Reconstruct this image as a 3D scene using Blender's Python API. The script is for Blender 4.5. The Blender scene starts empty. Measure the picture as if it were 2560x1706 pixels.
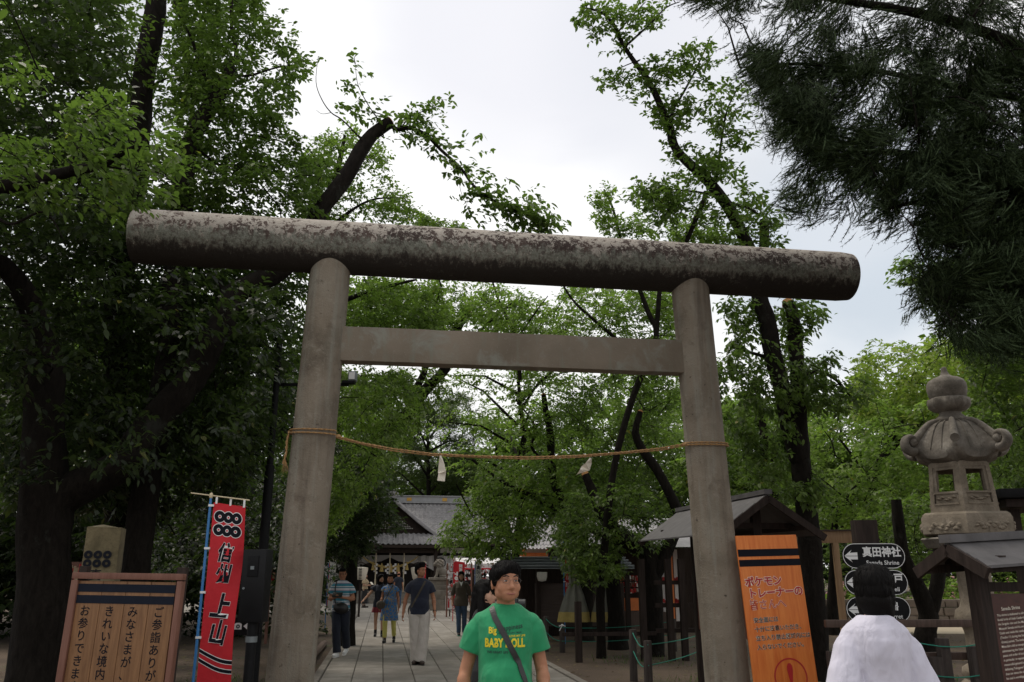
import bpy, bmesh, math, random
import numpy as np
from mathutils import Vector, Matrix, noise
from mathutils.bvhtree import BVHTree
R = math.radians
random.seed(7)
rng = np.random.default_rng(7)
sc = bpy.context.scene
col = sc.collection
# ---------------------------------------------------------------- camera
PITCH = R(15.71); FPX = 2067.0; CAM = Vector((0, 0, 1.62))
cd = bpy.data.cameras.new("camera"); cd.sensor_width = 36; cd.lens = FPX/2560*36
cd.clip_start = .1; cd.clip_end = 2000
cam = bpy.data.objects.new("camera", cd); col.objects.link(cam)
cam.location = CAM; cam.rotation_euler = (R(90)+PITCH, 0, 0); sc.camera = cam
# ---------------------------------------------------------------- render settings
sc.view_settings.view_transform = 'Standard'; sc.view_settings.look = 'None'
sc.view_settings.exposure = 0.50; sc.view_settings.gamma = 1
sc.cycles.max_bounces = 7; sc.cycles.diffuse_bounces = 4; sc.cycles.glossy_bounces = 2
sc.cycles.transmission_bounces = 5; sc.cycles.transparent_max_bounces = 6
sc.cycles.sample_clamp_indirect = 4
# ---------------------------------------------------------------- sky (overcast) and veiled sun
SUN_EL, SUN_AZ = R(62), R(-40)
w = bpy.data.worlds.new("World"); sc.world = w; w.use_nodes = True
nt = w.node_tree; N = nt.nodes; N.clear(); LK = nt.links.new
out = N.new('ShaderNodeOutputWorld'); bg = N.new('ShaderNodeBackground'); LK(bg.outputs[0], out.inputs[0])
sky = N.new('ShaderNodeTexSky'); sky.sky_type = 'NISHITA'; sky.sun_disc = False
sky.sun_elevation = SUN_EL; sky.sun_rotation = SUN_AZ; sky.air_density = 1.5; sky.dust_density = 3
skm = N.new('ShaderNodeVectorMath'); skm.operation = 'SCALE'; LK(sky.outputs[0], skm.inputs[0]); skm.inputs['Scale'].default_value = .09
tc = N.new('ShaderNodeTexCoord')
mp = N.new('ShaderNodeMapping'); mp.inputs['Scale'].default_value = (1, 1, 2.2); mp.inputs['Rotation'].default_value = (0, .35, .2); LK(tc.outputs['Generated'], mp.inputs[0])
nz = N.new('ShaderNodeTexNoise'); nz.inputs['Scale'].default_value = 3.4; nz.inputs['Detail'].default_value = 4; nz.inputs['Roughness'].default_value = .5; nz.inputs['Distortion'].default_value = .25; LK(mp.outputs[0], nz.inputs[0])
cr = N.new('ShaderNodeValToRGB'); e = cr.color_ramp.elements
e[0].position = .34; e[0].color = (.66, .68, .72, 1); e[1].position = .54; e[1].color = (.98, .975, .96, 1); LK(nz.outputs[0], cr.inputs[0])
def pdir(px, py):
    F = Vector((0, math.cos(PITCH), math.sin(PITCH))); U = Vector((0, -math.sin(PITCH), math.cos(PITCH)))
    return F + Vector((1, 0, 0))*((px-1280)/FPX) + U*((853-py)/FPX)
prev = cr.outputs[0]
# thicker, darker cloud banks of this particular sky
for (px, py, inner, outer, colr, amt) in ((1280, 470, .965, .994, (1.08, 1.07, 1.06), .72), (760, 120, .975, .997, (1.0, 1.0, 1.0), .7), (2080, 800, .985, .9985, (1.02, 1.02, 1.02), .8),
                                     (2130, 590, .98, .9992, (.53, .60, .68), .85), (1330, 20, .972, .997, (.80, .80, .85), .85), (1700, 190, .98, .9985, (.76, .77, .82), .75), (2050, 330, .985, .999, (.72, .75, .80), .6)):
    d = pdir(px, py).normalized()
    dp = N.new('ShaderNodeVectorMath'); dp.operation = 'DOT_PRODUCT'; dp.inputs[1].default_value = d
    nm = N.new('ShaderNodeVectorMath'); nm.operation = 'NORMALIZE'; LK(tc.outputs['Generated'], nm.inputs[0]); LK(nm.outputs[0], dp.inputs[0])
    jt = N.new('ShaderNodeMath'); jt.operation = 'MULTIPLY_ADD'; LK(nz.outputs[0], jt.inputs[0]); jt.inputs[1].default_value = .03; LK(dp.outputs['Value'], jt.inputs[2])
    mr = N.new('ShaderNodeMapRange'); mr.interpolation_type = 'SMOOTHERSTEP'; LK(jt.outputs[0], mr.inputs[0])
    mr.inputs['From Min'].default_value = inner+.015; mr.inputs['From Max'].default_value = outer+.015; mr.inputs['To Max'].default_value = amt
    mx = N.new('ShaderNodeMix'); mx.data_type = 'RGBA'; LK(mr.outputs[0], mx.inputs['Factor']); LK(prev, mx.inputs['A']); mx.inputs['B'].default_value = (*colr, 1)
    prev = mx.outputs['Result']
fin = N.new('ShaderNodeMix'); fin.data_type = 'RGBA'; fin.inputs['Factor'].default_value = .93; LK(skm.outputs[0], fin.inputs['A']); LK(prev, fin.inputs['B'])
LK(fin.outputs['Result'], bg.inputs[0]); bg.inputs[1].default_value = .80
w.cycles.sampling_method = 'AUTOMATIC'
sl = bpy.data.lights.new("sun", 'SUN'); sl.energy = 1.4; sl.angle = R(25); sl.color = (1, .92, .80)
so = bpy.data.objects.new("sun", sl); col.objects.link(so)
so.rotation_euler = (R(90)-SUN_EL, 0, R(180)-SUN_AZ+R(20))

# ---------------------------------------------------------------- pixel helpers (photo pixels -> metres)
def W(px, py, Y):
    d = pdir(px, py); return CAM + d*(Y/d.y)
def G(px, py, z=0.):
    d = pdir(px, py); return CAM + d*((z-CAM.z)/d.z)
def X_at(px, Y, z):
    return (px-1280)/FPX*(Y*math.cos(PITCH)+(z-CAM.z)*math.sin(PITCH))

# ---------------------------------------------------------------- object helpers
def tag(o, label=None, cat=None, group=None, kind=None):
    if label: o['label'] = label
    if cat: o['category'] = cat
    if group: o['group'] = group
    if kind: o['kind'] = kind
    return o
def empty(name, loc=(0, 0, 0), rz=0., label=None, cat=None, group=None, mat=None):
    o = bpy.data.objects.new(name, None); col.objects.link(o); o.empty_display_size = .1
    if mat is not None: o.matrix_world = mat
    else: o.location = loc; o.rotation_euler = (0, 0, rz)
    return tag(o, label, cat, group)
def link(name, me, mat=None, parent=None):
    o = bpy.data.objects.new(name, me); col.objects.link(o)
    if mat is not None:
        me.materials.clear(); me.materials.append(mat)
    if parent is not None: o.parent = parent
    return o
def copy_tree(o, parent=None):
    c = o.copy(); col.objects.link(c)
    if parent is not None: c.parent = parent
    for ch in list(o.children): copy_tree(ch, c)
    return c
def frame3(d, up=Vector((0, 0, 1))):
    d = Vector(d).normalized()
    if abs(d.dot(up)) > .98: up = Vector((0, 1, 0))
    a = d.cross(up).normalized(); b = a.cross(d).normalized()
    return a, b, d
SEP = {'post', 'pillar', 'fence_post', 'tent_leg', 'support_post', 'vermilion_beam', 'dark_band', 'black_band', 'gold_crest', 'bargeboard', 'cross_beam', 'rail', 'step', 'loop_tab', 'cloth_strip', 'fire_box_slab', 'eaves', 'orange_beam'}
class MB:
    def __init__(s): s.v = []; s.f = []
    def add(s, vs, fs):
        n = len(s.v); s.v += [tuple(v) for v in vs]; s.f += [tuple(i+n for i in f) for f in fs]; return s
    def box(s, c, d, rot=None):
        c = Vector(c); hx, hy, hz = d[0]/2, d[1]/2, d[2]/2
        vs = [Vector((x, y, z)) for x in (-hx, hx) for y in (-hy, hy) for z in (-hz, hz)]
        if rot is not None:
            m = rot if isinstance(rot, Matrix) else Matrix.Rotation(rot, 3, 'Z')
            vs = [m @ v for v in vs]
        return s.add([v+c for v in vs], [(0, 1, 3, 2), (4, 6, 7, 5), (0, 4, 5, 1), (2, 3, 7, 6), (0, 2, 6, 4), (1, 5, 7, 3)])
    def bar(s, a, b, wd, ht, up=Vector((0, 0, 1))):
        a = Vector(a); b = Vector(b); x, y, d = frame3(b-a, up)
        vs = [p+x*i*wd/2+y*j*ht/2 for p in (a, b) for i, j in ((-1, -1), (1, -1), (1, 1), (-1, 1))]
        return s.add(vs, [(3, 2, 1, 0), (4, 5, 6, 7), (0, 1, 5, 4), (1, 2, 6, 5), (2, 3, 7, 6), (3, 0, 4, 7)])
    def rings(s, rs, cap=True):
        n = len(rs[0]); vs = [p for r in rs for p in r]; fs = []
        for k in range(len(rs)-1):
            for i in range(n):
                j = (i+1) % n; fs.append((k*n+i, k*n+j, (k+1)*n+j, (k+1)*n+i))
        if cap: fs += [tuple(range(n-1, -1, -1)), tuple((len(rs)-1)*n+i for i in range(n))]
        return s.add(vs, fs)
    def tube(s, pts, rad, n=8, cap=True, wob=0, sq=1.):
        pts = [Vector(p) for p in pts]; rs = []; up = Vector((0, 0, 1))
        if not hasattr(rad, '__len__'): rad = [rad]*len(pts)
        pa = None
        for i, p in enumerate(pts):
            d = (pts[min(i+1, len(pts)-1)]-pts[max(i-1, 0)])
            if d.length < 1e-9: d = Vector((0, 0, 1))
            if pa is None: a, b, _ = frame3(d)
            else:
                d.normalize(); a = (pa-d*pa.dot(d)).normalized(); b = d.cross(a)*-1
                b = a.cross(d)
            pa = a
            r = rad[i]
            rs.append([p+(a*math.cos(t)+b*math.sin(t)*sq)*r*(1+(wob*noise.noise((p+a*math.cos(t)*2+b*math.sin(t)*2)*1.7) if wob else 0)) for t in [2*math.pi*k/n for k in range(n)]])
        return s.rings(rs, cap)
    def cyl(s, a, b, r0, r1=None, n=12): return s.tube([a, b], [r0, r0 if r1 is None else r1], n)
    def caps(s, a, b, r0, r1=None, n=12, sq=1.):
        if r1 is None: r1 = r0
        a = Vector(a); b = Vector(b); d = (b-a); L = d.length; d = d/L if L > 1e-6 else Vector((0, 0, 1))
        P = []; Q = []
        for t in (-1, -.85, -.5): P.append(a+d*r0*t); Q.append(r0*math.sqrt(max(1e-4, 1-t*t)))
        P.append(a); Q.append(r0); P.append(b); Q.append(r1)
        for t in (.5, .85, 1): P.append(b+d*r1*t); Q.append(r1*math.sqrt(max(1e-4, 1-t*t)))
        return s.tube(P, Q, n, True, 0, sq)
    def ell(s, c, r, rot=None, nu=16, nv=10):
        c = Vector(c); rs = []
        for k in range(nv+1):
            t = math.pi*(k/nv); q = max(math.sin(t), .02)
            rs.append([Vector((r[0]*q*math.cos(2*math.pi*i/nu), r[1]*q*math.sin(2*math.pi*i/nu), -r[2]*math.cos(t))) for i in range(nu)])
        if rot is not None: rs = [[rot @ p for p in g] for g in rs]
        return s.rings([[p+c for p in g] for g in rs])
    def loft(s, secs, n=24, pw=2.2):
        # secs: (z, halfwidth, halfdepth, y0[, x0]) superellipse slices, bottom to top
        rs = []
        for q in secs:
            z, hw, hd, y0 = q[:4]; x0 = q[4] if len(q) > 4 else 0
            g = []
            for i in range(n):
                t = 2*math.pi*i/n; c, t2 = math.cos(t), math.sin(t)
                g.append((x0+hw*math.copysign(abs(c)**(2/pw), c), y0+hd*math.copysign(abs(t2)**(2/pw), t2), z))
            rs.append(g)
        return s.rings(rs)
    def lathe(s, prof, c=(0, 0, 0), n=32, fn=None):
        rs = []
        for r, z in prof:
            g = []
            for i in range(n):
                t = 2*math.pi*i/n; q = fn(t, r, z) if fn else 1
                g.append((c[0]+max(r, .001)*q*math.cos(t), c[1]+max(r, .001)*q*math.sin(t), c[2]+z))
            rs.append(g)
        return s.rings(rs)
    def xf(s, m):
        s.v = [tuple(m @ Vector(v)) for v in s.v]; return s
    def mesh(s, name):
        me = bpy.data.meshes.new(name); me.from_pydata(s.v, [], s.f); me.validate(); me.update(); return me
    def islands(s):
        p = list(range(len(s.v)))
        def f(a):
            while p[a] != a: p[a] = p[p[a]]; a = p[a]
            return a
        for q in s.f:
            for b in q[1:]: p[f(b)] = f(q[0])
        g = {}
        for q in s.f: g.setdefault(f(q[0]), []).append(q)
        r = []
        for fs in g.values():
            m = MB(); ix = {}; 
            for q in fs:
                for v in q:
                    if v not in ix: ix[v] = len(m.v); m.v.append(s.v[v])
                m.f.append(tuple(ix[v] for v in q))
            r.append(m)
        return r
    def build(s, name, mat, parent=None, smooth=False, bevel=0., ang=35, fix=True):
        if parent is not None and name in SEP:
            il = s.islands()
            if len(il) > 1:
                for m in il: o = m.build(name, mat, parent, smooth, bevel, ang, fix)
                return o
        me = s.mesh(name)
        if fix or bevel:
            bm = bmesh.new(); bm.from_mesh(me); bmesh.ops.recalc_face_normals(bm, faces=bm.faces)
            if bevel:
                es = [e for e in bm.edges if len(e.link_faces) == 2 and e.calc_face_angle(0) > R(40)]
                bmesh.ops.bevel(bm, geom=es, offset=bevel, segments=2, affect='EDGES', profile=.6, clamp_overlap=True)
            bm.to_mesh(me); bm.free()
        if smooth or bevel:
            me.shade_smooth()
            me.set_sharp_from_angle(angle=R(ang))
        return link(name, me, mat, parent)

# ---------------------------------------------------------------- materials
class NT:
    def __init__(s, name):
        s.m = bpy.data.materials.new(name); s.m.use_nodes = True; s.t = s.m.node_tree; s.t.nodes.clear()
        s.o = s.n('ShaderNodeOutputMaterial'); s.p = s.n('ShaderNodeBsdfPrincipled'); s.l(s.p.outputs[0], s.o.inputs[0])
        s.tc = s.n('ShaderNodeTexCoord')
    def n(s, k, **kw):
        q = s.t.nodes.new(k)
        for a, b in kw.items(): setattr(q, a, b)
        return q
    def l(s, a, b): s.t.links.new(a, b)
    def vec(s, scale=(1, 1, 1), rot=(0, 0, 0), src='Object', loc=(0, 0, 0)):
        m = s.n('ShaderNodeMapping'); m.inputs['Scale'].default_value = scale; m.inputs['Rotation'].default_value = rot; m.inputs['Location'].default_value = loc
        s.l(s.tc.outputs[src], m.inputs[0]); return m.outputs[0]
    def noise(s, v, sc_=5, det=4, rough=.55, dist=0.):
        q = s.n('ShaderNodeTexNoise'); s.l(v, q.inputs[0]); q.inputs['Scale'].default_value = sc_; q.inputs['Detail'].default_value = det
        q.inputs['Roughness'].default_value = rough; q.inputs['Distortion'].default_value = dist; return q.outputs[0]
    def ramp(s, f, stops, interp='LINEAR'):
        q = s.n('ShaderNodeValToRGB'); s.l(f, q.inputs[0]); q.color_ramp.interpolation = interp
        els = q.color_ramp.elements
        while len(els) < len(stops): els.new(.5)
        for e_, (p, c) in zip(els, stops):
            e_.position = p; e_.color = (*c, 1) if hasattr(c, '__len__') else (c, c, c, 1)
        return q.outputs[0]
    def mix(s, f, a, b, mode='MIX'):
        q = s.n('ShaderNodeMix', data_type='RGBA', blend_type=mode)
        for v, i in ((f, 'Factor'), (a, 'A'), (b, 'B')):
            if isinstance(v, bpy.types.NodeSocket): s.l(v, q.inputs[i])
            elif hasattr(v, '__len__'): q.inputs[i].default_value = (*v, 1)
            else:
                if i == 'Factor': q.inputs[i].default_value = v
                else: q.inputs[i].default_value = (v, v, v, 1)
        return q.outputs['Result']
    def math(s, op, a, b=0., c=0.):
        q = s.n('ShaderNodeMath', operation=op)
        for k, v in enumerate((a, b, c)):
            if isinstance(v, bpy.types.NodeSocket): s.l(v, q.inputs[k])
            else: q.inputs[k].default_value = v
        return q.outputs[0]
    def sep(s, v):
        q = s.n('ShaderNodeSeparateXYZ'); s.l(v, q.inputs[0]); return q.outputs
    def col(s, c):
        if isinstance(c, bpy.types.NodeSocket): s.l(c, s.p.inputs['Base Color'])
        else: s.p.inputs['Base Color'].default_value = (*c, 1)
        return s
    def rough(s, r):
        if isinstance(r, bpy.types.NodeSocket): s.l(r, s.p.inputs['Roughness'])
        else: s.p.inputs['Roughness'].default_value = r
        return s
    def bump(s, h, st=.3, dist=.01):
        b = s.n('ShaderNodeBump'); b.inputs['Strength'].default_value = st; b.inputs['Distance'].default_value = dist
        s.l(h, b.inputs['Height']); s.l(b.outputs[0], s.p.inputs['Normal']); return s
def simple(name, c, rough=.6, var=.25, scale=8, bump=.15, bd=.005, stretch=(1, 1, 1), metal=0, spec=.5):
    t = NT(name); v = t.vec(stretch); n = t.noise(v, scale, 5)
    c = Vector(c)
    t.col(t.ramp(n, [(.25, tuple(c*(1-var))), (.75, tuple(c*(1+var)))])); t.rough(rough)
    t.bump(t.noise(v, scale*4, 3), bump, bd); t.p.inputs['Metallic'].default_value = metal
    t.p.inputs['Specular IOR Level'].default_value = spec
    return t.m
MT = {}
def m_pillar():
    t = NT('weathered_stone'); v = t.vec(); big = t.noise(v, 1.3, 4, .6, .4); fine = t.noise(v, 55, 3, .7)
    c = t.ramp(big, [(.3, (.13, .106, .078)), (.5, (.222, .184, .14)), (.72, (.262, .232, .185))])
    st = t.noise(t.vec((5, 5, .35)), 2.2, 4, .6)
    c = t.mix(t.ramp(st, [(.5, 0.), (.70, .6)]), c, (.26, .255, .215)); c = t.mix(t.ramp(t.noise(v, 8, 6, .75), [(.55, 0.), (.66, .5)]), c, (.30, .27, .22)); c = t.mix(t.ramp(t.noise(t.vec(loc=(5, 5, 5)), 3.5, 5, .7), [(.56, 0.), (.68, .5)]), c, (.085, .06, .042))
    st2 = t.noise(t.vec((4, 4, .25), loc=(3, 1, 0)), 2.0, 5, .65)
    c = t.mix(t.ramp(st2, [(.54, 0.), (.7, .55)]), c, (.08, .062, .05))
    c = t.mix(t.ramp(fine, [(.62, 0.), (.72, .45)]), c, (.30, .28, .25))
    pit = t.noise(v, 16, 3, .6); c = t.mix(t.ramp(pit, [(.26, .9), (.33, 0.)]), c, (.05, .036, .026))
    t.col(c).rough(.9); t.bump(t.math('ADD', fine, t.math('MULTIPLY', t.noise(v, 9, 5), 1.5)), .9, .010)
    return t.m
def m_lichen():
    # broad lichen-covered round beam: pale crusts above, green-grey film on the flanks, darker underside
    t = NT('lichen_stone'); v = t.vec(); z = t.sep(t.tc.outputs['Object'])[2]
    n1 = t.noise(v, 11, 7, .75, .4); n2 = t.noise(v, 1.6, 4, .6); n3 = t.noise(v, 34, 3, .7); n4 = t.noise(t.vec(loc=(7, 3, 1)), 24, 5, .7, .3)
    c = t.mix(t.ramp(n2, [(.4, 0.), (.6, 1.)]), (.040, .024, .020), (.085, .055, .045))
    c = t.mix(t.ramp(n3, [(.5, 0.), (.75, .5)]), c, (.15, .12, .10))
    # pale crusts: blotches, thickest on the upper side
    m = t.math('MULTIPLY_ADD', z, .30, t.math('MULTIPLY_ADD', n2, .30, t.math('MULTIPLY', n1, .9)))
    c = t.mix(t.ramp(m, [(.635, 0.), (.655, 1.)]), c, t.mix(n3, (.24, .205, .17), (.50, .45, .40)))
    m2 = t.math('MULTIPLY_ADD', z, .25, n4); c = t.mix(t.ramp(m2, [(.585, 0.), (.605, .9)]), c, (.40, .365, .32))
    # grey-green film with drip edges along the flank
    drip = t.noise(t.vec((5, 5, 1.2)), 3.4, 6, .75)
    lo = t.ramp(t.math('MULTIPLY_ADD', drip, .42, z), [(.00, 0.), (.10, 1.)]); hi = t.ramp(t.math('MULTIPLY_ADD', drip, .55, z), [(.24, 1.), (.33, 0.)])
    c = t.mix(t.math('MULTIPLY', t.math('MULTIPLY', lo, hi), t.ramp(n4, [(.38, .25), (.56, .95)])), c, t.mix(n3, (.12, .125, .10), (.27, .28, .235)))
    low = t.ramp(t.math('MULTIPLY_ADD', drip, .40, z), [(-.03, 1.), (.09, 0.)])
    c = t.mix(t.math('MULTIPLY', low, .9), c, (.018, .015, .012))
    t.col(c).rough(.93); t.bump(t.math('ADD', n3, t.math('MULTIPLY', n1, 2.)), .9, .012)
    return t.m
def m_wood(name, c1, c2, scale=6, rough=.6, axis='Z', gap=None, spec=.4):
    t = NT(name); s_ = {'Z': (6, 6, .5), 'X': (.5, 6, 6), 'Y': (6, .5, 6)}[axis]
    v = t.vec(s_); n = t.noise(v, scale, 5, .65, .7); n2 = t.noise(t.vec(), 1.5, 2)
    c = t.ramp(n, [(.3, c1), (.65, c2)]); c = t.mix(t.math('MULTIPLY', n2, .35), c, tuple(Vector(c1)*.6))
    t.col(c).rough(rough); t.bump(n, .25, .003); t.p.inputs['Specular IOR Level'].default_value = spec
    return t.m
def m_leaf(name, dark, light, trans=.42, yel=(.25, .22, .04)):
    t = NT(name); a = t.n('ShaderNodeAttribute', attribute_name='tint'); f = a.outputs['Fac']
    c = t.ramp(f, [(0, dark), (.6, light), (.96, tuple(Vector(light)*1.35)), (1., yel)])
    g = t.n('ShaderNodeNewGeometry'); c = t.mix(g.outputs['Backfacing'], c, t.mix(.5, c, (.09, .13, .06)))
    t.col(c).rough(.45 if trans > .15 else .7); t.p.inputs['Specular IOR Level'].default_value = .36 if trans > .15 else .12
    tr = t.n('ShaderNodeBsdfTranslucent'); t.l(t.mix(1., c, (1.6, 1.9, .8), 'MULTIPLY'), tr.inputs[0])
    mx = t.n('ShaderNodeMixShader'); mx.inputs[0].default_value = trans; t.l(t.p.outputs[0], mx.inputs[1]); t.l(tr.outputs[0], mx.inputs[2]); t.l(mx.outputs[0], t.o.inputs[0])
    return t.m
def dim(m, s=.15):
    m.node_tree.nodes['Principled BSDF'].inputs['Specular IOR Level'].default_value = s; return m
def m_bark(name='bark', c1=(.006, .005, .004), c2=(.022, .018, .015)):
    t = NT(name); v = t.vec((3, 3, 1)); n = t.noise(v, 6, 6, .7, .5); s_ = t.noise(t.vec(), 2.5, 5, .7)
    c = t.ramp(n, [(.3, c1), (.7, c2)]); c = t.mix(t.ramp(s_, [(.6, 0.), (.7, .7)]), c, (.04, .042, .036))
    t.col(c).rough(.95); t.bump(n, .8, .02); t.p.inputs['Specular IOR Level'].default_value = .12; return t.m
MT['pillar'] = m_pillar(); MT['lichen'] = m_lichen(); MT['bark'] = m_bark()
MT['bark_grey'] = m_bark('grey_bark', (.025, .021, .018), (.07, .06, .05))
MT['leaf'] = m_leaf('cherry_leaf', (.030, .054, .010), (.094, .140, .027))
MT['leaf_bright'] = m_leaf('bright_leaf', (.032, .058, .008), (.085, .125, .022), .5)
MT['leaf_dark'] = m_leaf('shade_leaf', (.005, .009, .002), (.015, .027, .005), .28)  # deep shade under the trees is put into this leaf colour
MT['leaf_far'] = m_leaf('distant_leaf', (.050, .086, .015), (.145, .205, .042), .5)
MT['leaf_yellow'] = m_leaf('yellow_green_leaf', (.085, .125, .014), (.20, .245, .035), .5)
MT['needle'] = m_leaf('cedar_needle', (.004, .008, .003), (.011, .020, .006), .08, (.10, .06, .03))
MT['pine'] = m_leaf('pine_needle', (.025, .045, .012), (.07, .10, .025), .2, (.16, .09, .03))
MT['cut'] = simple('fresh_cut_wood', (.45, .22, .08), .8, .2, 20)
# ---------------------------------------------------------------- foliage
DENS = 1.7
def inpoly(x, y, P):
    r = np.zeros(len(x), bool); n = len(P)
    for i in range(n):
        x0, y0 = P[i]; x1, y1 = P[(i+1) % n]
        c = ((y0 > y) != (y1 > y)) & (x < (x1-x0)*(y-y0)/((y1-y0) or 1e-9)+x0); r ^= c
    return r
def Wv(px, py, Y):
    F = np.array([0, math.cos(PITCH), math.sin(PITCH)]); U = np.array([0, -math.sin(PITCH), math.cos(PITCH)])
    d = F[None]+np.outer((px-1280)/FPX, [1, 0, 0])+np.outer((853-py)/FPX, U)
    return np.array(CAM)[None]+d*(Y/d[:, 1])[:, None]
def norm(a): return a/np.maximum(np.linalg.norm(a, axis=-1, keepdims=True), 1e-9)
def clump_points(poly, Y0, Y1, n, ns=1.2, thr=-.1, seed=0):
    """random points through the volume a crown fills, thinned by 3-D noise so that it breaks into tufts and gaps"""
    g = np.random.default_rng(seed); P = np.array(poly, float); res = np.zeros((0, 3)); k = 0
    while len(res) < n and k < 12:
        k += 1; m = n*3
        x = g.uniform(P[:, 0].min(), P[:, 0].max(), m); y = g.uniform(P[:, 1].min(), P[:, 1].max(), m)
        o = inpoly(x, y, P); x, y = x[o], y[o]
        Y = g.uniform(Y0, Y1, len(x)); x = x+g.normal(0, 9, len(x)); y = y+g.normal(0, 9, len(x)); q = Wv(x, y, Y)
        keep = np.array([noise.noise(Vector(p)*ns+Vector((seed*7.3, 0, 0))) > thr for p in q], bool) if len(q) else np.zeros(0, bool)
        q = q[keep]; q = q[q[:, 2] > .5]; res = np.concatenate([res, q])
    return res[:n]
def quads_mesh(name, V, tint, mat, parent):
    nper = V.shape[1]
    # V: (n, nper, 3) leaf outlines
    n = len(V); me = bpy.data.meshes.new(name)
    me.vertices.add(n*nper); me.vertices.foreach_set('co', V.reshape(-1).astype(np.float32))
    me.loops.add(n*nper); me.loops.foreach_set('vertex_index', np.arange(n*nper, dtype=np.int32))
    me.polygons.add(n); me.polygons.foreach_set('loop_start', np.arange(0, n*nper, nper, dtype=np.int32))
    try: me.polygons.foreach_set('loop_total', np.full(n, nper, dtype=np.int32))
    except Exception: pass
    at = me.attributes.new('tint', 'FLOAT', 'POINT'); at.data.foreach_set('value', np.repeat(tint, nper).astype(np.float32))
    me.update(calc_edges=True); me.validate()
    return link(name, me, mat, parent)
def leaves(cl, center, leaf=.09, per=9, twig=.30, droop=.45, seed=0, wid=.56, fine=False):
    """leaf outlines on twigs rooted at the clump points; returns (n,4,3), tint, twigs"""
    g = np.random.default_rng(seed+100); n = len(cl)
    out_ = norm(cl-np.array(center)[None]); d = norm((out_*.7+g.normal(0, .6, (n, 3)))*np.array([1, 1, .45])+np.array([0, 0, -.02]))
    L = twig*g.uniform(.6, 1.3, n)
    base = cl-d*L[:, None]*.5; tips = cl+d*L[:, None]*.5-np.array([0, 0, 1])*(L*.15)[:, None]
    V = []; T = []
    ct = g.uniform(0, .75, n)
    side = norm(np.cross(d, np.array([0, 0, 1.])+g.normal(0, .15, (n, 3))))
    for k in range(per):
        t = (k+.5)/per; p = base+(tips-base)*t+g.normal(0, .015, (n, 3))
        s_ = (1 if k % 2 else -1)
        a = norm(d*(.5+.4*t)+side*s_*(1-.5*t)+g.normal(0, .35, (n, 3))+np.array([0, 0, -droop*.7]))
        up = norm(np.array([0, 0, 1.])+g.normal(0, .38, (n, 3))); b = norm(np.cross(a, up)); nn = np.cross(b, a)
        l = leaf*g.uniform(.5, 1.35, n)[:, None]; w_ = l*wid*.5
        p1 = p+a*l*.45+b*w_+nn*l*.06; p2 = p+a*l-np.array([0, 0, 1])*l*.18; p3 = p+a*l*.45-b*w_+nn*l*.06
        if fine:
            q1, q2 = p+a*l*.22+b*w_*.80+nn*l*.04, p+a*l*.62+b*w_*.86+nn*l*.05-np.array([0, 0, 1])*l*.05; q3, q4 = p+a*l*.62-b*w_*.86+nn*l*.05-np.array([0, 0, 1])*l*.05, p+a*l*.22-b*w_*.80+nn*l*.04
            V.append(np.stack([p, q1, q2, p2, q3, q4], 1))
        else: V.append(np.stack([p, p1, p2, p3], 1))
        T.append(np.clip(ct+g.uniform(0, .27, n), 0, .97))
    V = np.concatenate(V); T = np.concatenate(T); T[g.random(len(T)) < .0025] = 1.
    return V, T, (base, tips)
def limb_pts(l):
    pts, Y, r0, r1 = l[:4]
    n = len(pts); Ys = Y if hasattr(Y, '__len__') else [Y]*n
    P = [W(p[0], p[1], Ys[min(i, len(Ys)-1)] if len(Ys) == n else Ys[0]+(Ys[-1]-Ys[0])*i/(n-1)) for i, p in enumerate(pts)]
    # smooth
    Q = []
    for i in range(n-1):
        p0, p1, p2, p3 = P[max(i-1, 0)], P[i], P[i+1], P[min(i+2, n-1)]
        for k in range(5):
            t = k/5; Q.append(.5*((2*p1)+(p2-p0)*t+(2*p0-5*p1+4*p2-p3)*t*t+(3*p1-p0-3*p2+p3)*t**3))
    Q.append(P[-1]); rr = [r0+(r1-r0)*i/(len(Q)-1) for i in range(len(Q))]
    return Q, rr
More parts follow.
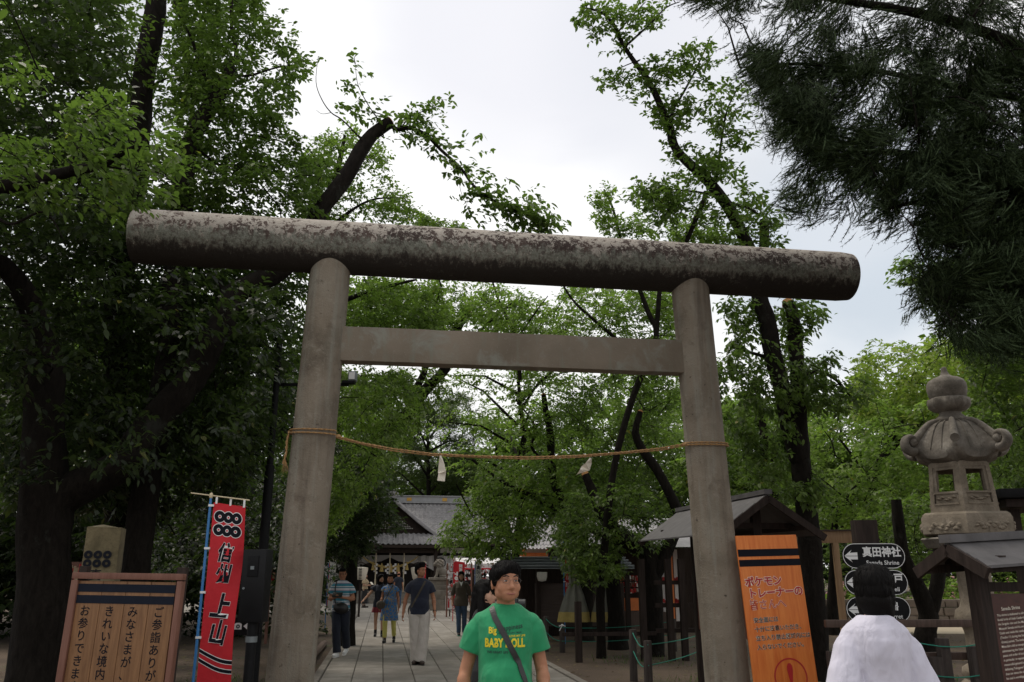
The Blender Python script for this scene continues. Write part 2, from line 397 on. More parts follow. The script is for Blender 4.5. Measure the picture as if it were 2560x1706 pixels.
def tree(name, label, limbs, crowns, mat='leaf', leaf=.09, per=9, twig=.3, cat='tree', group=None, bark='bark', seed=1, ground=True, stubs=(), sticks=40, droop=.45, along=None, kindfn=None, stickr=.009, dens=1.):
    """limbs: list of (pixel points from the root up, depth(s), r0, r1); crowns: list of (polygon, Y0, Y1, n, noise scale, threshold)"""
    g = random.Random(seed)
    L = [limb_pts(l) for l in limbs]
    base = L[0][0][0].copy()
    root = empty(name, (base.x, base.y, 0), 0, label, cat, group)
    for i in range(1, len(L)):   # limbs grow out of the wood already there
        Q = L[i][0]; c = min((q for P_, _ in L[:i] for q in P_), key=lambda q: (q-Q[0]).length)
        if (c-Q[0]).length < .9: Q.insert(0, c.copy()); L[i][1].insert(0, L[i][1][0])
    off = Matrix.Translation(-root.location)
    mb = MB()
    for i, (Q, rr) in enumerate(L):
        if i == 0 and ground:
            q0 = Vector((Q[0].x, Q[0].y, -.1)); mid = (q0+Q[0])*.5
            if Q[0].z > .6: Q = [q0, Vector((Q[0].x, Q[0].y, .25)), mid]+Q; rr = [rr[0]*1.3, rr[0]*1.08, rr[0]*1.02]+rr
            else: Q = [q0]+Q; rr = [rr[0]*1.25]+rr
        mb.tube(Q, rr, 10 if rr[0] > .05 else 6, True, .25 if rr[0] > .05 else 0)
    sk = [(q, r) for Q, rr in L for q, r in zip(Q, rr)]
    nodes = [q for q, _ in sk]
    pts = [clump_points(c[0], c[1], c[2], int(c[3]*DENS*dens), c[4] if len(c) > 4 else 1.2, c[5] if len(c) > 5 else -.12, seed*13+i) for i, c in enumerate(crowns)]
    npc = sum(len(p) for p in pts)
    if along:   # leafy shoots growing straight from given limbs: (limb index, start fraction, number, spread)
        for (li, f0, nn, spread) in along:
            Q = L[li][0]; k0 = int(f0*(len(Q)-1)); a = []
            gg = np.random.default_rng(seed*5+li)
            for _ in range(nn):
                q = Q[gg.integers(k0, len(Q))]
                a.append(np.array(q)+gg.normal(0, 1, 3)*np.array([spread, spread, spread*.75]))
            pts.append(np.array(a))
    pts = np.concatenate(pts) if pts else np.zeros((0, 3))
    if len(pts):
        # sticks: grow from the skeleton to a sample of the clumps, nearest first
        idx = g.sample(range(len(pts)), min(sticks, len(pts))); tgt = [Vector(pts[i]) for i in idx]
        na = np.array(nodes)
        dist = [float(np.min(np.linalg.norm(na-np.array(t)[None], axis=1))) for t in tgt]
        for t in [t for _, t in sorted(zip(dist, tgt), key=lambda q: q[0])]:
            dd = np.linalg.norm(na-np.array(t)[None], axis=1); j = int(np.argmin(dd)); s0 = Vector(na[j]); ln = (t-s0).length
            if ln < .1 or ln > 4: continue
            mid = [s0.lerp(t, u)+Vector((g.gauss(0, .04), g.gauss(0, .04), .1*math.sin(u*3.1)*1))*ln*.8 for u in (.3, .55, .8)]
            r = stickr*(1+ln*.7)
            mb.tube([s0]+mid+[t], [r, r*.8, r*.62, r*.45, r*.25], 5)
            na = np.concatenate([na, np.array([list(m_) for m_ in mid+[t]])])
        ctr = pts.mean(0)-np.array([0, 0, 1.])
        V, T, (b, tp) = kindfn(pts, ctr, leaf, per, twig, droop, seed) if kindfn else leaves(pts, ctr, leaf, per, twig, droop, seed, fine=L[0][0][0].y < 14.5)
        # thin twig under each leaf cluster
        sel = np.arange(len(b)) if len(b) < 2500 else np.random.default_rng(1).choice(len(b), 2500, replace=False)
        bb, tt = b[sel], tp[sel]; wv = np.array([.004, .002, .003])
        o_ = np.array(root.location)
        for q0, q1 in zip(bb, tt):
            mb.add([q0-wv, q0+wv, q1], [(0, 1, 2)])
        if along and mat == 'leaf_dark' and not kindfn:
            m_ = np.tile(np.arange(len(pts)) >= npc, per); quads_mesh('leafy_shoots', V[m_]-o_[None, None], T[m_], MT['leaf'], root); V, T = V[~m_], T[~m_]  # shoots take the lighter leaf colour, the crown the one with painted shade
        quads_mesh('crown', V-o_[None, None], T, MT[mat], root)
    mb.xf(off); mb.build('trunk', MT[bark], root, smooth=True, ang=60, fix=False)
    for (li, r) in stubs:
        Q, rr = L[li]; d = (Q[-1]-Q[-2]).normalized(); d = (d*.55+Vector((0, -.8, -.1))).normalized() if seed != 3 else d; m_ = MB().cyl(Q[-1]-d*(.01 if seed == 3 else r*.8), Q[-1]+d*.014, r, r*.97, 14).xf(off)
        m_.build('cut_end', MT['cut'], root)
    return root
def cedar(cl, center, leaf=.16, per=10, twig=.3, droop=.5, seed=0):
    g0 = np.random.default_rng(seed+3); m = len(cl)//7; par = cl[g0.permutation(len(cl))[:m]]; dr = norm(norm(par-np.array(center)[None])*np.array([1, 1, .1])+g0.normal(0, .45, par.shape)+np.array([0, 0, -.55])); sd_ = norm(np.cross(dr, g0.normal(0, 1, par.shape)))
    cl = np.concatenate([par+dr*g0.uniform(-.30, -.01, (m, 1))+(sd_*g0.normal(0, .07, (m, 1))+g0.normal(0, .03, par.shape)) for _ in range(7)]); hang = np.concatenate([dr]*7)
    """drooping cryptomeria sprays: bundles of thin needle-clad strands hanging from each point"""
    g = np.random.default_rng(seed+5); n = len(cl); V = []; T = []
    out_ = norm(hang+g.normal(0, .22, (n, 3)))
    ct = g.uniform(0, .7, n); cd_ = g.normal(0, .15, (n, 3))
    for k in range(per):
        a = norm(out_*.9+cd_+g.normal(0, .26, (n, 3))+np.array([0, 0, -.25]))
        l = leaf*g.uniform(.6, 1.5, n)[:, None]
        p = cl+g.normal(0, .05, (n, 3))+out_*g.uniform(-.08, .08, (n, 1))
        side = norm(np.cross(a, g.normal(0, 1, (n, 3)))); bend = out_*l*.22+np.array([0, 0, .10])*l
        wd = .0055
        m1 = p+a*l*.5; e_ = p+a*l+bend
        V.append(np.stack([p-side*wd*.4, m1-side*wd, e_, m1+side*wd], 1)); T.append(np.clip(ct+g.uniform(0, .25, n), 0, .97))
        # short side needles
        for q in (.3, .5, .7, .88):
            for s_ in (-1, 1):
                c = p+(a*l+bend*q)*q; nd = norm(a*.9+side*s_*.6)
                x = np.cross(nd, np.cross(a, side)); x = norm(x)
                V.append(np.stack([c-x*.0022, c+nd*.016-x*.002, c+nd*.034, c+x*.0022], 1)); T.append(np.clip(ct+g.uniform(0, .25, n), 0, .97))
    return np.concatenate(V), np.concatenate(T), (cl-out_*.2, cl)
def far_tree(name, label, px, Y, h, rad, mat='leaf_far', n=500, seed=1, leaf=.22, group='trees beyond the gate', trunk_r=.16, per=7, base=.25, cat='tree', kindfn=None):
    """a whole tree placed by its foot; crown of many tufts round forking limbs"""
    g = random.Random(seed); X = X_at(px, Y, h*.5); root = empty(name, (X, Y, 0), 0, label, cat, group)
    mb = MB(); top = Vector((g.uniform(-.4, .4), g.uniform(-.4, .4), h*.85))
    tr = [Vector((0, 0, -.1)), Vector((g.uniform(-.1, .1), 0, h*.2)), Vector((g.uniform(-.25, .25), 0, h*.45)), top]
    mb.tube(tr, [trunk_r*1.3, trunk_r, trunk_r*.7, trunk_r*.2], 8, True, .2)
    tufts = []
    for i in range(15):
        z0 = h*(base+.05+.55*i/15); a = i*2.4+g.random(); ln = rad*g.uniform(.6, 1.)*(1-.35*i/15)
        s0 = Vector((0, 0, z0)).lerp(top, .15); e_ = s0+Vector((math.cos(a)*ln, math.sin(a)*ln, ln*g.uniform(.25, .8)))
        md = s0.lerp(e_, .5)+Vector((0, 0, .25)); mb.tube([s0, md, e_], [trunk_r*.4, trunk_r*.25, trunk_r*.08], 5)
        tufts += [(e_, ln*.42), (md, ln*.34)]
    gg = np.random.default_rng(seed); per_t = max(4, n//len(tufts)); P = []
    for c, r in tufts:
        u = norm(gg.normal(0, 1, (per_t, 3)))*r*gg.uniform(.4, 1.15, (per_t, 1)); u[:, 2] *= .62; P.append(np.array(c)[None]+u)
    P = np.concatenate(P); P = P[P[:, 2] > h*base*.7]
    V, T, _ = (kindfn or leaves)(P, (0, 0, h*.5), leaf, per, leaf*2.6, .35, seed)
    quads_mesh('crown', V, T, MT[mat], root)
    mb.build('trunk', MT['bark'], root, smooth=True, ang=60, fix=False)
    return root
# ---------------------------------------------------------------- writing
def text_mesh(chars, size=1., bold=0., align='CENTER', shear=0., space=1., line=1.):
    c = bpy.data.curves.new('t', 'FONT'); c.body = chars; c.size = size; c.align_x = align; c.align_y = 'CENTER'; c.offset = bold*size
    c.resolution_u = 3; c.shear = shear; c.space_character = space; c.space_line = line; c.fill_mode = 'FRONT'
    o = bpy.data.objects.new('t', c); col.objects.link(o)
    dg = bpy.context.evaluated_depsgraph_get(); me = bpy.data.meshes.new_from_object(o.evaluated_get(dg))
    v = [tuple(x.co) for x in me.vertices]; f = [tuple(p.vertices) for p in me.polygons]
    bpy.data.objects.remove(o); bpy.data.curves.remove(c); bpy.data.meshes.remove(me)
    return v, f
def put_text(mb, chars, x, z, size, y=0., vertical=False, pitch=1.1, sx=1., rot=0., **kw):
    """write in the local xz plane facing -y"""
    if vertical:
        for i, ch in enumerate(chars):
            put_text(mb, ch, x, z-i*size*pitch, size, y, sx=sx, rot=rot, **kw)
        return
    v, f = text_mesh(chars, size, **kw); c, s_ = math.cos(rot), math.sin(rot)
    mb.add([(x+(a[0]*c-a[1]*s_)*sx, y, z+a[0]*s_+a[1]*c) for a in v], f)
def ring_flat(mb, x, z, r0, r1, y=0., n=28, ax=1.):
    vs = []; 
    for i in range(n):
        t = 2*math.pi*i/n; vs += [(x+math.cos(t)*r0*ax, y, z+math.sin(t)*r0), (x+math.cos(t)*r1*ax, y, z+math.sin(t)*r1)]
    mb.add(vs, [(2*i, 2*i+1, 2*((i+1) % n)+1, 2*((i+1) % n)) for i in range(n)])
def rect_flat(mb, x0, z0, x1, z1, y=0.): mb.add([(x0, y, z0), (x1, y, z0), (x1, y, z1), (x0, y, z1)], [(0, 1, 2, 3)])
def lean_frame(tl, tr, h, lean):
    tl, tr = Vector(tl), Vector(tr); x = (tr-tl).normalized(); y = Vector((0, 0, 1)).cross(x).normalized(); z = x.cross(y)
    q = Matrix.Rotation(-R(lean), 3, x); z = q @ z; y = z.cross(x)
    m = Matrix((x, y, z)).transposed().to_4x4(); m.translation = tl-z*h
    return m, (tr-tl).length, h
def plane_frame(tl, tr, bl):
    """matrix whose local x runs along the top edge, z up the board, -y out of its face; origin = bottom-left"""
    tl, tr, bl = Vector(tl), Vector(tr), Vector(bl); x = (tr-tl).normalized(); z = (tl-bl); z = (z-x*z.dot(x)).normalized(); y = z.cross(x)
    m = Matrix((x, y, z)).transposed().to_4x4(); m.translation = bl
    return m, (tr-tl).length, (tl-bl).length

# ================================================================ GROUND
def m_ground():
    t = NT('bare_earth'); v = t.vec(); n = t.noise(v, .6, 5, .6); f = t.noise(v, 16, 6, .75); g = t.noise(v, 60, 3, .7)
    c = t.ramp(n, [(.3, (.055, .036, .024)), (.6, (.105, .072, .048)), (.8, (.14, .10, .07))])
    c = t.mix(t.ramp(f, [(.55, 0.), (.66, .8)]), c, (.05, .036, .024)); c = t.mix(t.ramp(g, [(.62, 0.), (.70, .7)]), c, (.24, .19, .14))
    c = t.mix(t.ramp(t.noise(v, 1.1, 4, .6, .5), [(.56, 0.), (.66, .55)]), c, (.055, .075, .028))
    t.col(c).rough(.95).bump(f, .7, .03); return t.m
def m_slab():
    t = NT('granite_slab'); v = t.vec(); a = t.n('ShaderNodeAttribute', attribute_name='tint').outputs['Fac']
    c = t.ramp(a, [(0, (.23, .205, .175)), (1, (.32, .295, .26))]); n = t.noise(v, 3, 5, .65); f = t.noise(v, 70, 3, .7)
    c = t.mix(t.ramp(n, [(.42, .55), (.62, 0.)]), c, (.15, .13, .11)); c = t.mix(t.ramp(f, [(.45, .0), (.75, .3)]), c, (.12, .11, .10))
    t.col(c).rough(.85).bump(f, .3, .004); return t.m
MT['ground'] = m_ground(); MT['slab'] = m_slab()
mb = MB()
for i in range(40):
    for j in range(40): pass
S_ = [-400, -60, -30, -20, -10, 0, 10, 20, 30, 60, 400]
mb = MB(); nn = len(S_); mb.add([(x, y+30, 0) for y in S_ for x in S_], [(j*nn+i, j*nn+i+1, (j+1)*nn+i+1, (j+1)*nn+i) for j in range(nn-1) for i in range(nn-1)])
tag(mb.build('ground', MT['ground'], fix=False), kind='structure')
# path frame: s to the right, t away from the camera
PA = R(8.6); PU = Vector((math.cos(PA), math.sin(PA), 0)); PV = Vector((-math.sin(PA), math.cos(PA), 0)); PO = Vector((.048, 9.32, 0))
def S(s, t, z=0.): return PO+PU*s+PV*t+Vector((0, 0, z))
def s_of(px, py):
    g = G(px, py)-PO; return g.dot(PU), g.dot(PV)
sL = s_of(800, 1706)[0]; sR = s_of(1430, 1706)[0]
def slabs(s0, s1, t0, t1, ncol, lmin, lmax, z, seed, gap=.012):
    g = random.Random(seed); V = []; T = []; mbs = MB(); w_ = (s1-s0)/ncol; tn = []
    for c in range(ncol):
        t = t0+g.uniform(-.8, 0)
        while t < t1:
            l = g.uniform(lmin, lmax); a, b = s0+c*w_+gap/2, s0+(c+1)*w_-gap/2; e0, e1 = t+gap/2, min(t+l, t1)-gap/2
            if e1 > e0+.1:
                h = z+g.uniform(-.002, .002); r = .008; tl = g.uniform(-.002, .002)
                P = [S(a, e0, z-.03), S(b, e0, z-.03), S(b, e1, z-.03), S(a, e1, z-.03), S(a, e0, h-r), S(b, e0, h-r+tl), S(b, e1, h-r+tl), S(a, e1, h-r), S(a+r, e0+r, h), S(b-r, e0+r, h+tl), S(b-r, e1-r, h+tl), S(a+r, e1-r, h)]
                mbs.add(P, [(0, 1, 5, 4), (1, 2, 6, 5), (2, 3, 7, 6), (3, 0, 4, 7), (4, 5, 9, 8), (5, 6, 10, 9), (6, 7, 11, 10), (7, 4, 8, 11), (8, 9, 10, 11)]); tn += [g.random()]*12
            t += l
    return mbs, tn
mbs, tn = slabs(sL, sR, -6, 29, 8, .75, 1.3, .045, 3)
o = mbs.build('path', MT['slab'], fix=False); at = o.data.attributes.new('tint', 'FLOAT', 'POINT'); at.data.foreach_set('value', tn); tag(o, kind='structure')
mb = MB(); P = [S(sL-.02, -6.5, .022), S(sR+.02, -6.5, .022), S(sR+.02, 29, .022), S(sL-.02, 29, .022)]; mb.add(P, [(0, 1, 2, 3)])
tag(mb.build('path_bed', simple('joint_soil', (.06, .05, .04), .95), fix=False), kind='structure')
mbs, tn = slabs(-14, 16, 29, 41.5, 22, .8, 1.5, .045, 4)
o = mbs.build('shrine_forecourt', MT['slab'], fix=False); at = o.data.attributes.new('tint', 'FLOAT', 'POINT'); at.data.foreach_set('value', [1.3]*len(tn)); tag(o, kind='structure')
# edging stones of the path
for sd, nm in ((sL-.07, 'kerb'), (sR+.07, 'kerb')):
    mb = MB(); g = random.Random(5)
    t = -6.
    while t < 29:
        l = g.uniform(.8, 1.2); mb.bar(S(sd, t+.01, .02), S(sd, t+l-.01, .02), .12, .09); t += l
    tag(mb.build(nm, MT['slab'], bevel=.01), kind='structure')
# sandy yard on the right
mb = MB(); P = [G(1990, 1556, .008), G(2560, 1556, .008), G(2700, 1500, .008), G(1950, 1495, .008)]
mb.add([(4.4, 25, .008), (40, 22, .008), (60, 48, .008), (9, 40, .008)], [(0, 1, 2, 3)])
tag(mb.build('sandy_yard', simple('pale_sand', (.36, .30, .22), .95, .15, 3, .3), fix=False), kind='structure')

# ================================================================ TORII
P1 = Vector((-2.2658, 8.9742, 0)); P2 = Vector((2.3617, 9.6691, 0)); TD = (P2-P1).normalized(); TN = Vector((-TD.y, TD.x, 0))
K = .0334; RB, RT, ZB, RBM = .2428, .225, 5.29, .312; NTZ, NBZ = 4.31, 3.91
torii = empty('torii_gate', (P1+P2)/2, 0, 'large weathered stone shrine gate spanning the paved path, lichen on its round top beam', 'shrine gate')
TM = Matrix.Translation(-torii.location)
def axis(i, z): return (P1+TD*K*z if i == 0 else P2-TD*K*z)+Vector((0, 0, z))
for i in (0, 1):
    mb = MB(); zs = [-.1+(ZB+.02+.1)*k/40 for k in range(41)]; 
    mb.tube([axis(i, z) for z in zs], [RB+(RT-RB)*max(z, 0)/ZB+.003*noise.noise(Vector((i*9, 0, z*1.3))) for z in zs], 48)
    o = mb.xf(TM).build('pillar', MT['pillar'], torii, smooth=True, ang=50)
# lintel in its own frame, so that its weathering follows it
A = axis(0, ZB)-TD*2.20; B = axis(1, ZB)+TD*2.13; B.z -= .02; dL = (B-A).normalized()
kas = MB(); nL = 60; rs = []
for k in range(nL+1):
    u = k/nL; p = A.lerp(B, u); r = RBM*(1+.006*noise.noise(Vector((u*9, 0, 0)))); ed = min(u, 1-u)*(B-A).length
    if ed < .03: r *= .955
    rs.append([Vector(((B-A).length*u, r*math.cos(t), r*math.sin(t))) for t in [2*math.pi*i/56 for i in range(56)]])
kas.rings(rs); mL = plane_frame(A+Vector((0, 0, 1)), B+Vector((0, 0, 1)), A)[0]
o = kas.build('lintel', MT['lichen'], torii, smooth=True, ang=50); o.matrix_local = TM @ mL
def m_tie():
    t = NT('tie_stone'); v = t.vec(); n = t.noise(v, 3, 5, .65, .6); f = t.noise(v, 45, 3, .7)
    c = t.ramp(t.noise(v, 1.2, 4), [(.3, (.135, .11, .08)), (.7, (.24, .20, .155))]); c = t.mix(t.ramp(n, [(.54, 0.), (.68, .65)]), c, (.25, .26, .225))
    x = t.sep(t.tc.outputs['Object'])[0]; c = t.mix(t.math('MULTIPLY', t.ramp(t.math('MULTIPLY_ADD', n, 1.2, x), [(0, 0.), (1, 1.)]), 0.), c, (.2, .2, .2))
    wet = t.noise(t.vec((5, 5, .6)), 2, 4); c = t.mix(t.ramp(wet, [(.55, 0.), (.72, .6)]), c, (.19, .205, .165)); c = t.mix(t.ramp(f, [(.62, 0.), (.72, .4)]), c, (.32, .30, .27))
    t.col(c).rough(.9).bump(t.math('ADD', f, t.math('MULTIPLY', n, 1.5)), .5, .007); return t.m
n0 = axis(0, 4.1)+TD*.15; n1 = axis(1, 4.1)-TD*.15; tie = MB(); Lt = (n1-n0).length; rs = []
for k in range(41):
    x = Lt*k/40; j = lambda q: .006*noise.noise(Vector((x*3, q*5, 0)))
    rs.append([(x, -.10+j(1), -.2+j(2)), (x, .10, -.2+j(3)), (x, .10, .2+j(4)), (x, -.10+j(5), .2+j(6))])
tie.rings(rs); m_ = plane_frame(n0+Vector((0, 0, 1)), n1+Vector((0, 0, 1)), n0)[0]; m_.translation.z = (NTZ+NBZ)/2
o = tie.build('tie_beam', m_tie(), torii, bevel=.012); o.matrix_local = TM @ m_
# straw rope round both pillars
def strand_tube(mb, pts, r, twist=26., n=2, tr=None):
    """two or three strands laid round each other"""
    pts = [Vector(p) for p in pts]; L = 0; cum = [0]
    for a, b in zip(pts, pts[1:]): L += (b-a).length; cum.append(L)
    m = max(12, int(L*70)); Q = []
    k = 0
    for i in range(m+1):
        s_ = L*i/m
        while k < len(pts)-2 and cum[k+1] < s_: k += 1
        u = (s_-cum[k])/max(cum[k+1]-cum[k], 1e-6); Q.append(pts[k].lerp(pts[k+1], min(u, 1)))
    for q in range(n):
        R_ = []
        for i, p in enumerate(Q):
            a, b, d = frame3(Q[min(i+1, m)]-Q[max(i-1, 0)]); t = twist*L*i/m*2+q*2*math.pi/n
            R_.append(p+(a*math.cos(t)+b*math.sin(t))*r*.55)
        mb.tube(R_, r*.62, 6)
MT['straw'] = simple('straw_rope', (.36, .21, .09), .85, .4, 60, .6)
def around(i, z, a0, a1, r=.262, n=24, dz=0.):
    c = axis(i, z); q = []
    for k in range(n+1):
        a = a0+(a1-a0)*k/n; q.append(Vector((c.x, c.y, 0))+(TD*math.cos(a)+TN*math.sin(a))*(r)+Vector((0, 0, z+dz*k/n+.02*math.sin(a))))
    return q
zl = (W(760, 1070, 8.73)).z; zr = (W(1770, 1105, 9.5)).z
rope = MB(); knotL = W(846, 1092, 8.9); knotR = W(1714, 1112, 9.45)
strand_tube(rope, around(0, zl+.01, R(-25), R(-335), .260), .009)
strand_tube(rope, around(0, zl-.035, R(-25), R(-300), .264, dz=.02), .009)
strand_tube(rope, around(1, zr, R(-205), R(100), .260), .009)
strand_tube(rope, around(1, zr-.025, R(-205), R(60), .264), .010)
sag = [W(846, 1092, 8.85), W(900, 1107, 8.9), W(980, 1122, 8.98), W(1080, 1135, 9.05), W(1200, 1141, 9.15), W(1320, 1143, 9.25), W(1440, 1140, 9.32), W(1560, 1131, 9.38), W(1650, 1121, 9.42), W(1714, 1110, 9.45)]
strand_tube(rope, sag, .0095); strand_tube(rope, [p+Vector((0, .01, -.016+.006*math.sin(i*2.1))) for i, p in enumerate(sag)], .008)
rope.ell(knotL, (.03, .03, .025)); rope.ell(knotR, (.022, .025, .02))
o = link('straw_rope', rope.mesh('rope'), MT['straw']); o.data.shade_smooth(); tag(o, 'thin twisted straw rope tied around both pillars and sagging across the gate', 'rope')
t_ = MB(); q = around(0, zl, R(-175), R(-175), .268, 1)[0]
strand_tube(t_, [q, q+Vector((-.015, -.01, -.12)), q+Vector((-.01, -.02, -.24)), q+Vector((-.035, -.02, -.36))], .012)
for k in range(9): t_.tube([q+Vector((-.02, -.02, -.3)), q+Vector((-.05+.012*k, -.02, -.45-.01*(k % 3)))], [.003, .001], 4)
te = t_.build('rope_tail', MT['straw'], o, smooth=True)
MT['paper'] = simple('white_paper', (.72, .66, .56), .8, .08, 6, .2)
def streamer(pts, label):
    """folded paper streamer: strip with thickness following the given left/right edge points"""
    mb = MB(); r = []
    for a, b in pts:
        a, b = Vector(a), Vector(b); nrm = Vector((0, .002, 0)); r.append([a-nrm, b-nrm, b+nrm, a+nrm])
    mb.rings(r); o = mb.build('paper_streamer', MT['paper']); return tag(o, label, 'paper streamer', 'folded paper streamers on the straw rope')
streamer([(W(1099, 1140, 9.0), W(1103, 1139, 9.0)), (W(1097, 1156, 9.03), W(1111, 1160, 8.98)), (W(1095, 1180, 9.05), W(1115, 1178, 8.97)), (W(1096, 1185, 9.0), W(1115, 1178, 9.07)), (W(1093, 1202, 9.0), W(1112, 1204, 9.02))], 'white paper streamer hanging straight down from the middle left of the rope')
streamer([(W(1474, 1145, 9.34), W(1479, 1146, 9.34)), (W(1464, 1158, 9.3), W(1479, 1160, 9.4)), (W(1454, 1166, 9.34), W(1474, 1176, 9.38)), (W(1450, 1174, 9.3), W(1462, 1180, 9.36)), (W(1440, 1190, 9.34), W(1444, 1186, 9.34))], 'white paper streamer blown sideways, hanging from the right half of the rope')
# ================================================================ TREES
# --- big old cherry on the left whose cut limb rises behind the beam
tree('cherry_tree', 'old cherry with a thick sawn-off limb rising behind the left end of the beam',
  [([(105, 1560), (112, 1350), (110, 1150), (112, 980), (108, 870)], 10.6, .33, .22),
   ([(108, 880), (85, 790), (40, 700), (-20, 640), (-120, 540)], [10.6, 9.6], .17, .10),
   ([(115, 1290), (170, 1235), (312, 1161), (335, 1125), (380, 1058), (429, 1005), (460, 973), (491, 929), (527, 848), (558, 804), (580, 741), (625, 714), (696, 679), (770, 600), (795, 535), (830, 490), (872, 432), (899, 383), (930, 337), (974, 305)], [10.6, 12.], .24, .098),
   ([(558, 804), (560, 740), (548, 700), (520, 640)], [11.3, 11.6], .05, .03),
   ([(995, 325), (1025, 321), (1064, 337), (1102, 375), (1152, 421), (1179, 459), (1217, 494), (1267, 517), (1313, 536), (1359, 547)], [11.9, 11.5], .035, .012),
   ([(960, 345), (945, 300), (925, 270), (905, 235), (893, 205), (888, 160)], 11.9, .014, .003),
   ([(975, 320), (960, 290), (925, 280), (880, 272), (850, 262)], 11.9, .012, .003),
   ([(912, 362), (895, 340), (855, 300), (828, 282), (805, 250), (790, 205), (796, 140)], 11.8, .018, .003),
   ([(828, 282), (805, 285), (790, 275)], 11.8, .006, .002),
   ([(1152, 421), (1150, 470), (1165, 510), (1180, 545)], 11.6, .005, .002),
   ([(1000, 322), (1030, 290), (1070, 275), (1105, 262)], 11.9, .012, .005)],
  [([(0, 560), (700, 560), (760, 700), (700, 1000), (600, 1250), (380, 1300), (0, 1250)], 11.4, 14.5, 2300, 1.1, -.15),
   ([(0, 560), (700, 560), (700, 900), (600, 1150), (0, 1200)], 9, 11.2, 260, 1.3, .1),
   ([(-250, -100), (300, -100), (330, 500), (250, 620), (-250, 620)], 8.5, 12.5, 1700, 1.0, -.1),
   ([(-600, 500), (0, 500), (0, 1200), (-600, 1200)], 7.5, 12.5, 900, 1.0, -.2)],  # unseen crown run on out of frame to shade the left side
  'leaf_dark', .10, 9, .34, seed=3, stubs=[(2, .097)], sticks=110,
  along=[(4, .15, 95, .13), (5, .25, 14, .09), (6, .3, 9, .10), (10, .2, 34, .13), (9, .5, 4, .06), (4, .75, 45, .20), (4, .0, 26, .28)])
# --- leafy limb reaching in at near left
tree('cherry_tree', 'near cherry with a bright leafy bough hanging in from the left edge of the photo',
  [([(-330, 1500), (-320, 1200), (-300, 900), (-250, 700), (-180, 560), (-60, 490), (0, 467), (95, 448), (172, 429), (249, 413), (306, 383), (370, 350)], [7.2, 7.0, 7., 7., 7., 7., 7., 7., 7., 6.9, 6.8, 6.8], .17, .01),
   ([(249, 413), (320, 425), (390, 430), (440, 460)], 6.9, .012, .004),
   ([(172, 429), (200, 350), (215, 300), (290, 250)], 6.9, .012, .004),
   ([(-60, 490), (20, 560), (110, 530), (160, 600)], 7, .02, .005)],
  [([(0, 150), (80, 150), (100, 220), (60, 240), (0, 230)], 6.5, 7.5, 26, 1.6, -.3),
   ([(150, 300), (190, 235), (300, 215), (340, 300), (430, 330), (470, 410), (450, 490), (400, 490), (330, 440), (170, 420)], 6.3, 7.6, 200, 2.2, -.25),
   ([(0, 340), (150, 330), (300, 420), (380, 500), (280, 540), (100, 500), (0, 500)], 6.4, 7.8, 170, 1.8, -.2),
   ([(-700, -500), (-50, -500), (0, 100), (0, 500), (-700, 500)], 5.6, 8, 500, 1.2, -.3)],  # unseen crown beyond the left edge, kept to shade what is in view
  'leaf_bright', .082, 7, .24, seed=11, sticks=70, stickr=.005, dens=.5)
# --- tall trunk behind, upper left
tree('cherry_tree', 'tall dark trunk leaning right up through the upper left foliage',
  [([(300, 1500), (300, 1100), (295, 850), (300, 700), (325, 560), (340, 420), (352, 268), (363, 172), (383, 76), (392, -20), (400, -150)], 13.5, .24, .17),
   ([(352, 268), (320, 190), (300, 160), (240, 100)], 13.5, .03, .015),
   ([(392, -20), (300, -60), (180, -90)], 13.5, .09, .03)],
  [([(-100, -150), (700, -150), (640, -20), (560, 60), (500, 300), (250, 560), (-100, 560)], 12.5, 16.5, 1900, .9, .02),
   ([(180, 500), (620, 500), (600, 900), (200, 900)], 13, 16, 600, .9, -.1)],
  'leaf', .10, 9, .36, seed=21, sticks=100, dens=.75)
tree('cherry_tree', 'cherry with a lichen-patched forked limb, leafy against the sky left of the cut limb',
  [([(330, 1500), (370, 1200), (420, 900), (450, 600), (462, 440), (474, 364), (509, 291), (547, 230), (574, 184), (572, 165)], [11.5, 12.5], .2, .095),
   ([(574, 184), (590, 130), (578, 60), (582, -20), (600, -120)], 12.4, .035, .02),
   ([(547, 235), (500, 170), (480, 100), (440, 20), (430, -60)], 12.4, .035, .015),
   ([(574, 184), (620, 190), (690, 170), (760, 160)], 12.4, .03, .008),
   ([(530, 262), (570, 290), (600, 330), (690, 350), (745, 370)], 12.4, .03, .008),
   ([(480, 364), (560, 420), (620, 430), (700, 520)], 12.2, .03, .01)],
  [([(430, -140), (640, -140), (655, 0), (672, 35), (725, 70), (745, 85), (730, 120), (720, 135), (780, 150), (762, 185), (735, 215), (728, 265), (700, 300), (600, 300), (430, 280)], 11.6, 13.6, 900, 1.5, -.16),
   ([(440, 280), (700, 290), (735, 330), (750, 360), (740, 400), (600, 420), (440, 420)], 11.6, 13.4, 330, 1.6, -.06),
   ([(300, 390), (600, 400), (700, 390), (830, 400), (800, 470), (790, 545), (300, 545)], 11, 13, 620, 1.4, -.14),
   ([(300, 545), (790, 545), (780, 900), (740, 1200), (300, 1200)], 12.2, 14, 900, 1.2, -.1)],
  'leaf', .088, 9, .28, seed=31, dens=.8, sticks=150, stickr=.007)
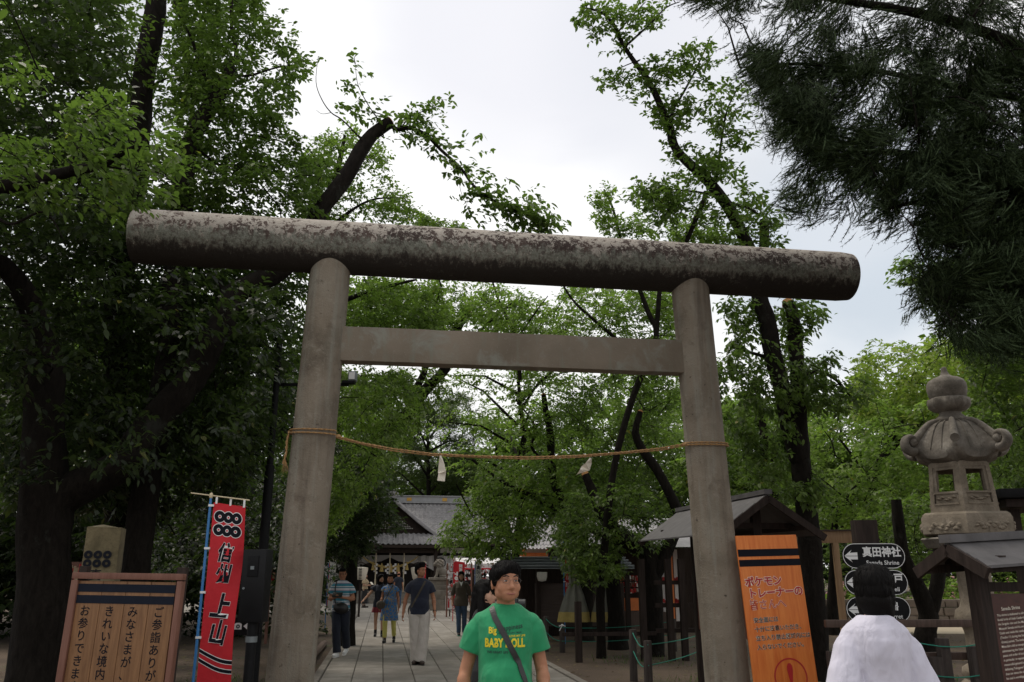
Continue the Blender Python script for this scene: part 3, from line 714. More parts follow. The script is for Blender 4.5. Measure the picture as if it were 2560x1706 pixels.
tree('cherry_tree', 'light green cherry behind the sawn-off limb, showing just over the beam',
  [([(740, 1420), (760, 1100), (775, 800), (800, 600), (830, 480), (850, 400), (862, 340)], 15, .16, .03),
   ([(800, 600), (860, 540), (930, 500), (1010, 495)], 15, .05, .01), ([(830, 480), (790, 400), (770, 370)], 15, .03, .008),
   ([(770, 850), (850, 760), (960, 720), (1040, 700)], 15, .07, .02)],
  [([(760, 380), (800, 345), (860, 330), (880, 300), (930, 340), (960, 380), (975, 450), (1015, 490), (1060, 555), (760, 555)], 14.2, 16, 420, 1.5, -.1),
   ([(850, 560), (1160, 560), (1150, 575), (1075, 545), (1035, 560)], 12, 13, 30, 1, -.5),
   ([(860, 690), (960, 705), (1040, 715), (1100, 700), (1120, 780), (1090, 830), (860, 830)], 14, 18, 620, 1.2, -.1),
   ([(840, 925), (1010, 930), (1050, 990), (1000, 1100), (900, 1250), (820, 1350), (800, 1200)], 13, 17, 620, 1.2, -.05)],
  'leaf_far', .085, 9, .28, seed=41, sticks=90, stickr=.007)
# --- tree directly behind the left pillar: crown drooping over the path's left side
tree('maple_tree', 'dense dark leafy tree standing just behind the left pillar beside the path',
  [([(700, 1560), (715, 1400), (735, 1250), (790, 1150), (860, 1060)], 17, .16, .07),
   ([(735, 1250), (800, 1240), (880, 1290)], 17, .06, .02)],
  [([(790, 1130), (900, 1090), (960, 1230), (985, 1270), (1000, 1320), (930, 1325), (940, 1370), (890, 1385), (840, 1390), (780, 1390)], 17, 19.5, 620, 1.2, -.12),
   ([(330, 1150), (720, 1130), (720, 1420), (330, 1440)], 14.5, 20, 700, 1.0, -.1)],
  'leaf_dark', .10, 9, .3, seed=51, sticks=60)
# --- leaning trunk through the gate
tree('cherry_tree', 'leaning cherry with a forked dark trunk seen through the left half of the gate',
  [([(870, 1500), (880, 1300), (895, 1217), (920, 1168), (944, 1126), (965, 1085), (1007, 1048), (1040, 1006), (1073, 965), (1106, 931), (1130, 880), (1143, 824), (1156, 800), (1172, 784)], 20, .19, .095),
   ([(1020, 1030), (1031, 990), (1060, 931), (1075, 860), (1090, 770)], 20, .12, .04),
   ([(1106, 931), (1180, 850), (1240, 790), (1290, 750)], 20, .05, .02),
   ([(1040, 1006), (1000, 960), (930, 940), (870, 950)], 20, .04, .01),
   ([(1075, 860), (1030, 780), (1050, 720)], 20, .04, .015)],
  [([(860, 740), (930, 700), (1060, 705), (1160, 700), (1180, 770), (1150, 830), (860, 830)], 18.5, 22, 650, 1.0, -.02),
   ([(850, 930), (1120, 920), (1100, 1000), (1030, 1080), (960, 1150), (870, 1130)], 19, 22, 420, 1.1, .04)],
  'leaf_far', .10, 8, .34, seed=61, stubs=[(0, .093)], sticks=70)
# --- group in the middle distance
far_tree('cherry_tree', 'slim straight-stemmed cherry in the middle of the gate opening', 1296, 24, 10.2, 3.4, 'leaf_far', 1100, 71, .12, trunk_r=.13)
far_tree('pine_tree', 'brownish green pine rising behind the shrine hall roof', 1075, 57, 15.5, 4.6, 'pine', 2300, 72, .40, trunk_r=.22, kindfn=lambda P, c, l, p, t, d, s: leaves(P, c, l, 10, t*.6, -.3, s, .16), per=10)
tree('cherry_tree', 'bright green cherry with cut stubs leaning over the middle of the path',
  [([(1460, 1560), (1468, 1420), (1450, 1350), (1425, 1290), (1400, 1240), (1382, 1180), (1375, 1080), (1366, 1035), (1359, 988)], 22, .2, .07),
   ([(1425, 1290), (1330, 1240), (1250, 1200), (1180, 1150)], 22, .08, .03), ([(1180, 1290), (1160, 1250), (1140, 1210)], 22, .03, .02),
   ([(1382, 1180), (1330, 1120), (1340, 1070), (1290, 1000)], 22, .05, .02)],
  [([(1180, 1180), (1280, 1150), (1400, 1130), (1600, 1150), (1620, 1260), (1500, 1290), (1400, 1300), (1300, 1290), (1180, 1280)], 20, 24, 640, 1.0, -.1),
   ([(1150, 1245), (1200, 1230), (1330, 1260), (1340, 1340), (1290, 1390), (1180, 1395), (1140, 1375), (1085, 1352), (1130, 1310)], 20.5, 23.5, 300, 1.7, .04),
   ([(1290, 1190), (1460, 1190), (1470, 1340), (1380, 1360), (1290, 1330)], 21, 24, 230, 1.2, -.1),
   ([(1250, 850), (1600, 840), (1700, 880), (1700, 1120), (1300, 1120)], 21, 26, 760, .8, .0)],
  'leaf_far', .105, 9, .38, seed=81, stubs=[(0, .068)], sticks=80)
tree('cherry_tree', 'cherry with two upright sawn stubs behind the right pillar, its trunk among the fence posts',
  [([(1632, 1635), (1628, 1500), (1622, 1400), (1605, 1370), (1545, 1340), (1530, 1320), (1505, 1280), (1490, 1250), (1475, 1215), (1463, 1186)], 18, .24, .085),
   ([(1630, 1450), (1665, 1380), (1700, 1300), (1694, 1275), (1649, 1185), (1610, 1130), (1590, 1091), (1592, 1060), (1601, 1030)], 18, .15, .062),
   ([(1545, 1340), (1480, 1330), (1440, 1280)], 18, .05, .02)],
  [([(1420, 1240), (1500, 1210), (1600, 1220), (1690, 1300), (1640, 1370), (1560, 1360), (1520, 1420), (1440, 1420), (1380, 1360)], 16.5, 19.8, 430, 1.7, .02),
   ([(1440, 1340), (1520, 1380), (1560, 1440), (1470, 1455), (1415, 1440), (1400, 1380)], 16.5, 18.4, 100, 1.9, -.05),
   ([(1380, 1000), (1560, 900), (1700, 930), (1700, 1200), (1420, 1230)], 18, 21, 480, 1.0, .08)],
  'leaf', .095, 9, .3, seed=91, stubs=[(0, .083), (1, .06)], sticks=90)
tree('cherry_tree', 'thin dark trunk beside the souvenir stall in front of the sawn stub cherry',
  [([(1545, 1606), (1538, 1520), (1535, 1430), (1540, 1360), (1530, 1300), (1500, 1250)], 19.5, .21, .09)],
  [([(1400, 1290), (1500, 1270), (1560, 1330), (1560, 1440), (1430, 1450)], 18.8, 20.6, 110, 1.7, .0)], 'leaf', .095, 9, .3, seed=95, sticks=20)
tree('cherry_tree', 'light green cherry whose top fills the right half of the gate opening under the beam',
  [([(1500, 1500), (1530, 1200), (1580, 1000), (1640, 850), (1620, 780), (1590, 700), (1555, 610), (1533, 525), (1510, 474)], 17.5, .085, .02),
   ([(1640, 850), (1645, 780), (1655, 700), (1700, 620), (1730, 560), (1757, 510)], 17.5, .06, .04),
   ([(1600, 900), (1520, 830), (1440, 760), (1400, 700)], 18, .05, .02),
   ([(1300, 950), (1290, 850), (1250, 760), (1230, 700)], 19, .05, .02),
   ([(1290, 850), (1340, 780), (1370, 740)], 19, .03, .01)],
  [([(1160, 800), (1190, 705), (1260, 720), (1330, 740), (1390, 755), (1420, 705), (1560, 715), (1690, 730), (1690, 850), (1160, 840)], 17.5, 22, 950, 1.0, .0),
   ([(1485, 500), (1500, 465), (1520, 470), (1545, 530), (1630, 555), (1625, 590), (1550, 590), (1490, 575)], 17, 18, 120, 1.5, -.3),
   ([(1670, 560), (1740, 530), (1790, 560), (1790, 610), (1680, 600)], 17, 18, 90, 1.5, -.2),
   ([(1650, 690), (1700, 730), (1700, 900), (1600, 1000), (1560, 900)], 17, 20, 200, 1.2, -.1)],
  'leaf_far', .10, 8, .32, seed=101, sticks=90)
# --- the tall cherry right of the beam, bare limbs leaning left across the sky
BIG = [([(2040, 1640), (2032, 1500), (2024, 1350), (2018, 1300), (2005, 1180), (2000, 1120), (1995, 1073), (1996, 1000), (1993, 915), (1986, 825), (1980, 780), (1970, 757)], 14, .21, .105),
   ([(2000, 1150), (1977, 1073), (1955, 970), (1932, 893), (1919, 803), (1901, 749), (1890, 680), (1864, 607), (1828, 530), (1788, 474), (1757, 439), (1716, 403), (1686, 367), (1673, 316), (1655, 275), (1624, 209), (1589, 158), (1558, 112), (1533, 61), (1502, 31), (1456, 20)], [14, 13.5], .17, .018),
   ([(1901, 749), (1905, 680), (1910, 612), (1911, 551)], 14, .10, .085),
   ([(1673, 316), (1685, 270), (1701, 245), (1737, 179), (1775, 97)], 13.6, .035, .012),
   ([(1568, 112), (1619, 66), (1665, 20), (1700, 5)], 13.5, .025, .008), ([(1545, 80), (1580, 40), (1614, 5)], 13.5, .02, .008),
   ([(1786, 474), (1793, 434), (1803, 357), (1818, 275), (1849, 214)], 13.8, .04, .008),
   ([(1803, 345), (1770, 300), (1750, 285)], 13.8, .014, .004), ([(1805, 340), (1840, 325), (1885, 322)], 13.8, .012, .003),
   ([(1716, 605), (1735, 560), (1757, 510), (1765, 480)], 13.6, .045, .05),
   ([(1740, 480), (1690, 475), (1630, 470), (1600, 480)], 13.6, .02, .006),
   ([(1828, 510), (1870, 520), (1900, 540)], 13.8, .03, .015),
   ([(1625, 205), (1590, 190), (1560, 180)], 13.5, .012, .004), ([(1640, 245), (1637, 200), (1640, 140)], 13.5, .014, .006),
   ([(1600, 150), (1545, 175), (1535, 210)], 13.5, .012, .004),
   ([(1993, 950), (2040, 930), (2090, 950), (2140, 1010)], 13.8, .05, .015), ([(1940, 900), (1870, 880), (1830, 870)], 14, .04, .01)]
tree('cherry_tree', 'tall gaunt cherry leaning left across the sky behind the right end of the beam', BIG,
  [([(1600, 500), (1640, 455), (1700, 430), (1780, 410), (1830, 400), (1880, 470), (1950, 540), (1945, 640), (1700, 620), (1620, 590)], 12.9, 14.8, 420, 1.7, .0),
   ([(1575, 470), (1600, 455), (1660, 460), (1720, 500), (1700, 540), (1600, 505)], 13, 14, 75, 1.8, -.3),
   ([(1500, 0), (1560, 10), (1650, 0), (1690, -30), (1640, 60), (1600, 80), (1530, 50)], 13, 14, 85, 2., -.2),
   ([(1445, 10), (1500, 8), (1530, 60), (1480, 95), (1440, 105), (1445, 60)], 13.2, 13.8, 36, 2., -.4),
   ([(1490, 200), (1530, 170), (1590, 200), (1590, 235), (1500, 225)], 13.2, 13.8, 34, 2., -.5),
   ([(1590, 190), (1640, 130), (1670, 140), (1660, 220), (1600, 260)], 13.2, 13.8, 48, 2., -.4),
   ([(1670, 170), (1720, 105), (1770, 120), (1790, 160), (1775, 210), (1690, 215)], 13.2, 13.9, 70, 2., -.3),
   ([(1625, 270), (1680, 245), (1740, 260), (1735, 310), (1700, 330), (1640, 310)], 13.2, 13.9, 75, 2., -.4),
   ([(1770, 220), (1850, 200), (1880, 250), (1890, 340), (1860, 375), (1810, 360), (1740, 290)], 13.4, 14.2, 95, 2., -.1),
   ([(1680, 390), (1760, 370), (1830, 400), (1830, 440), (1760, 430)], 13.2, 14., 70, 2., -.3),
   ([(1800, 755), (1890, 750), (1900, 830), (1870, 900), (1820, 900), (1840, 830)], 13.2, 14.6, 120, 1.8, -.1),
   ([(1950, 750), (2060, 760), (2075, 790), (2020, 840), (1960, 900), (1940, 850)], 13.3, 14.8, 130, 1.8, -.1),
   ([(1690, 930), (1810, 895), (1900, 880), (1990, 900), (2090, 890), (2150, 930), (2180, 990), (2100, 1030), (1990, 1010), (1800, 1060)], 13, 15, 560, 1.3, -.12),
   ([(1830, 1020), (1970, 1010), (2000, 1110), (1960, 1200), (1870, 1200)], 13, 15, 200, 1.3, .0),
   ([(1960, 1210), (2050, 1190), (2060, 1240), (2000, 1260)], 13, 14, 60, 1.5, -.3)],
  'leaf', .092, 8, .26, seed=111, dens=.66, stubs=[(0, .103)], sticks=130, stickr=.007, along=[(1, .6, 70, .13), (3, .2, 24, .12), (6, .2, 36, .13), (10, .2, 24, .1)])
tree('cherry_tree', 'dark cherry trunk with a small orange saw cut behind the tall gaunt cherry',
  [([(1940, 1500), (1945, 1350), (1938, 1270), (1936, 1190), (1938, 1115)], 19, .12, .075), ([(1930, 1500), (1900, 1250), (1910, 1100), (1895, 1000)], 19.4, .17, .06)],
  [([(1800, 1050), (1990, 1000), (2010, 1250), (1850, 1290), (1740, 1250)], 18, 21, 420, 1.0, -.05)],
  'leaf', .11, 8, .34, seed=121, stubs=[(0, .074)], sticks=40)
# --- right-hand background trees
tree('zelkova_tree', 'broad yellow-green tree behind the stone lantern on the right',
  [([(2200, 1420), (2200, 1330), (2185, 1250), (2200, 1150), (2260, 1050)], 25, .2, .08), ([(2185, 1250), (2160, 1180), (2100, 1100)], 25, .08, .03), ([(2200, 1150), (2300, 1060), (2400, 980)], 25, .08, .03)],
  [([(2130, 940), (2150, 890), (2200, 868), (2270, 862), (2340, 850), (2450, 850), (2640, 880), (2640, 1050), (2130, 1040)], 23, 29, 1000, .7, -.1)],
  'leaf_yellow', .15, 9, .42, seed=131, sticks=40)
tree('zelkova_tree', 'lower dark green tree behind the direction signs on the right',
  [([(2080, 1530), (2085, 1400), (2090, 1300), (2150, 1200)], 24, .16, .05)],
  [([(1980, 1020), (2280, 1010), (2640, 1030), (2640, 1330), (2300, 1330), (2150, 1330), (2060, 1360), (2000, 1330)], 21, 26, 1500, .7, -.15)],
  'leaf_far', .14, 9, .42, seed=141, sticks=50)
tree('cherry_tree', 'pair of dark forked trunks standing between the direction signs and the stone lantern',
  [([(2310, 1600), (2320, 1540), (2290, 1460), (2262, 1400), (2250, 1340), (2240, 1250)], 17, .2, .1), ([(2314, 1560), (2335, 1500), (2345, 1440), (2350, 1400), (2330, 1300)], 17, .15, .10)],
  [([(2200, 1240), (2560, 1240), (2560, 1400), (2200, 1400)], 18, 21, 300, .9, .0)], 'leaf', .11, 8, .32, seed=145, sticks=20)
# --- foliage behind the cedar
tree('zelkova_tree', 'leafy deciduous tree showing through gaps behind the drooping cedar on the far right',
  [([(2700, 1600), (2690, 1200), (2640, 900), (2560, 700), (2460, 600), (2350, 560)], 14, .25, .03), ([(2640, 900), (2500, 800), (2380, 750), (2290, 720)], 14, .06, .01), ([(2350, 640), (2280, 660), (2235, 690)], 14, .02, .006)],
  [([(2290, 700), (2440, 560), (2640, 560), (2640, 950), (2420, 900), (2330, 800)], 13, 16.5, 700, 1.0, .0),
   ([(2225, 680), (2260, 640), (2320, 640), (2310, 700), (2240, 705)], 13.5, 14.5, 34, 1.8, -.3),
   ([(2400, 850), (2640, 850), (2640, 1250), (2440, 1250)], 13, 17, 700, 1.0, -.15)],
  'leaf', .095, 8, .3, seed=151, sticks=60)
# --- cedar overhanging top right
tree('cedar_tree', 'dark drooping cedar hanging over the top right corner in front of the sky',
  [([(3050, 1500), (3040, 900), (3030, 300), (3020, -200)], 7.5, .4, .3),
   ([(3030, 300), (2700, 180), (2400, 60), (2100, 0), (1900, -20)], [7.5, 7.5], .09, .015), ([(3030, 500), (2700, 420), (2400, 400), (2200, 380), (2040, 400)], [7.5, 7.2], .07, .012),
   ([(3030, 650), (2800, 560), (2560, 520), (2350, 500), (2230, 520)], 7.4, .06, .012), ([(3030, 850), (2800, 720), (2560, 640), (2400, 640), (2300, 700)], 7.4, .06, .012),
   ([(2560, 250), (2400, 220), (2200, 180), (2000, 160), (1850, 170)], 7.2, .04, .008)],
  [([(1740, -60), (1760, 30), (1800, 75), (1850, 60), (1900, 80), (1960, 60), (2100, 120), (2600, 150), (2640, -200), (1780, -200)], 6.2, 8.6, 560, 1.2, -.22),
   ([(1800, 130), (1850, 120), (1910, 160), (2000, 100), (2300, 130), (2330, 300), (2300, 420), (2200, 480), (2100, 420), (2020, 400), (1960, 370), (1915, 350), (1905, 280), (1880, 200)], 6.3, 8.3, 640, 1.5, -.12),
   ([(1975, 470), (2020, 400), (2130, 400), (2120, 470), (2070, 535), (1990, 520)], 6.6, 7.4, 90, 2., -.2),
   ([(2130, 420), (2560, 380), (2640, 380), (2640, 640), (2380, 600), (2290, 570), (2200, 540), (2160, 490)], 6.3, 8.3, 620, 1.4, -.15),
   ([(2290, 120), (2640, 120), (2640, 480), (2260, 470)], 6.3, 8.6, 600, 1.2, -.3),
   ([(2300, 560), (2420, 580), (2640, 600), (2640, 860), (2420, 880), (2330, 820), (2275, 770), (2310, 720), (2290, 620)], 6.4, 8.4, 460, 1.5, -.08),
   ([(2640, -600), (3400, -600), (3400, 900), (2640, 900)], 5.8, 9, 700, 1.0, -.3), ([(1700, -700), (2700, -700), (2700, -200), (1750, -200)], 5.8, 9, 500, 1.0, -.3)],
  'needle', .15, 12, .3, seed=161, dens=1.0, sticks=160, kindfn=cedar, stickr=.008)
# far tall cover round the precinct, one tree each
gl = ['round dark green tree far behind the shrine hall roof, left of its ridge', 'pale green tree far behind the shrine hall ridge', 'dark tree far off behind the thin straight cherry', 'bushy far tree behind the bright cherry with stubs',
      'far tree filling the gap left of the right pillar', 'far tree behind the roofed notice board', 'far tree right of the roofed notice board', 'far tree behind the direction signs', 'far tree behind the lantern column',
      'far tree at the right edge behind the roofed information board', 'far tree behind the left pillar', 'far dark tree behind the black lamp post', 'far dark tree behind the red banner', 'far dark tree behind the stone marker', 'far dark tree at the left edge of the photo']
for i, (px, Y, h, r) in enumerate([(930, 62, 13, 5), (1110, 64, 14, 6), (1240, 60, 16, 6), (1390, 60, 15, 6), (1560, 56, 16, 6.5), (1760, 50, 15, 6.5), (1930, 46, 13, 5.5), (2120, 48, 13, 6), (2330, 42, 13, 6), (2560, 38, 15, 6.5), (780, 48, 15, 6), (620, 36, 14, 6), (450, 33, 14, 6), (270, 31, 14, 6), (60, 30, 14, 6.5)]):
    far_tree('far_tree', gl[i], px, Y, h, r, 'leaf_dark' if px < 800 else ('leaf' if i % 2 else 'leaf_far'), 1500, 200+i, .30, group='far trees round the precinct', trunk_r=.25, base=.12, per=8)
# low undergrowth that closes the view under the trees
def undergrowth(name, poly, Y0, Y1, n, leaf, mat, seed):
    P = clump_points(poly, Y0, Y1, n, .8, -.4, seed); V, T, _ = leaves(P, P.mean(0)-np.array([0, 0, 1]), leaf, 8, leaf*3, .3, seed)
    return tag(quads_mesh(name, V, T, MT[mat], None), kind='stuff')
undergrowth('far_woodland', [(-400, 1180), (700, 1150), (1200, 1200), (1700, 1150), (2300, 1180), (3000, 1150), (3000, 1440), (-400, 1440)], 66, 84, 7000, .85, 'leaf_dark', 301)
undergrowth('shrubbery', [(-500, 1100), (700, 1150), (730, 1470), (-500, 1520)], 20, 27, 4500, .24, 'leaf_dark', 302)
# ================================================================ THINGS
MT['black'] = dim(simple('black_paint', (.008, .008, .009), .6, .3, 20, .1))
MT['ink'] = dim(simple('sign_ink', (.008, .009, .014), .8, .1))
MT['navy_band'] = dim(simple('navy_band', (.009, .012, .022), .7, .15))
MT['dark_metal'] = dim(simple('dark_grey_metal', (.007, .007, .008), .5, .2, 10, .1), .2)
MT['board_wood'] = m_wood('cedar_plank', (.15, .068, .027), (.28, .14, .06), 5)
MT['frame_wood'] = m_wood('red_brown_wood', (.14, .055, .035), (.22, .10, .07), 5)
MT['dark_wood'] = m_wood('dark_brown_wood', (.015, .010, .008), (.045, .031, .026), 5, .75, spec=.2)
MT['mid_wood'] = m_wood('brown_wood', (.055, .033, .025), (.11, .07, .055), 5, .65)
MT['post_wood'] = m_wood('grey_brown_post', (.038, .030, .027), (.08, .066, .06), 6, .9, spec=.2)
MT['pale_wood'] = m_wood('pale_timber', (.26, .15, .075), (.42, .27, .15), 5)
MT['white'] = simple('white_paint', (.75, .75, .75), .6, .04, 6, .05)
MT['cloth_white'] = simple('white_cloth', (.62, .60, .60), .9, .06, 5, .3, .02)
MT['red'] = simple('red_cloth', (.52, .012, .022), .75, .12, 4, .3, .02)
MT['blue_pole'] = simple('blue_pole', (.03, .17, .42), .4, .1)
MT['cream'] = simple('cream_plastic', (.6, .5, .33), .5, .1)
MT['signred'] = simple('sign_red', (.42, .012, .012), .55, .05)
MT['vermilion'] = simple('vermilion_paint', (.62, .16, .03), .5, .12, 6)
MT['green_rope'] = simple('green_rope', (.01, .20, .14), .7, .1)
MT['tin'] = simple('grey_sheet_metal', (.17, .19, .20), .45, .15, 3, .1, metal=.3)
MT['stone_old'] = simple('old_carved_stone', (.20, .175, .145), .92, .38, 5, .6, .012)
def m_mossy(name, c1, c2, c3, sc_=4):
    t = NT(name); v = t.vec(); n = t.noise(v, sc_, 6, .7, .4); f = t.noise(v, 30, 4, .7)
    c = t.ramp(n, [(.3, c1), (.55, c2), (.72, c3)]); c = t.mix(t.ramp(f, [(.55, 0.), (.72, .55)]), c, tuple(Vector(c1)*.45))
    t.col(c).rough(.93).bump(t.math('ADD', f, t.math('MULTIPLY', n, 1.4)), .6, .01); return t.m
MT['marker'] = m_mossy('mossy_marker_stone', (.075, .06, .03), (.15, .12, .065), (.22, .19, .13))
MT['lantern'] = m_mossy('lantern_stone', (.09, .08, .066), (.19, .168, .142), (.32, .295, .255), 5)
MT['lantern_warm'] = m_mossy('warm_lantern_stone', (.16, .132, .10), (.25, .208, .158), (.36, .31, .25), 6)
MT['plaster'] = simple('offwhite_plaster', (.6, .58, .54), .8, .08)
# ---- notice board on the left
def oriented(name, tl, tr, h, lean, label, cat, group=None):
    m, w_, h = lean_frame(tl, tr, h, lean); return empty(name, label=label, cat=cat, group=group, mat=m), w_, h
bd, bw, bh = oriented('notice_board', W(184, 1431, 6.95), W(460, 1435, 6.82), 1.5, 1, 'brown plank notice board with vertical black writing, in front of the stone marker', 'notice board')
mb = MB(); npl = 4; pw_ = (bw-.12)/npl
for k in range(npl): mb.box((.06+pw_*(k+.5), .02, bh/2-.02), (pw_-.004, .03, bh-.09))
mb.build('plank_panel', MT['board_wood'], bd, bevel=.003)
mb = MB(); mb.box((bw/2, .015, bh-.025), (bw, .06, .05)); mb.box((.03, .0145, bh/2-.03), (.058, .058, bh-.055)); mb.box((bw-.022, .0145, bh/2-.03), (.044, .058, bh-.055))
mb.build('frame', MT['frame_wood'], bd, bevel=.004)
mb = MB()
for z in (bh-.118, bh-.205): mb.box((bw/2, .0035, z), (bw-.115, .003, .062))
mb.build('dark_band', MT['navy_band'], bd)
mb = MB(); cs = .088; kw = dict(bold=.012)
lines = [('ご参詣ありがとうございます。', .145), ('みなさまが、ルールを守り', .365), ('きれいな境内にて', .565), ('お参りできますように', .775)]
for s_, off in lines: put_text(mb, s_, bw-off-.03, bh-.30, cs, .0035, True, 1.06, **kw)
mb.build('lettering', MT['ink'], bd, fix=False)
mb = MB(); mb.box((.05, .07, bh/2-.3), (.07, .06, bh+.7)); mb.box((bw-.05, .07, bh/2-.3), (.07, .06, bh+.7)); mb.build('support_post', MT['dark_wood'], bd, bevel=.005)
# ---- stone marker with six coins
mk = empty('stone_marker', label='square mossy stone marker post with six carved black coin rings, behind the plank notice board', cat='stone marker', mat=Matrix.Translation((X_at(256, 7.6, 1.7), 7.6, 0)) @ Matrix.Rotation(R(16), 4, 'Z'))
zt = W(250, 1315, 7.6).z
mb = MB(); rs = []
for z in [-.05, .4, .8, 1.2, 1.5, 1.7, zt-.06, zt-.02]:
    r = .148-.004*z; q = .008*noise.noise(Vector((z*3, 1, 0))); rs.append([(-r+q, -r, z), (r+q, -r+q, z), (r, r, z), (-r, r, z)])
mb.rings(rs, False); n_ = len(mb.v); mb.add([(-.142, -.142, zt-.02), (.142, -.142, zt-.03), (.142, .142, zt-.02), (-.142, .142, zt-.01), (-.03, -.02, zt+.01)], [(0, 1, 4), (1, 2, 4), (2, 3, 4), (3, 0, 4)])
mb.build('block', MT['marker'], mk, bevel=.012)
mb = MB(); bl_ = MB(); cx0 = -.02; zc = W(246, 1386, 7.45).z
for i in range(3):
    for j in range(2): ring_flat(mb, cx0+(i-1)*.076, zc-.004-j*.073, .011, .035, -.1545, 22)
mb.build('coin_crest', MT['ink'], mk, fix=False)
mb = MB(); put_text(mb, '真田', cx0, zc-.18, .10, -.1545, True, 1.0, bold=.01); mb.build('carving', MT['ink'], mk, fix=False)
# ---- nobori banners
def banner(name_label, base, height, pole_lean, cw, ch, cloth, deco, facing, group='upright cloth banners on poles', polem='blue_pole', barl=.25, wave=.03, gap=.03, zdrop=.06, furl=1.):
    """pole + top bar + cloth (local x to the right of the pole, facing -y)"""
    rt = empty('banner', base, facing, name_label, 'banner', group)
    top = Vector((pole_lean, 0, height))
    MB().tube([(0, 0, -.02), top], [.014, .012], 10).build('pole', MT[polem], rt, smooth=True)
    mb = MB(); dr = -.06*cw/.45; mb.tube([top+Vector((-barl, 0, -dr*barl/cw)), top+Vector((cw*furl+gap+.03, 0, dr))], .006, 8); mb.ell(top, (.018, .018, .03)); mb.build('top_bar', MT['cream'], rt, smooth=True)
    cl = MB(); nx, nz_ = 14, 40
    def P(u, v):   # u across, v down
        x = gap+u*cw*furl; zz = height-zdrop-v*ch+dr*u
        return Vector((pole_lean*(zz/height)+x, wave*math.sin(v*9+u*5)*u+wave*.8*math.sin(v*4.2+1)*u+(1-furl)*.15*math.sin(u*19), zz+.02*u*math.sin(v*3)*v))
    vs = [P(i/nx, j/nz_) for j in range(nz_+1) for i in range(nx+1)]
    n0_ = len(vs); vs += [v+Vector((0, .0025, 0)) for v in vs]; fs = []
    for j in range(nz_):
        for i in range(nx):
            a = j*(nx+1)+i; fs.append((a, a+nx+1, a+nx+2, a+1)); fs.append((a+n0_, a+1+n0_, a+nx+2+n0_, a+nx+1+n0_))
    cl.add(vs, fs); cl.build('cloth', MT[cloth], rt, smooth=True, fix=False)
    for nm, m_, fl in deco(cw, ch):
        v2 = []
        for (x, y, z) in fl.v:   # x in 0..cw, z in -ch..0
            u = min(max(x/cw, 0), 1); v_ = min(max(-z/ch, 0), 1); q = P(u, v_); v2.append((q.x, q.y-.0022-y, q.z))
        fl.v = v2; fl.build(nm, MT[m_], rt, fix=False)
    mb = MB()
    for k in range(5):
        zz = height-zdrop-.03-k*(ch-.06)/4; mb.box((pole_lean*zz/height+.012, 0, zz), (.05, .034, .02))
    for u in (.08, .5, .95):
        q = P(u, 0); mb.box((q.x, q.y, q.z+.025), (.018, .006, .07))
    mb.build('loop_tab', MT['white'], rt)
    return rt
def deco_red(cw, ch):
    W_, K_, = MB(), MB()
    for i in range(3):
        for j in range(2):
            x, z = cw*(.22+.265*i), -ch*(.075+.075*j); ring_flat(W_, x, z, 0.006, .058, 0, 30, .93); ring_flat(K_, x, z, .0165, .052, .001, 30, .93)
    S2 = MB()
    for i in range(3):
        for j in range(2):
            x, z = cw*(.22+.265*i), -ch*(.075+.075*j); rect_flat(S2, x-.008, z-.008, x+.008, z+.008, .0015)
    zz = .0
    for chn, zf, sz in (('信', .28, .18), ('州', .395, .175), ('上', .575, .23), ('山', .715, .22)):
        put_text(W_, chn, cw*.47, -ch*zf, sz, 0, bold=.05, shear=.2, sx=.74); put_text(K_, chn, cw*.47, -ch*zf, sz, .001, bold=.034, shear=.2, sx=.74)
    for a in (0, .048):
        for q in range(12):
            u0, u1 = q/12, (q+1)/12; f = lambda u: -ch*(.80+a+.045*(1-(1-u)**2))
            for (M_, e, y) in ((W_, .006, 0), (K_, 0, .001)): M_.add([(u0*cw, y, f(u0)-.028-e), (u1*cw, y, f(u1)-.028-e), (u1*cw, y, f(u1)+e), (u0*cw, y, f(u0)+e)], [(0, 1, 2, 3)])
    return [('white_outline', 'white', W_), ('black_lettering', 'ink', K_), ('coin_hole', 'red', S2)]
b0 = G(488, 1706); Yb = 7.9; zb0 = W(522, 1240, Yb)
rb = banner('tall red banner with six coin rings and brush lettering, right of the plank notice board', (X_at(474, Yb, .4), Yb, 0), zb0.z+.0, .0, .300, 1.62, 'red', deco_red, R(4), barl=.19, wave=.034)
MT['white_box'] = MT['white']
def deco_text(txt, sz, mat='ink', back=None, x=.5, z0=.06, pitch=1.05, extra=None, bold=.02):
    def f(cw, ch):
        K_ = MB(); put_text(K_, txt, cw*x, -ch*z0-sz/2, sz, .001, True, pitch, bold=bold); r = [('lettering', mat, K_)]
        if extra: r += extra(cw, ch)
        return r
    return f
def far_banner(px, ytop, Y, wpx, hpx, label, cloth, deco, **k):
    s_ = Y/2120.; zt_ = W(px, ytop, Y).z
    return banner(label, (X_at(px, Y, 1), Y, 0), zt_, 0, wpx*s_, hpx*s_, cloth, deco, PA, barl=.1, **k)
redside = lambda cw, ch: [('red_edge', 'red', (lambda m: (rect_flat(m, 0, -ch, cw*.13, 0, .0005), m)[1])(MB()))]
far_banner(817, 1400, 26, 17, 110, 'white vertical banner with black writing and a red edge, right beside the left pillar', 'cloth_white', deco_text('お神札は宮の', .17, extra=redside, x=.6), gap=.01)
far_banner(868, 1412, 27, 9, 85, 'narrow red banner between the white banner and the paper lantern', 'red', deco_text('真田神', .11, 'white'), gap=.01)
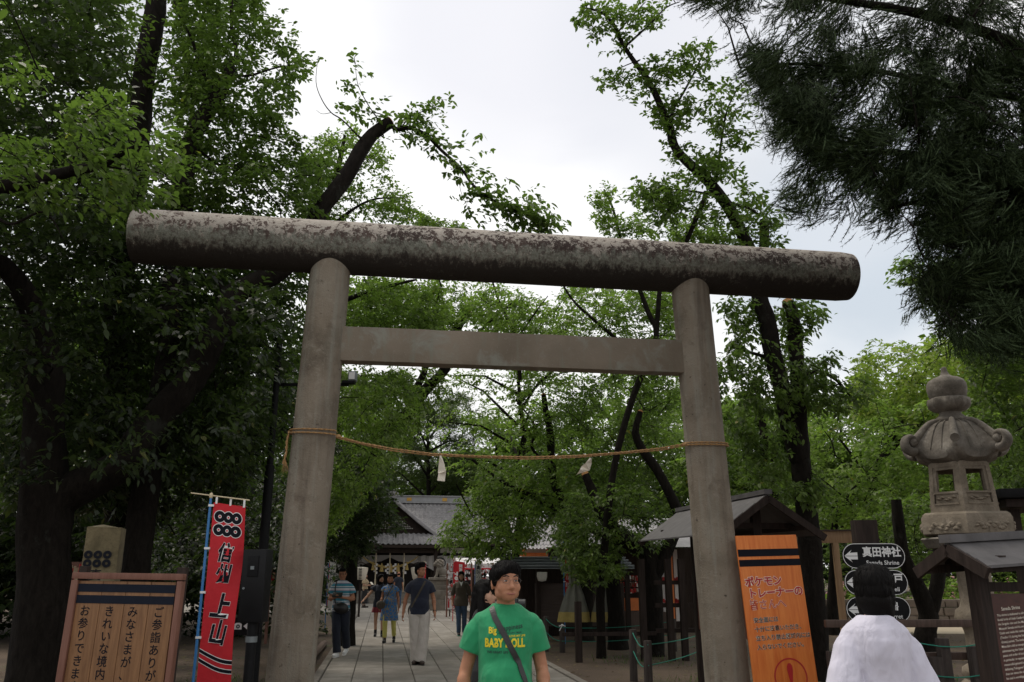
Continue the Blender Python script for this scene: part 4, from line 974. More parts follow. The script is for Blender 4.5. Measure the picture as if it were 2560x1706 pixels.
far_banner(1133, 1398, 30, 27, 110, 'red banner with large white lettering standing behind the woman in the olive shirt', 'red', (lambda cw, ch: [('white_lettering', 'white', (lambda m: (put_text(m, '開運', cw*.62, -ch*.10, .13, .001, True, 1.05, bold=.02), put_text(m, 'おみくじ', cw*.42, -ch*.34, .32, .001, True, 1.0, bold=.04), m)[2])(MB()))]), gap=.01, polem='red')
far_banner(1187, 1402, 25, 15, 112, 'white banner with a blue edge and small black writing, left of the man in green', 'cloth_white', deco_text('真田六文銭お守り神', .12, pitch=1.02), gap=.01)
far_banner(1058, 1405, 36, 5, 60, 'furled red and white banner behind the head of the man in the navy polo shirt', 'red', deco_text('神', .05, 'white'), gap=.01)
far_banner(1411, 1352, 21, 14, 185, 'long narrow red banner on a blue pole in front of the grey roofed booth', 'red', deco_text('信州上田真田神社', .11, 'white', pitch=1.5), gap=.02, furl=.85)
# ---- loudspeaker-like box on a black post
bx = empty('box_lamp', label='tall black box on a black round post between the red banner and the left pillar', cat='lamp box', mat=Matrix.Translation((X_at(639, 7.9, 1.5), 7.9, 0)) @ Matrix.Rotation(R(-10), 4, 'Z'))
z0_, z1_ = W(633, 1556, 7.9).z, W(633, 1374, 7.9).z; hw = .116
MB().box((0, 0, (z0_+z1_)/2), (hw*2, .14, z1_-z0_)).build('housing', MT['dark_metal'], bx, bevel=.012)
MB().box((-.005, -.074, z1_-.15), (.105, .012, .185)).build('front_panel', MT['black'], bx, bevel=.004)
MB().box((-.005, -.083, z1_-.165), (.035, .008, .03)).build('small_window', MT['tin'], bx)
MB().cyl((-.08, -.068, z1_-.345), (-.08, -.078, z1_-.345), .011).build('latch', MT['tin'], bx)
MB().tube([(0, 0, -.02), (0, 0, z0_+.01)], [.045, .045], 16).build('post', MT['black'], bx, smooth=True)
MB().tube([(0, 0, z0_-.17), (0, 0, z0_-.12)], [.052, .052], 16).build('collar', MT['tin'], bx, smooth=True)
pc = empty('pictogram_sign', (X_at(603, 8.3, 1.1), 8.3, 0), 0, 'small white camera and arrow pictogram on a black plate, below the black box', 'sign')
zz = W(603, 1566, 8.3).z
MB().box((.02, .012, zz), (.30, .01, .16)).build('plate', MT['black'], pc); MB().cyl((.1, .03, -.02), (.1, .03, zz+.07), .014).build('post', MT['black'], pc)
mb = MB(); 
for ring in ((-.03, .028),): pass
mb.add([(-.07, .005, zz-.03), (.00, .005, zz-.03), (.00, .005, zz+.02), (-.02, .005, zz+.03), (-.05, .005, zz+.03), (-.07, .005, zz+.02)], [(0, 1, 2, 3, 4, 5)]); mb.add([(.015, .005, zz+.0), (.06, .005, zz-.035), (.06, .005, zz+.035)], [(0, 1, 2)])
mb.build('pictogram', MT['white'], pc, fix=False); mb = MB(); ring_flat(mb, -.035, zz-.003, .008, .018, .003); mb.build('lens_ring', MT['black'], pc, fix=False)
wb = MB().box((0, 0, 0), (.16, .3, .11), R(20)); o = wb.build('white_crate', MT['white'], bevel=.02); o.location = (X_at(608, 9, .5), 9.0, .36); tag(o, 'small white box standing on a dark stool left of the black post', 'box')
o = MB().box((0, 0, .15), (.24, .34, .30)).build('dark_stool', MT['dark_wood'], bevel=.01); o.location = (X_at(608, 9, .5), 9.0, 0); tag(o, 'low dark wooden stool left of the black post', 'stool')
# ---- tall pole with arm and floodlight
Yp = 12.6; pole = empty('lamp_post', (X_at(652, Yp, 1.5), Yp, 0), 0, 'tall thin black pole behind the black box, its side arm carrying a small pale floodlight', 'lamp post')
ztp = W(680, 860, Yp).z; za = W(700, 962, Yp).z
MB().tube([(0, 0, -.1), (0, 0, 3.2), (0, 0, 3.21), (0, 0, ztp)], [.075, .07, .05, .045], 14).build('pole', MT['black'], pole, smooth=True)
ar = X_at(872, Yp, za)-pole.location.x; MB().bar((0, 0, za), (ar, 0, za), .035, .045).build('arm', MT['black'], pole)
fl = MB().box((ar+.06, -.02, za+.12), (.12, .16, .15)).build('floodlight', MT['tin'], pole, bevel=.01); MB().box((ar+.06, -.105, za+.12), (.09, .006, .11)).build('glass', MT['white'], fl)
fl2 = MB().box((ar+.0, -.02, za+.03), (.20, .14, .04)).build('bracket', MT['black'], pole)
# ---- right orange safety sign
sg, sw, sh = oriented('safety_sign', W(1839, 1340, 9.36), W(1990, 1337, 9.50), 1.98, 4, 'tall orange safety sign with red lettering and an exclamation mark, beside the right pillar', 'sign')
MT['orange'] = m_wood('orange_printed_wood', (.62, .13, .018), (.80, .25, .05), 3.2, .5)
MB().box((sw/2, .012, sh/2), (sw, .024, sh)).build('panel', MT['orange'], sg, bevel=.004)
u_ = sw/.66
mb = MB(); rect_flat(mb, .003, sh-.36*u_, sw-.002, sh-.275*u_, -.003) if False else None
rect_flat(mb, .002, sh-.205*u_, sw-.002, sh-.135*u_, -.002); rect_flat(mb, .002, sh-.30*u_, sw-.002, sh-.235*u_, -.002); mb.build('black_band', MT['ink'], sg, fix=False)
o1, o2 = MB(), MB()
for k, (s_, x) in enumerate((('ポケモン', .035), ('トレーナーの', .05), ('皆さんへ', .05))):
    z = sh-(.455+.108*k)*u_
    for M_, b_, y in ((o1, .075 if k < 2 else .03, -.002), (o2, .036 if k < 2 else .004, -.004)): put_text(M_, s_, x*u_, z, .099*u_, y, bold=b_, align='LEFT', rot=R(1.5))
k1_ = MB()
for k, s_ in enumerate(('安全面には', '十分に注意いただき、', '立ち入り禁止区域内には', '入らないでください。')):
    z = sh-(.81+.082*k)*u_
    for M_, b_, y in ((o1, .042, -.002), (k1_, .014, -.004)): put_text(M_, s_, .075*u_, z, .0525*u_, y, bold=b_, align='LEFT', rot=R(1.5))
zc = sh-1.33*u_; xc = .385*u_; ring_flat(o2, xc, zc, .158*u_, .172*u_, -.003, 60)
o2.add([(xc+a*u_, -.003, zc+b*u_) for a, b in ((-.012, -.055), (.012, -.055), (.030, .06), (.028, .10), (.012, .125), (-.012, .125), (-.028, .10), (-.030, .06))], [tuple(range(8))]); ring_flat(o2, xc, zc-.098*u_, .0005, .027*u_, -.003)
MT['offwhite'] = simple('offwhite_outline', (.82, .77, .66), .6, .04)
o1.build('white_outline', MT['offwhite'], sg, fix=False); o2.build('red_lettering', MT['signred'], sg, fix=False); k1_.build('black_lettering', MT['ink'], sg, fix=False)
MB().bar((sw*.5, .06, sh*.75), (sw*.5, .7, 0), .04, .04).build('stay', MT['dark_wood'], sg)
# ---- direction post with three oval boards
Yd = 9.4; dp_ = empty('direction_post', (X_at(2185, Yd, 1.5), Yd+.09, 0), R(-3), 'dark wooden post carrying three black oval direction boards with white arrows', 'direction sign')
zt = W(2180, 1300, Yd).z; MB().box((0, 0, zt/2), (.245, .16, zt)).build('post', MT['dark_wood'], dp_, bevel=.008)
for k, (px, y0_, y1_, jp, en) in enumerate(((2181.5, 1359, 1422, '真田神社', 'Sanada Shrine'), (2187.5, 1425, 1488, '真田井戸', 'Sanada Well'), (2193, 1492, 1556, '西櫓', 'West Turret'))):
    wpx = 153+k*2; z1_ = W(px, y0_, Yd).z; z0_ = W(px, y1_, Yd).z; cx_ = X_at(px, Yd, (z0_+z1_)/2)-dp_.location.x; hh = (z1_-z0_)/2; wd = X_at(px+wpx/2, Yd, z0_)-X_at(px-wpx/2, Yd, z0_); zc = (z0_+z1_)/2
    def stad(m_, r, half, y, cx_=cx_, zc=zc, inner=None):
        P = []
        for sgn in (1, -1):
            for i in range(13):
                t = -math.pi/2+math.pi*i/12; P.append((cx_+sgn*(half-hh)+sgn*math.cos(t)*r, y, zc+sgn*math.sin(t)*r))
        return P
    mb = MB(); a = stad(mb, hh, wd/2, -.135); b = stad(mb, hh, wd/2, -.11); mb.rings([[Vector(p) for p in a], [Vector(p) for p in b]])
    ob = mb.build('oval_board', MT['black'], dp_)
    A_ = stad(mb, hh*.985, wd/2, -.138); B_ = stad(mb, hh*.935, wd/2, -.138); m2 = MB(); n_ = len(A_); m2.add(A_+B_, [(i, (i+1) % n_, n_+(i+1) % n_, n_+i) for i in range(n_)])
    ax = cx_-wd*.47; s_ = hh
    m2.add([(ax, -.138, zc+.01*s_), (ax+.62*s_, -.138, zc+.48*s_), (ax+.62*s_, -.138, zc+.48*s_), (ax+.45*s_, -.138, zc+.24*s_), (ax+1.05*s_, -.138, zc+.28*s_), (ax+1.05*s_, -.138, zc+.01*s_)], [(0, 5, 4, 3, 1)])
    m2.add([(ax, -.138, zc-.03*s_), (ax+.62*s_, -.138, zc-.52*s_), (ax+.45*s_, -.138, zc-.28*s_), (ax+1.05*s_, -.138, zc-.28*s_), (ax+1.05*s_, -.138, zc-.03*s_)], [(0, 1, 2, 3, 4)])
    put_text(m2, jp, cx_+wd*.13, zc+hh*.26, hh*.84, -.138, bold=.03 if k < 2 else .008, sx=.92 if len(jp) > 2 else 1.2); put_text(m2, en, cx_+wd*.13, zc-hh*.55, hh*.47, -.138, bold=.012)
    m2.build('white_lettering', MT['white'], ob, fix=False)
# ---- roofed boards
def roofed_board(label, ridge0, ridge1, halfw, drop, posts, panel, th=.035, ncourse=4, over=.0):
    """gabled plank roof running from ridge0 to ridge1, carried by posts, with a board beneath"""
    a, b = Vector(ridge0), Vector(ridge1); mid = (a+b)/2; rt = empty('roofed_board', (mid.x, mid.y, 0), 0, label, 'notice board'); T = Matrix.Translation(-Vector((mid.x, mid.y, 0)))
    d = (b-a).normalized(); sd = Vector((d.y, -d.x, 0)).normalized()
    mb = MB()
    for s_ in (-1, 1):
        for k in range(ncourse):
            u0, u1 = k/ncourse, (k+1.12)/ncourse
            p0 = sd*s_*halfw*u0-Vector((0, 0, drop*u0-.012)); p1 = sd*s_*halfw*u1-Vector((0, 0, drop*u1-.002))
            n_ = Vector((0, 0, .02)); q = [a+p0, b+p0, b+p1, a+p1]; mb.add([x for x in q]+[x+n_ for x in q], [(0, 1, 2, 3), (7, 6, 5, 4), (0, 4, 5, 1), (1, 5, 6, 2), (2, 6, 7, 3), (3, 7, 4, 0)])
    mb.bar(a+Vector((0, 0, .05))-d*.03, b+Vector((0, 0, .05))+d*.03, .10, .06)
    mb.xf(T).build('roof', MT['roof_board'], rt)
    mb = MB()
    for e_ in (a-d*.012, b+d*.012):
        for s_ in (-1, 1): mb.bar(e_-Vector((0, 0, .03)), e_+sd*s_*halfw*1.04-Vector((0, 0, drop*1.04+.03)), .035, .085)
    for s_ in (-1, 1): mb.bar(a+sd*s_*halfw*.7-Vector((0, 0, drop*.7+.06)), b+sd*s_*halfw*.7-Vector((0, 0, drop*.7+.06)), .05, .06)
    mb.xf(T).build('bargeboard', MT['dark_wood'], rt)
    for p in posts:
        q = a.lerp(b, p); MB().box((q.x, q.y, (q.z-.1)/2), (.11, .11, q.z-.1), math.atan2(d.y, d.x)).xf(T).build('post', MT['dark_wood'], rt, bevel=.006)
    for p in (posts[0], posts[-1]):
        q = a.lerp(b, p)-Vector((0, 0, drop*.75)); MB().bar(q-sd*halfw*.8, q+sd*halfw*.8, .07, .07).xf(T).build('cross_beam', MT['dark_wood'], rt)
    return rt, T, d, sd
MT['roof_board'] = simple('weathered_roof_board', (.085, .08, .082), .7, .3, 6, .4, stretch=(1, 1, 1))
ra = W(1919, 1240, 10.4); rb_ = W(1697, 1283, 14.2)
rt, T, d, sd = roofed_board('roofed wooden notice board half hidden behind the right pillar, its gable facing the camera', ra, rb_, .66, .46, (.12, .80), None)
q0, q1 = ra.lerp(rb_, .12), ra.lerp(rb_, .8)
MB().bar(Vector((q0.x, q0.y, 1.25)), Vector((q1.x, q1.y, 1.25)), .05, .9).xf(T).build('panel', MT['frame_wood'], rt)
ra = W(2370, 1364, 6.4); rb_ = W(2700, 1345, 6.95)
rt, T, d, sd = roofed_board('roofed dark wooden information board with white English text at the right edge', ra, rb_, .30, .165, (.17, .95), None, ncourse=4)
MT['maroon'] = m_wood('maroon_panel', (.05, .014, .010), (.085, .024, .016), 4, .45, 'X')
q0, q1 = ra.lerp(rb_, .17), ra.lerp(rb_, .95); off_ = sd*.02; pL = Vector((q0.x, q0.y, 0))+d*.065; pR = Vector((q1.x, q1.y, 0))
MB().bar(pL+Vector((0, 0, .82)), pR+Vector((0, 0, .82)), .04, 1.3).xf(T).build('panel', MT['maroon'], rt)
MB().bar(pL+Vector((0, 0, 1.52)), pR+Vector((0, 0, 1.52)), .05, .07).xf(T).build('rail', MT['dark_wood'], rt)
fr = -sd if sd.y > 0 else sd
m_ = Matrix((d, -fr, Vector((0, 0, 1)))).transposed().to_4x4(); m_.translation = pL+fr*.024
mb = MB(); zt = W(2500, 1527, 6.5).z; put_text(mb, 'Sanada Shrine', .11, zt, .036, 0, align='LEFT', bold=.004)
for k, s_ in enumerate(['This shrine is dedicated to all the', 'feudal lords of Ueda Castle-the Sanada,', 'the Sengoku clan and the Matsudaira.', 'Masayuki Sanada and his sons built', 'Castle and made this castle town', '(Tensho 11) during the Sengoku (Warring', '-States) period. The lords of the', 'Matsudaira did an exceptional job of', 'administering the Ueda Clan and kept', 'peace and order of society. Yukimura', 'in particular, is reputed to be a', 'resourceful general in Japan, for', 'defeating Tokugawa forces more', 'than ten times the size of his own and', 'his soul is worshipped as a god']):
    put_text(mb, s_, .055, zt-.043-.0315*k, .0235, 0, align='LEFT', bold=.002)
mb.xf(T @ m_).build('lettering', MT['offwhite'], rt, fix=False)
# ---- pale timber frame behind the signs
Yt = 15; tf = empty('timber_frame', (X_at(2105, Yt, 1), Yt, 0), R(-6), 'pale timber frame with a short shingled top rail, left of the direction signs', 'timber frame')
zt = W(2090, 1358, Yt).z; MB().box((0, 0, zt/2), (.1, .1, zt)).build('post', MT['pale_wood'], tf, bevel=.005); MB().box((-1.45, 0, zt/2), (.1, .1, zt)).build('post', MT['pale_wood'], tf, bevel=.005)
MB().box((-.6, 0, zt+.1), (2.4, .09, .2)).build('top_rail', MT['pale_wood'], tf, bevel=.005)
mb = MB(); [mb.box((-.6+.11*(k-11), 0, zt+.215+.004*(k % 2)), (.108, .2, .02)) for k in range(23)]; mb.build('coping', MT['mid_wood'], tf)
# ---- stone lantern
Yl = 10.3; xl = X_at(2386, Yl, 3.2); SL = empty('stone_lantern', (xl, Yl, 0), R(-27), 'tall carved stone lantern with curled roof corners and an onion-shaped finial, at the right', 'stone lantern')
zz = lambda y: W(2390, y, Yl).z
def hexr(r, z, a0=math.pi/6*0-math.pi/2, n=6): return [Vector((r*math.cos(a0+2*math.pi*i/n), r*math.sin(a0+2*math.pi*i/n), z)) for i in range(n)]
lat = lambda t, r, z: 1+.0
mb = MB(); zf = [(y, r) for y, r in ((1060, .22), (1054, .262), (1049, .262), (1047, .25), (1037, .18), (1032, .175), (1027, .25), (1018, .325), (1008, .335), (1000, .325), (998, .30), (996, .285), (990, .305), (975, .325), (962, .32), (953, .285), (947, .215), (943, .13), (938, .075), (930, .055), (921, .045), (918, .02))]
mb.lathe([(r*.72, zz(y)) for y, r in zf], n=96, fn=lambda t, r, z: 1+(.10*abs(math.sin(5*t))-.03 if zz(1030) < z < zz(998) else 0)); mb.build('finial', MT['lantern'], SL, smooth=True, ang=60)
# curled roof
mb = MB(); zr0 = zz(1056); zr1 = zz(1150); n6 = 72; rs = []
def roofr(k, t):
    ph = (t+math.pi/2) % (math.pi/3); c = abs(ph-math.pi/6)/(math.pi/6)  # 1 at corners
    return c
NR = 12
for j in range(NR+1):
    u = j/NR; g = []
    for i in range(n6):
        t = 2*math.pi*i/n6-math.pi/2; ph = (2*math.pi*i/n6) % (math.pi/3); c = abs(ph-math.pi/6)/(math.pi/6)
        hexf = math.cos(math.pi/6)/math.cos(abs(ph-math.pi/6)); 
        r = (.15+.365*u**.72)*hexf*(1+.14*c**5*u**3); z = zr0-(zr0-zr1)*(u**1.9*.80+.08*u)+.13*u**5*c**3
        z += .02*math.sin(ph*18)*u*(1-u)*0
        g.append(Vector((r*math.cos(t), r*math.sin(t), z)))
    rs.append(g)
rim = [p+Vector((0, 0, -.075))-Vector((p.x, p.y, 0))*.03 for p in rs[-1]]; und = [Vector((p.x*.62, p.y*.62, zz(1160)-.03)) for p in rs[-1]]
mb.rings(rs+[rim, und]); mb.build('roof', MT['lantern'], SL, smooth=True, ang=55)
hb_ = MB()
for i in range(6):   # raised hip ribs
    t = -math.pi/2+i*math.pi/3; P = []
    for k in range(11):
        u = k/10; r = (.15+.365*u**.72)*(1+.14*u**3)+.004; z = zr0-(zr0-zr1)*(u**1.9*.80+.08*u)+.13*u**5+.012; P.append((r*math.cos(t), r*math.sin(t), z))
    hb_.tube(P, [.03+.025*k/10 for k in range(11)], 8)
for i in range(6):
    for q in (-.32, .32):
        t = -math.pi/2+(i+.5)*math.pi/3+q*.5; P = []
        for k in range(9):
            u = .1+.85*k/8; r = (.15+.365*u**.72)*math.cos(math.pi/6)/math.cos(abs(q*.5))+.002; z = zr0-(zr0-zr1)*(u**1.9*.80+.08*u)+.012; P.append((r*math.cos(t), r*math.sin(t), z))
        hb_.tube(P, .007, 6)
hb_.build('hip_ribs', MT['lantern'], SL, smooth=True, ang=60)
for i in range(1, 6):   # volutes (the one at the front has broken off)
    t = -math.pi/2+i*math.pi/3; dr = Vector((math.cos(t), math.sin(t), 0)); side = Vector((-dr.y, dr.x, 0)); mb = MB(); P = []; R2 = []
    base = dr*.53+Vector((0, 0, zr1+.16)); 
    for k in range(24):
        a = -1.75+k*.32; r = .115*(1-k/27); P.append(base+dr*(.02+r*math.cos(a))+Vector((0, 0, .045+r*math.sin(a)))); R2.append(.056*(1-k/30))
    tb = MB().tube(P, R2, 10, True).ell(base+dr*.02+Vector((0, 0, .045)), (.06, .045, .06)); c0 = base
    tb.v = [tuple(Vector(v)+side*(Vector(v)-c0).dot(side)*.7) for v in tb.v]
    tb.build('volute', MT['lantern'], SL, smooth=True, ang=60)
# fire box: hexagonal with open windows
zb1, zb0 = zz(1160), zz(1283); ra_, rb2 = .375, .425; mb = MB()
for i in range(6):
    for (r0, r1, zA, zB, f0, f1) in ((ra_, rb2, 0, 0, 0, 0),):
        A0, A1 = hexr(rb2, zb0)[i], hexr(rb2, zb0)[(i+1) % 6]; B0, B1 = hexr(ra_, zb1)[i], hexr(ra_, zb1)[(i+1) % 6]
        def fp(u, v): return A0.lerp(A1, u).lerp(B0.lerp(B1, u), v)
        cen = Vector((0, 0, 0)); nrm = (A0+A1)/2; nrm.z = 0; nrm.normalize()
        def panel(u0, u1, v0, v1, out_, th):
            q = [fp(u0, v0), fp(u1, v0), fp(u1, v1), fp(u0, v1)]; mb.rings([[p+nrm*(out_-th) for p in q], [p+nrm*out_ for p in q]])
        panel(0, .13, 0, 1, .0, .06); panel(.87, 1, 0, 1, .0, .06); panel(.13, .87, 0, .14, .0, .06); panel(.13, .87, .9, 1, .0, .06)
        panel(.13, .87, .14, .17, .012, .05); panel(.16, .84, .17, .36, -.018, .04); panel(.13, .87, .36, .40, .004, .05); panel(.13, .22, .40, .9, -.01, .05); panel(.78, .87, .40, .9, -.01, .05); panel(.22, .78, .84, .9, -.01, .05)
        if i in (0, 5):
            rng2 = random.Random(i)
            for k in range(5): c = fp(.28+.11*k, .26+.03*math.sin(k*2.)); mb.ell(c+nrm*(-.012), (.035, .03, .014), Matrix.Rotation(rng2.uniform(-.5, .5), 3, 'Y'), 8, 5)
mb.build('fire_box', MT['lantern_warm'], SL, smooth=False)
mb = MB(); mb.rings([hexr(.36, zb0-.0), hexr(.36, zb0+.03)]); mb.rings([hexr(.34, zb1-.04), hexr(.34, zb1)]); mb.build('fire_box_slab', MT['lantern'], SL)
mb = MB(); z1_, z0_ = zz(1284), zz(1340)
mb.rings([hexr(.50, z0_), hexr(.555, z0_+.015), hexr(.56, z1_-.07), hexr(.545, z1_-.05), hexr(.54, z1_-.03), hexr(.50, z1_)]); rg = random.Random(4)
for i in range(6):
    A0, A1 = hexr(.555, 0)[i], hexr(.555, 0)[(i+1) % 6]; nrm = ((A0+A1)/2).normalized()
    for k in range(2):
        for m_i in range(7):
            u = .17+.36*k+.045*m_i+.03; c = A0.lerp(A1, u)+Vector((0, 0, (z0_+z1_)/2-.035+.03*math.sin(m_i*1.3+i)))
            mb.ell(c-nrm*.006, (.032+.01*rg.random(), .03, .02+.01*rg.random()), Matrix.Rotation(rg.uniform(-.7, .7), 3, 'Y'), 8, 6)
    mb.bar(A0.lerp(A1, .5)+Vector((0, 0, z0_+.02)), A0.lerp(A1, .5)+Vector((0, 0, z1_-.07)), .05, .012, nrm)
mb.build('carved_platform', MT['lantern_warm'], SL, smooth=True, ang=35)
mb = MB(); zc_ = zz(1345)
mb.lathe([(.24, 1.78), (.27, 1.85), (.34, 1.93), (.46, zc_-.12), (.52, zc_-.02), (.50, zc_)], n=36, fn=lambda t, r, z: 1+.03*abs(math.sin(6*t))); mb.build('lotus_bracket', MT['lantern'], SL, smooth=True, ang=60)
mb = MB(); mb.lathe([(.19, .55), (.185, .95), (.20, 1.0), (.255, 1.04), (.27, 1.12), (.25, 1.20), (.20, 1.24), (.185, 1.30), (.185, 1.72), (.22, 1.78)], n=36); mb.lathe([(.62, 0), (.62, .18), (.58, .22), (.45, .30), (.30, .38), (.24, .44), (.27, .5), (.26, .56), (.2, .6)], n=36, fn=lambda t, r, z: 1+.03*abs(math.sin(4*t)))
mb.build('shaft', MT['lantern_warm'], SL, smooth=True, ang=50)
# ================================================================ SHRINE HALL
HT = 42.0   # distance along the path from the gate
hall = empty('shrine_hall', S(0, HT), PA, 'shrine hall with grey tiled gabled roof and white curtain at the end of the path', 'shrine hall')
def Hx(px, z=3., t=HT):   # local x for a photo column
    best = 0
    p0 = W(px, 1400, 50); d_ = Vector((p0.x, p0.y, 0)); nrm = PV; k = (S(0, t)-Vector((0, 0, 0))).dot(nrm)/d_.dot(nrm); return ((d_*k)-S(0, t)).dot(PU)
def Hz(px, py, t=HT):
    d_ = pdir(px, py); k = (S(0, t)-CAM).dot(PV)/d_.dot(PV); return (CAM+d_*k).z
hxc = Hx(975); ze = Hz(975, 1361, HT-1.5); zrg = Hz(975, 1241, HT+3.2); zr_b = Hz(1000, 1258, HT+3.2)
def tiled(mb, x0f, x1f, zf, yf, ncol, nrow, lift=.05):
    """roof plane: x edges as functions of v(0 eave..1 ridge), z(v), y(v); half-round tile columns with stepped courses"""
    X0, X1 = min(x0f(0), x0f(1)), max(x1f(0), x1f(1)); wd = (X1-X0)/ncol; vs = []; fs = []
    for c in range(ncol):
        xa = X0+c*wd
        prof = [(0, 0), (.18, 0), (.26, .5), (.5, 1), (.74, .5), (.82, 0), (1, 0)]
        rows = []
        for r in range(nrow):
            for e_ in (0, 1):
                v = (r+e_)/nrow
                if xa+wd/2 < x0f(v)-wd*.5 or xa+wd/2 > x1f(v)+wd*.5: rows.append(None); continue
                h = lift*.55*(1-e_)
                rows.append([(xa+p*wd, yf(v), zf(v)+q*lift+h) for p, q in prof])
        for a, b in zip(rows, rows[1:]):
            if a is None or b is None: continue
            n_ = len(vs); vs += a+b; m_ = len(a); fs += [(n_+i, n_+i+1, n_+m_+i+1, n_+m_+i) for i in range(m_-1)]
    mb.add(vs, fs)
def m_tile():
    t = NT('grey_clay_tile'); v = t.vec(); n = t.noise(v, 2.5, 5, .65)
    t.col(t.ramp(n, [(.3, (.19, .18, .185)), (.7, (.34, .325, .33))])).rough(.6); t.bump(t.noise(v, 20, 3), .2, .01); return t.m
MT['tile'] = m_tile()
hx0, hx1 = hxc-5.6, hxc+5.6
mb = MB(); zE = ze+.15
tiled(mb, lambda v: hx0-1.2+1.8*v, lambda v: hx1+1.2-1.8*v, lambda v: zE+(zr_b-zE)*(v*.80+.20*v*v), lambda v: -.9+4.1*v, 52, 17)
tiled(mb, lambda v: hx0-1.2+1.8*v, lambda v: hx1+1.2-1.8*v, lambda v: zE+(zr_b-zE)*v, lambda v: 7.4-4.1*v, 52, 6)
mb.build('main_roof', MT['tile'], hall, smooth=True, ang=40, fix=False)
mb = MB(); mb.box((hxc, 3.2, (zr_b+zrg)/2), (9.9, .34, zrg-zr_b-.02)); mb.box((hxc, 3.2, zrg+.02), (10.1, .5, .07)); mb.box((hxc, 3.2, zr_b+.02), (9.95, .46, .06))
for s_ in (-1, 1): mb.box((hxc+s_*5.05, 3.2, zrg-.1), (.18, .5, .8), None)
mb.build('ridge', simple('pale_ridge_tile', (.30, .30, .31), .6, .15, 3), hall, bevel=.02)
mb = MB(); [mb.box((Hx(px, t=HT+3.2), 3.02, (zr_b+zrg)/2+.02), (.30, .03, .2)) for px in (1018, 1108)]; mb.build('gold_crest', simple('gilt', (.5, .28, .05), .4, .1, metal=.3), hall)
# front gable
gz0 = Hz(1078, 1336, HT-.6); gz1 = Hz(975, 1248, HT-.4); ghw = 2.62
mb = MB()
for s_ in (-1, 1):
    P = []
    for k in range(9):
        u = k/8; P.append((hxc+s_*ghw*(1-u), gz0+(gz1-gz0)*(u**1.12)))
    for k in range(8):
        (xa, za_), (xb, zb_) = P[k], P[k+1]; mb.bar((xa, -.55, za_), (xb, -.55, zb_), .5, .14); mb.tube([(xa, -.62, za_+.09), (xb, -.62, zb_+.09)], .075, 8); mb.tube([(xa, -.32, za_+.09), (xb, -.32, zb_+.09)], .075, 8)
        for q in range(3):
            x_, z_ = xa+(xb-xa)*q/3, za_+(zb_-za_)*q/3; mb.cyl((x_, -.86, z_-.02), (x_, -.72, z_-.02), .075, .075, 8)
        mb.add([(xa, -.3, za_), (xb, -.3, zb_), (xb, 3.0, zb_), (xa, 3.0, za_)], [(0, 1, 2, 3)])
mb.box((hxc, -.6, gz1+.22), (.42, .25, .42)); mb.box((hxc, -.6, gz1+.48), (.2, .2, .16))
for s_ in (-1, 1): mb.box((hxc+s_*.26, -.6, gz1+.3), (.16, .2, .16))
mb.build('gable_roof', MT['tile'], hall, smooth=True, ang=40)
mb = MB(); mb.add([(hxc-ghw+.1, -.33, gz0), (hxc+ghw-.1, -.33, gz0), (hxc, -.33, gz1-.05)], [(0, 1, 2)]); gw = mb.build('gable_wall', MT['dark_wood'], hall)
zg = Hz(990, 1313, HT-.4); mb = MB(); mb.add([(hxc-1.35, -.345, zg-.24), (hxc+1.35, -.345, zg-.24), (hxc+.62, -.345, zg+.26), (hxc-.62, -.345, zg+.26)], [(0, 1, 2, 3)]); mb.build('lattice_backing', MT['plaster'], gw)
mb = MB()
for k in range(-13, 14):
    h = .5 if abs(k*.1) < .62 else .5*max(0, (1.35-abs(k*.1))/.73); mb.box((hxc+k*.1, -.365, zg-.24+h/2), (.035, .02, h+.01)) if h > .02 else None
for k in range(6): zq = zg-.24+.1*k; hw_ = 1.35-.73*(k*.1/.5); mb.box((hxc, -.375, zq), (hw_*2, .02, .035))
mb.build('lattice', MT['dark_wood'], gw); MB().ell((hxc-.02, -.4, Hz(974, 1287, HT-.4)), (.07, .03, .07)).build('boss', MT['cream'], gw, smooth=True)
# porch roof
pz0 = Hz(975, 1363, HT-3.); pz1 = gz0+.02; mb = MB()
tiled(mb, lambda v: hxc-2.95+.25*v, lambda v: hxc+2.95-.25*v, lambda v: pz0+(pz1-pz0)*(v**1.25), lambda v: -3.0+2.5*v, 20, 9, .06)
mb.build('porch_roof', MT['tile'], hall, smooth=True, ang=40, fix=False)
mb = MB(); mb.box((hxc, -1.7, pz0-.10), (5.9, 2.7, .08)); mb.box((hxc, -3.0, pz0-.03), (5.95, .08, .08)); mb.box((hxc, 2.8, zE-.12), (12.8, 7.6, .12)); mb.build('eaves', MT['dark_wood'], hall)
# body
mb = MB(); mb.box((hxc, 3.4, ze/2+.1), (10.4, 5.2, ze+.1)); mb.build('wall', simple('dark_interior_wood', (.012, .008, .007), .8), hall)
mb = MB(); [mb.box((hxc+s_*2.55, -2.5, pz0/2), (.2, .2, pz0)) for s_ in (-1, 1)]; [mb.box((hxc+x_, .7, ze/2), (.22, .22, ze)) for x_ in (-5.1, -2.55, 2.55, 5.1)]; mb.box((hxc, -2.5, pz0-.3), (5.6, .16, .24)); mb.build('pillar', MT['dark_wood'], hall, bevel=.01)
mb = MB(); 
for k in range(4): mb.box((hxc, -2.9+.35*k, .12+.16*k), (3.6, .36, .16))
mb.build('step', MT['slab'], hall, bevel=.01)
mb = MB(); mb.box((Hx(1140), .55, Hz(1140, 1376)), (3.2, .06, .3)); mb.build('plaster_band', MT['plaster'], hall)
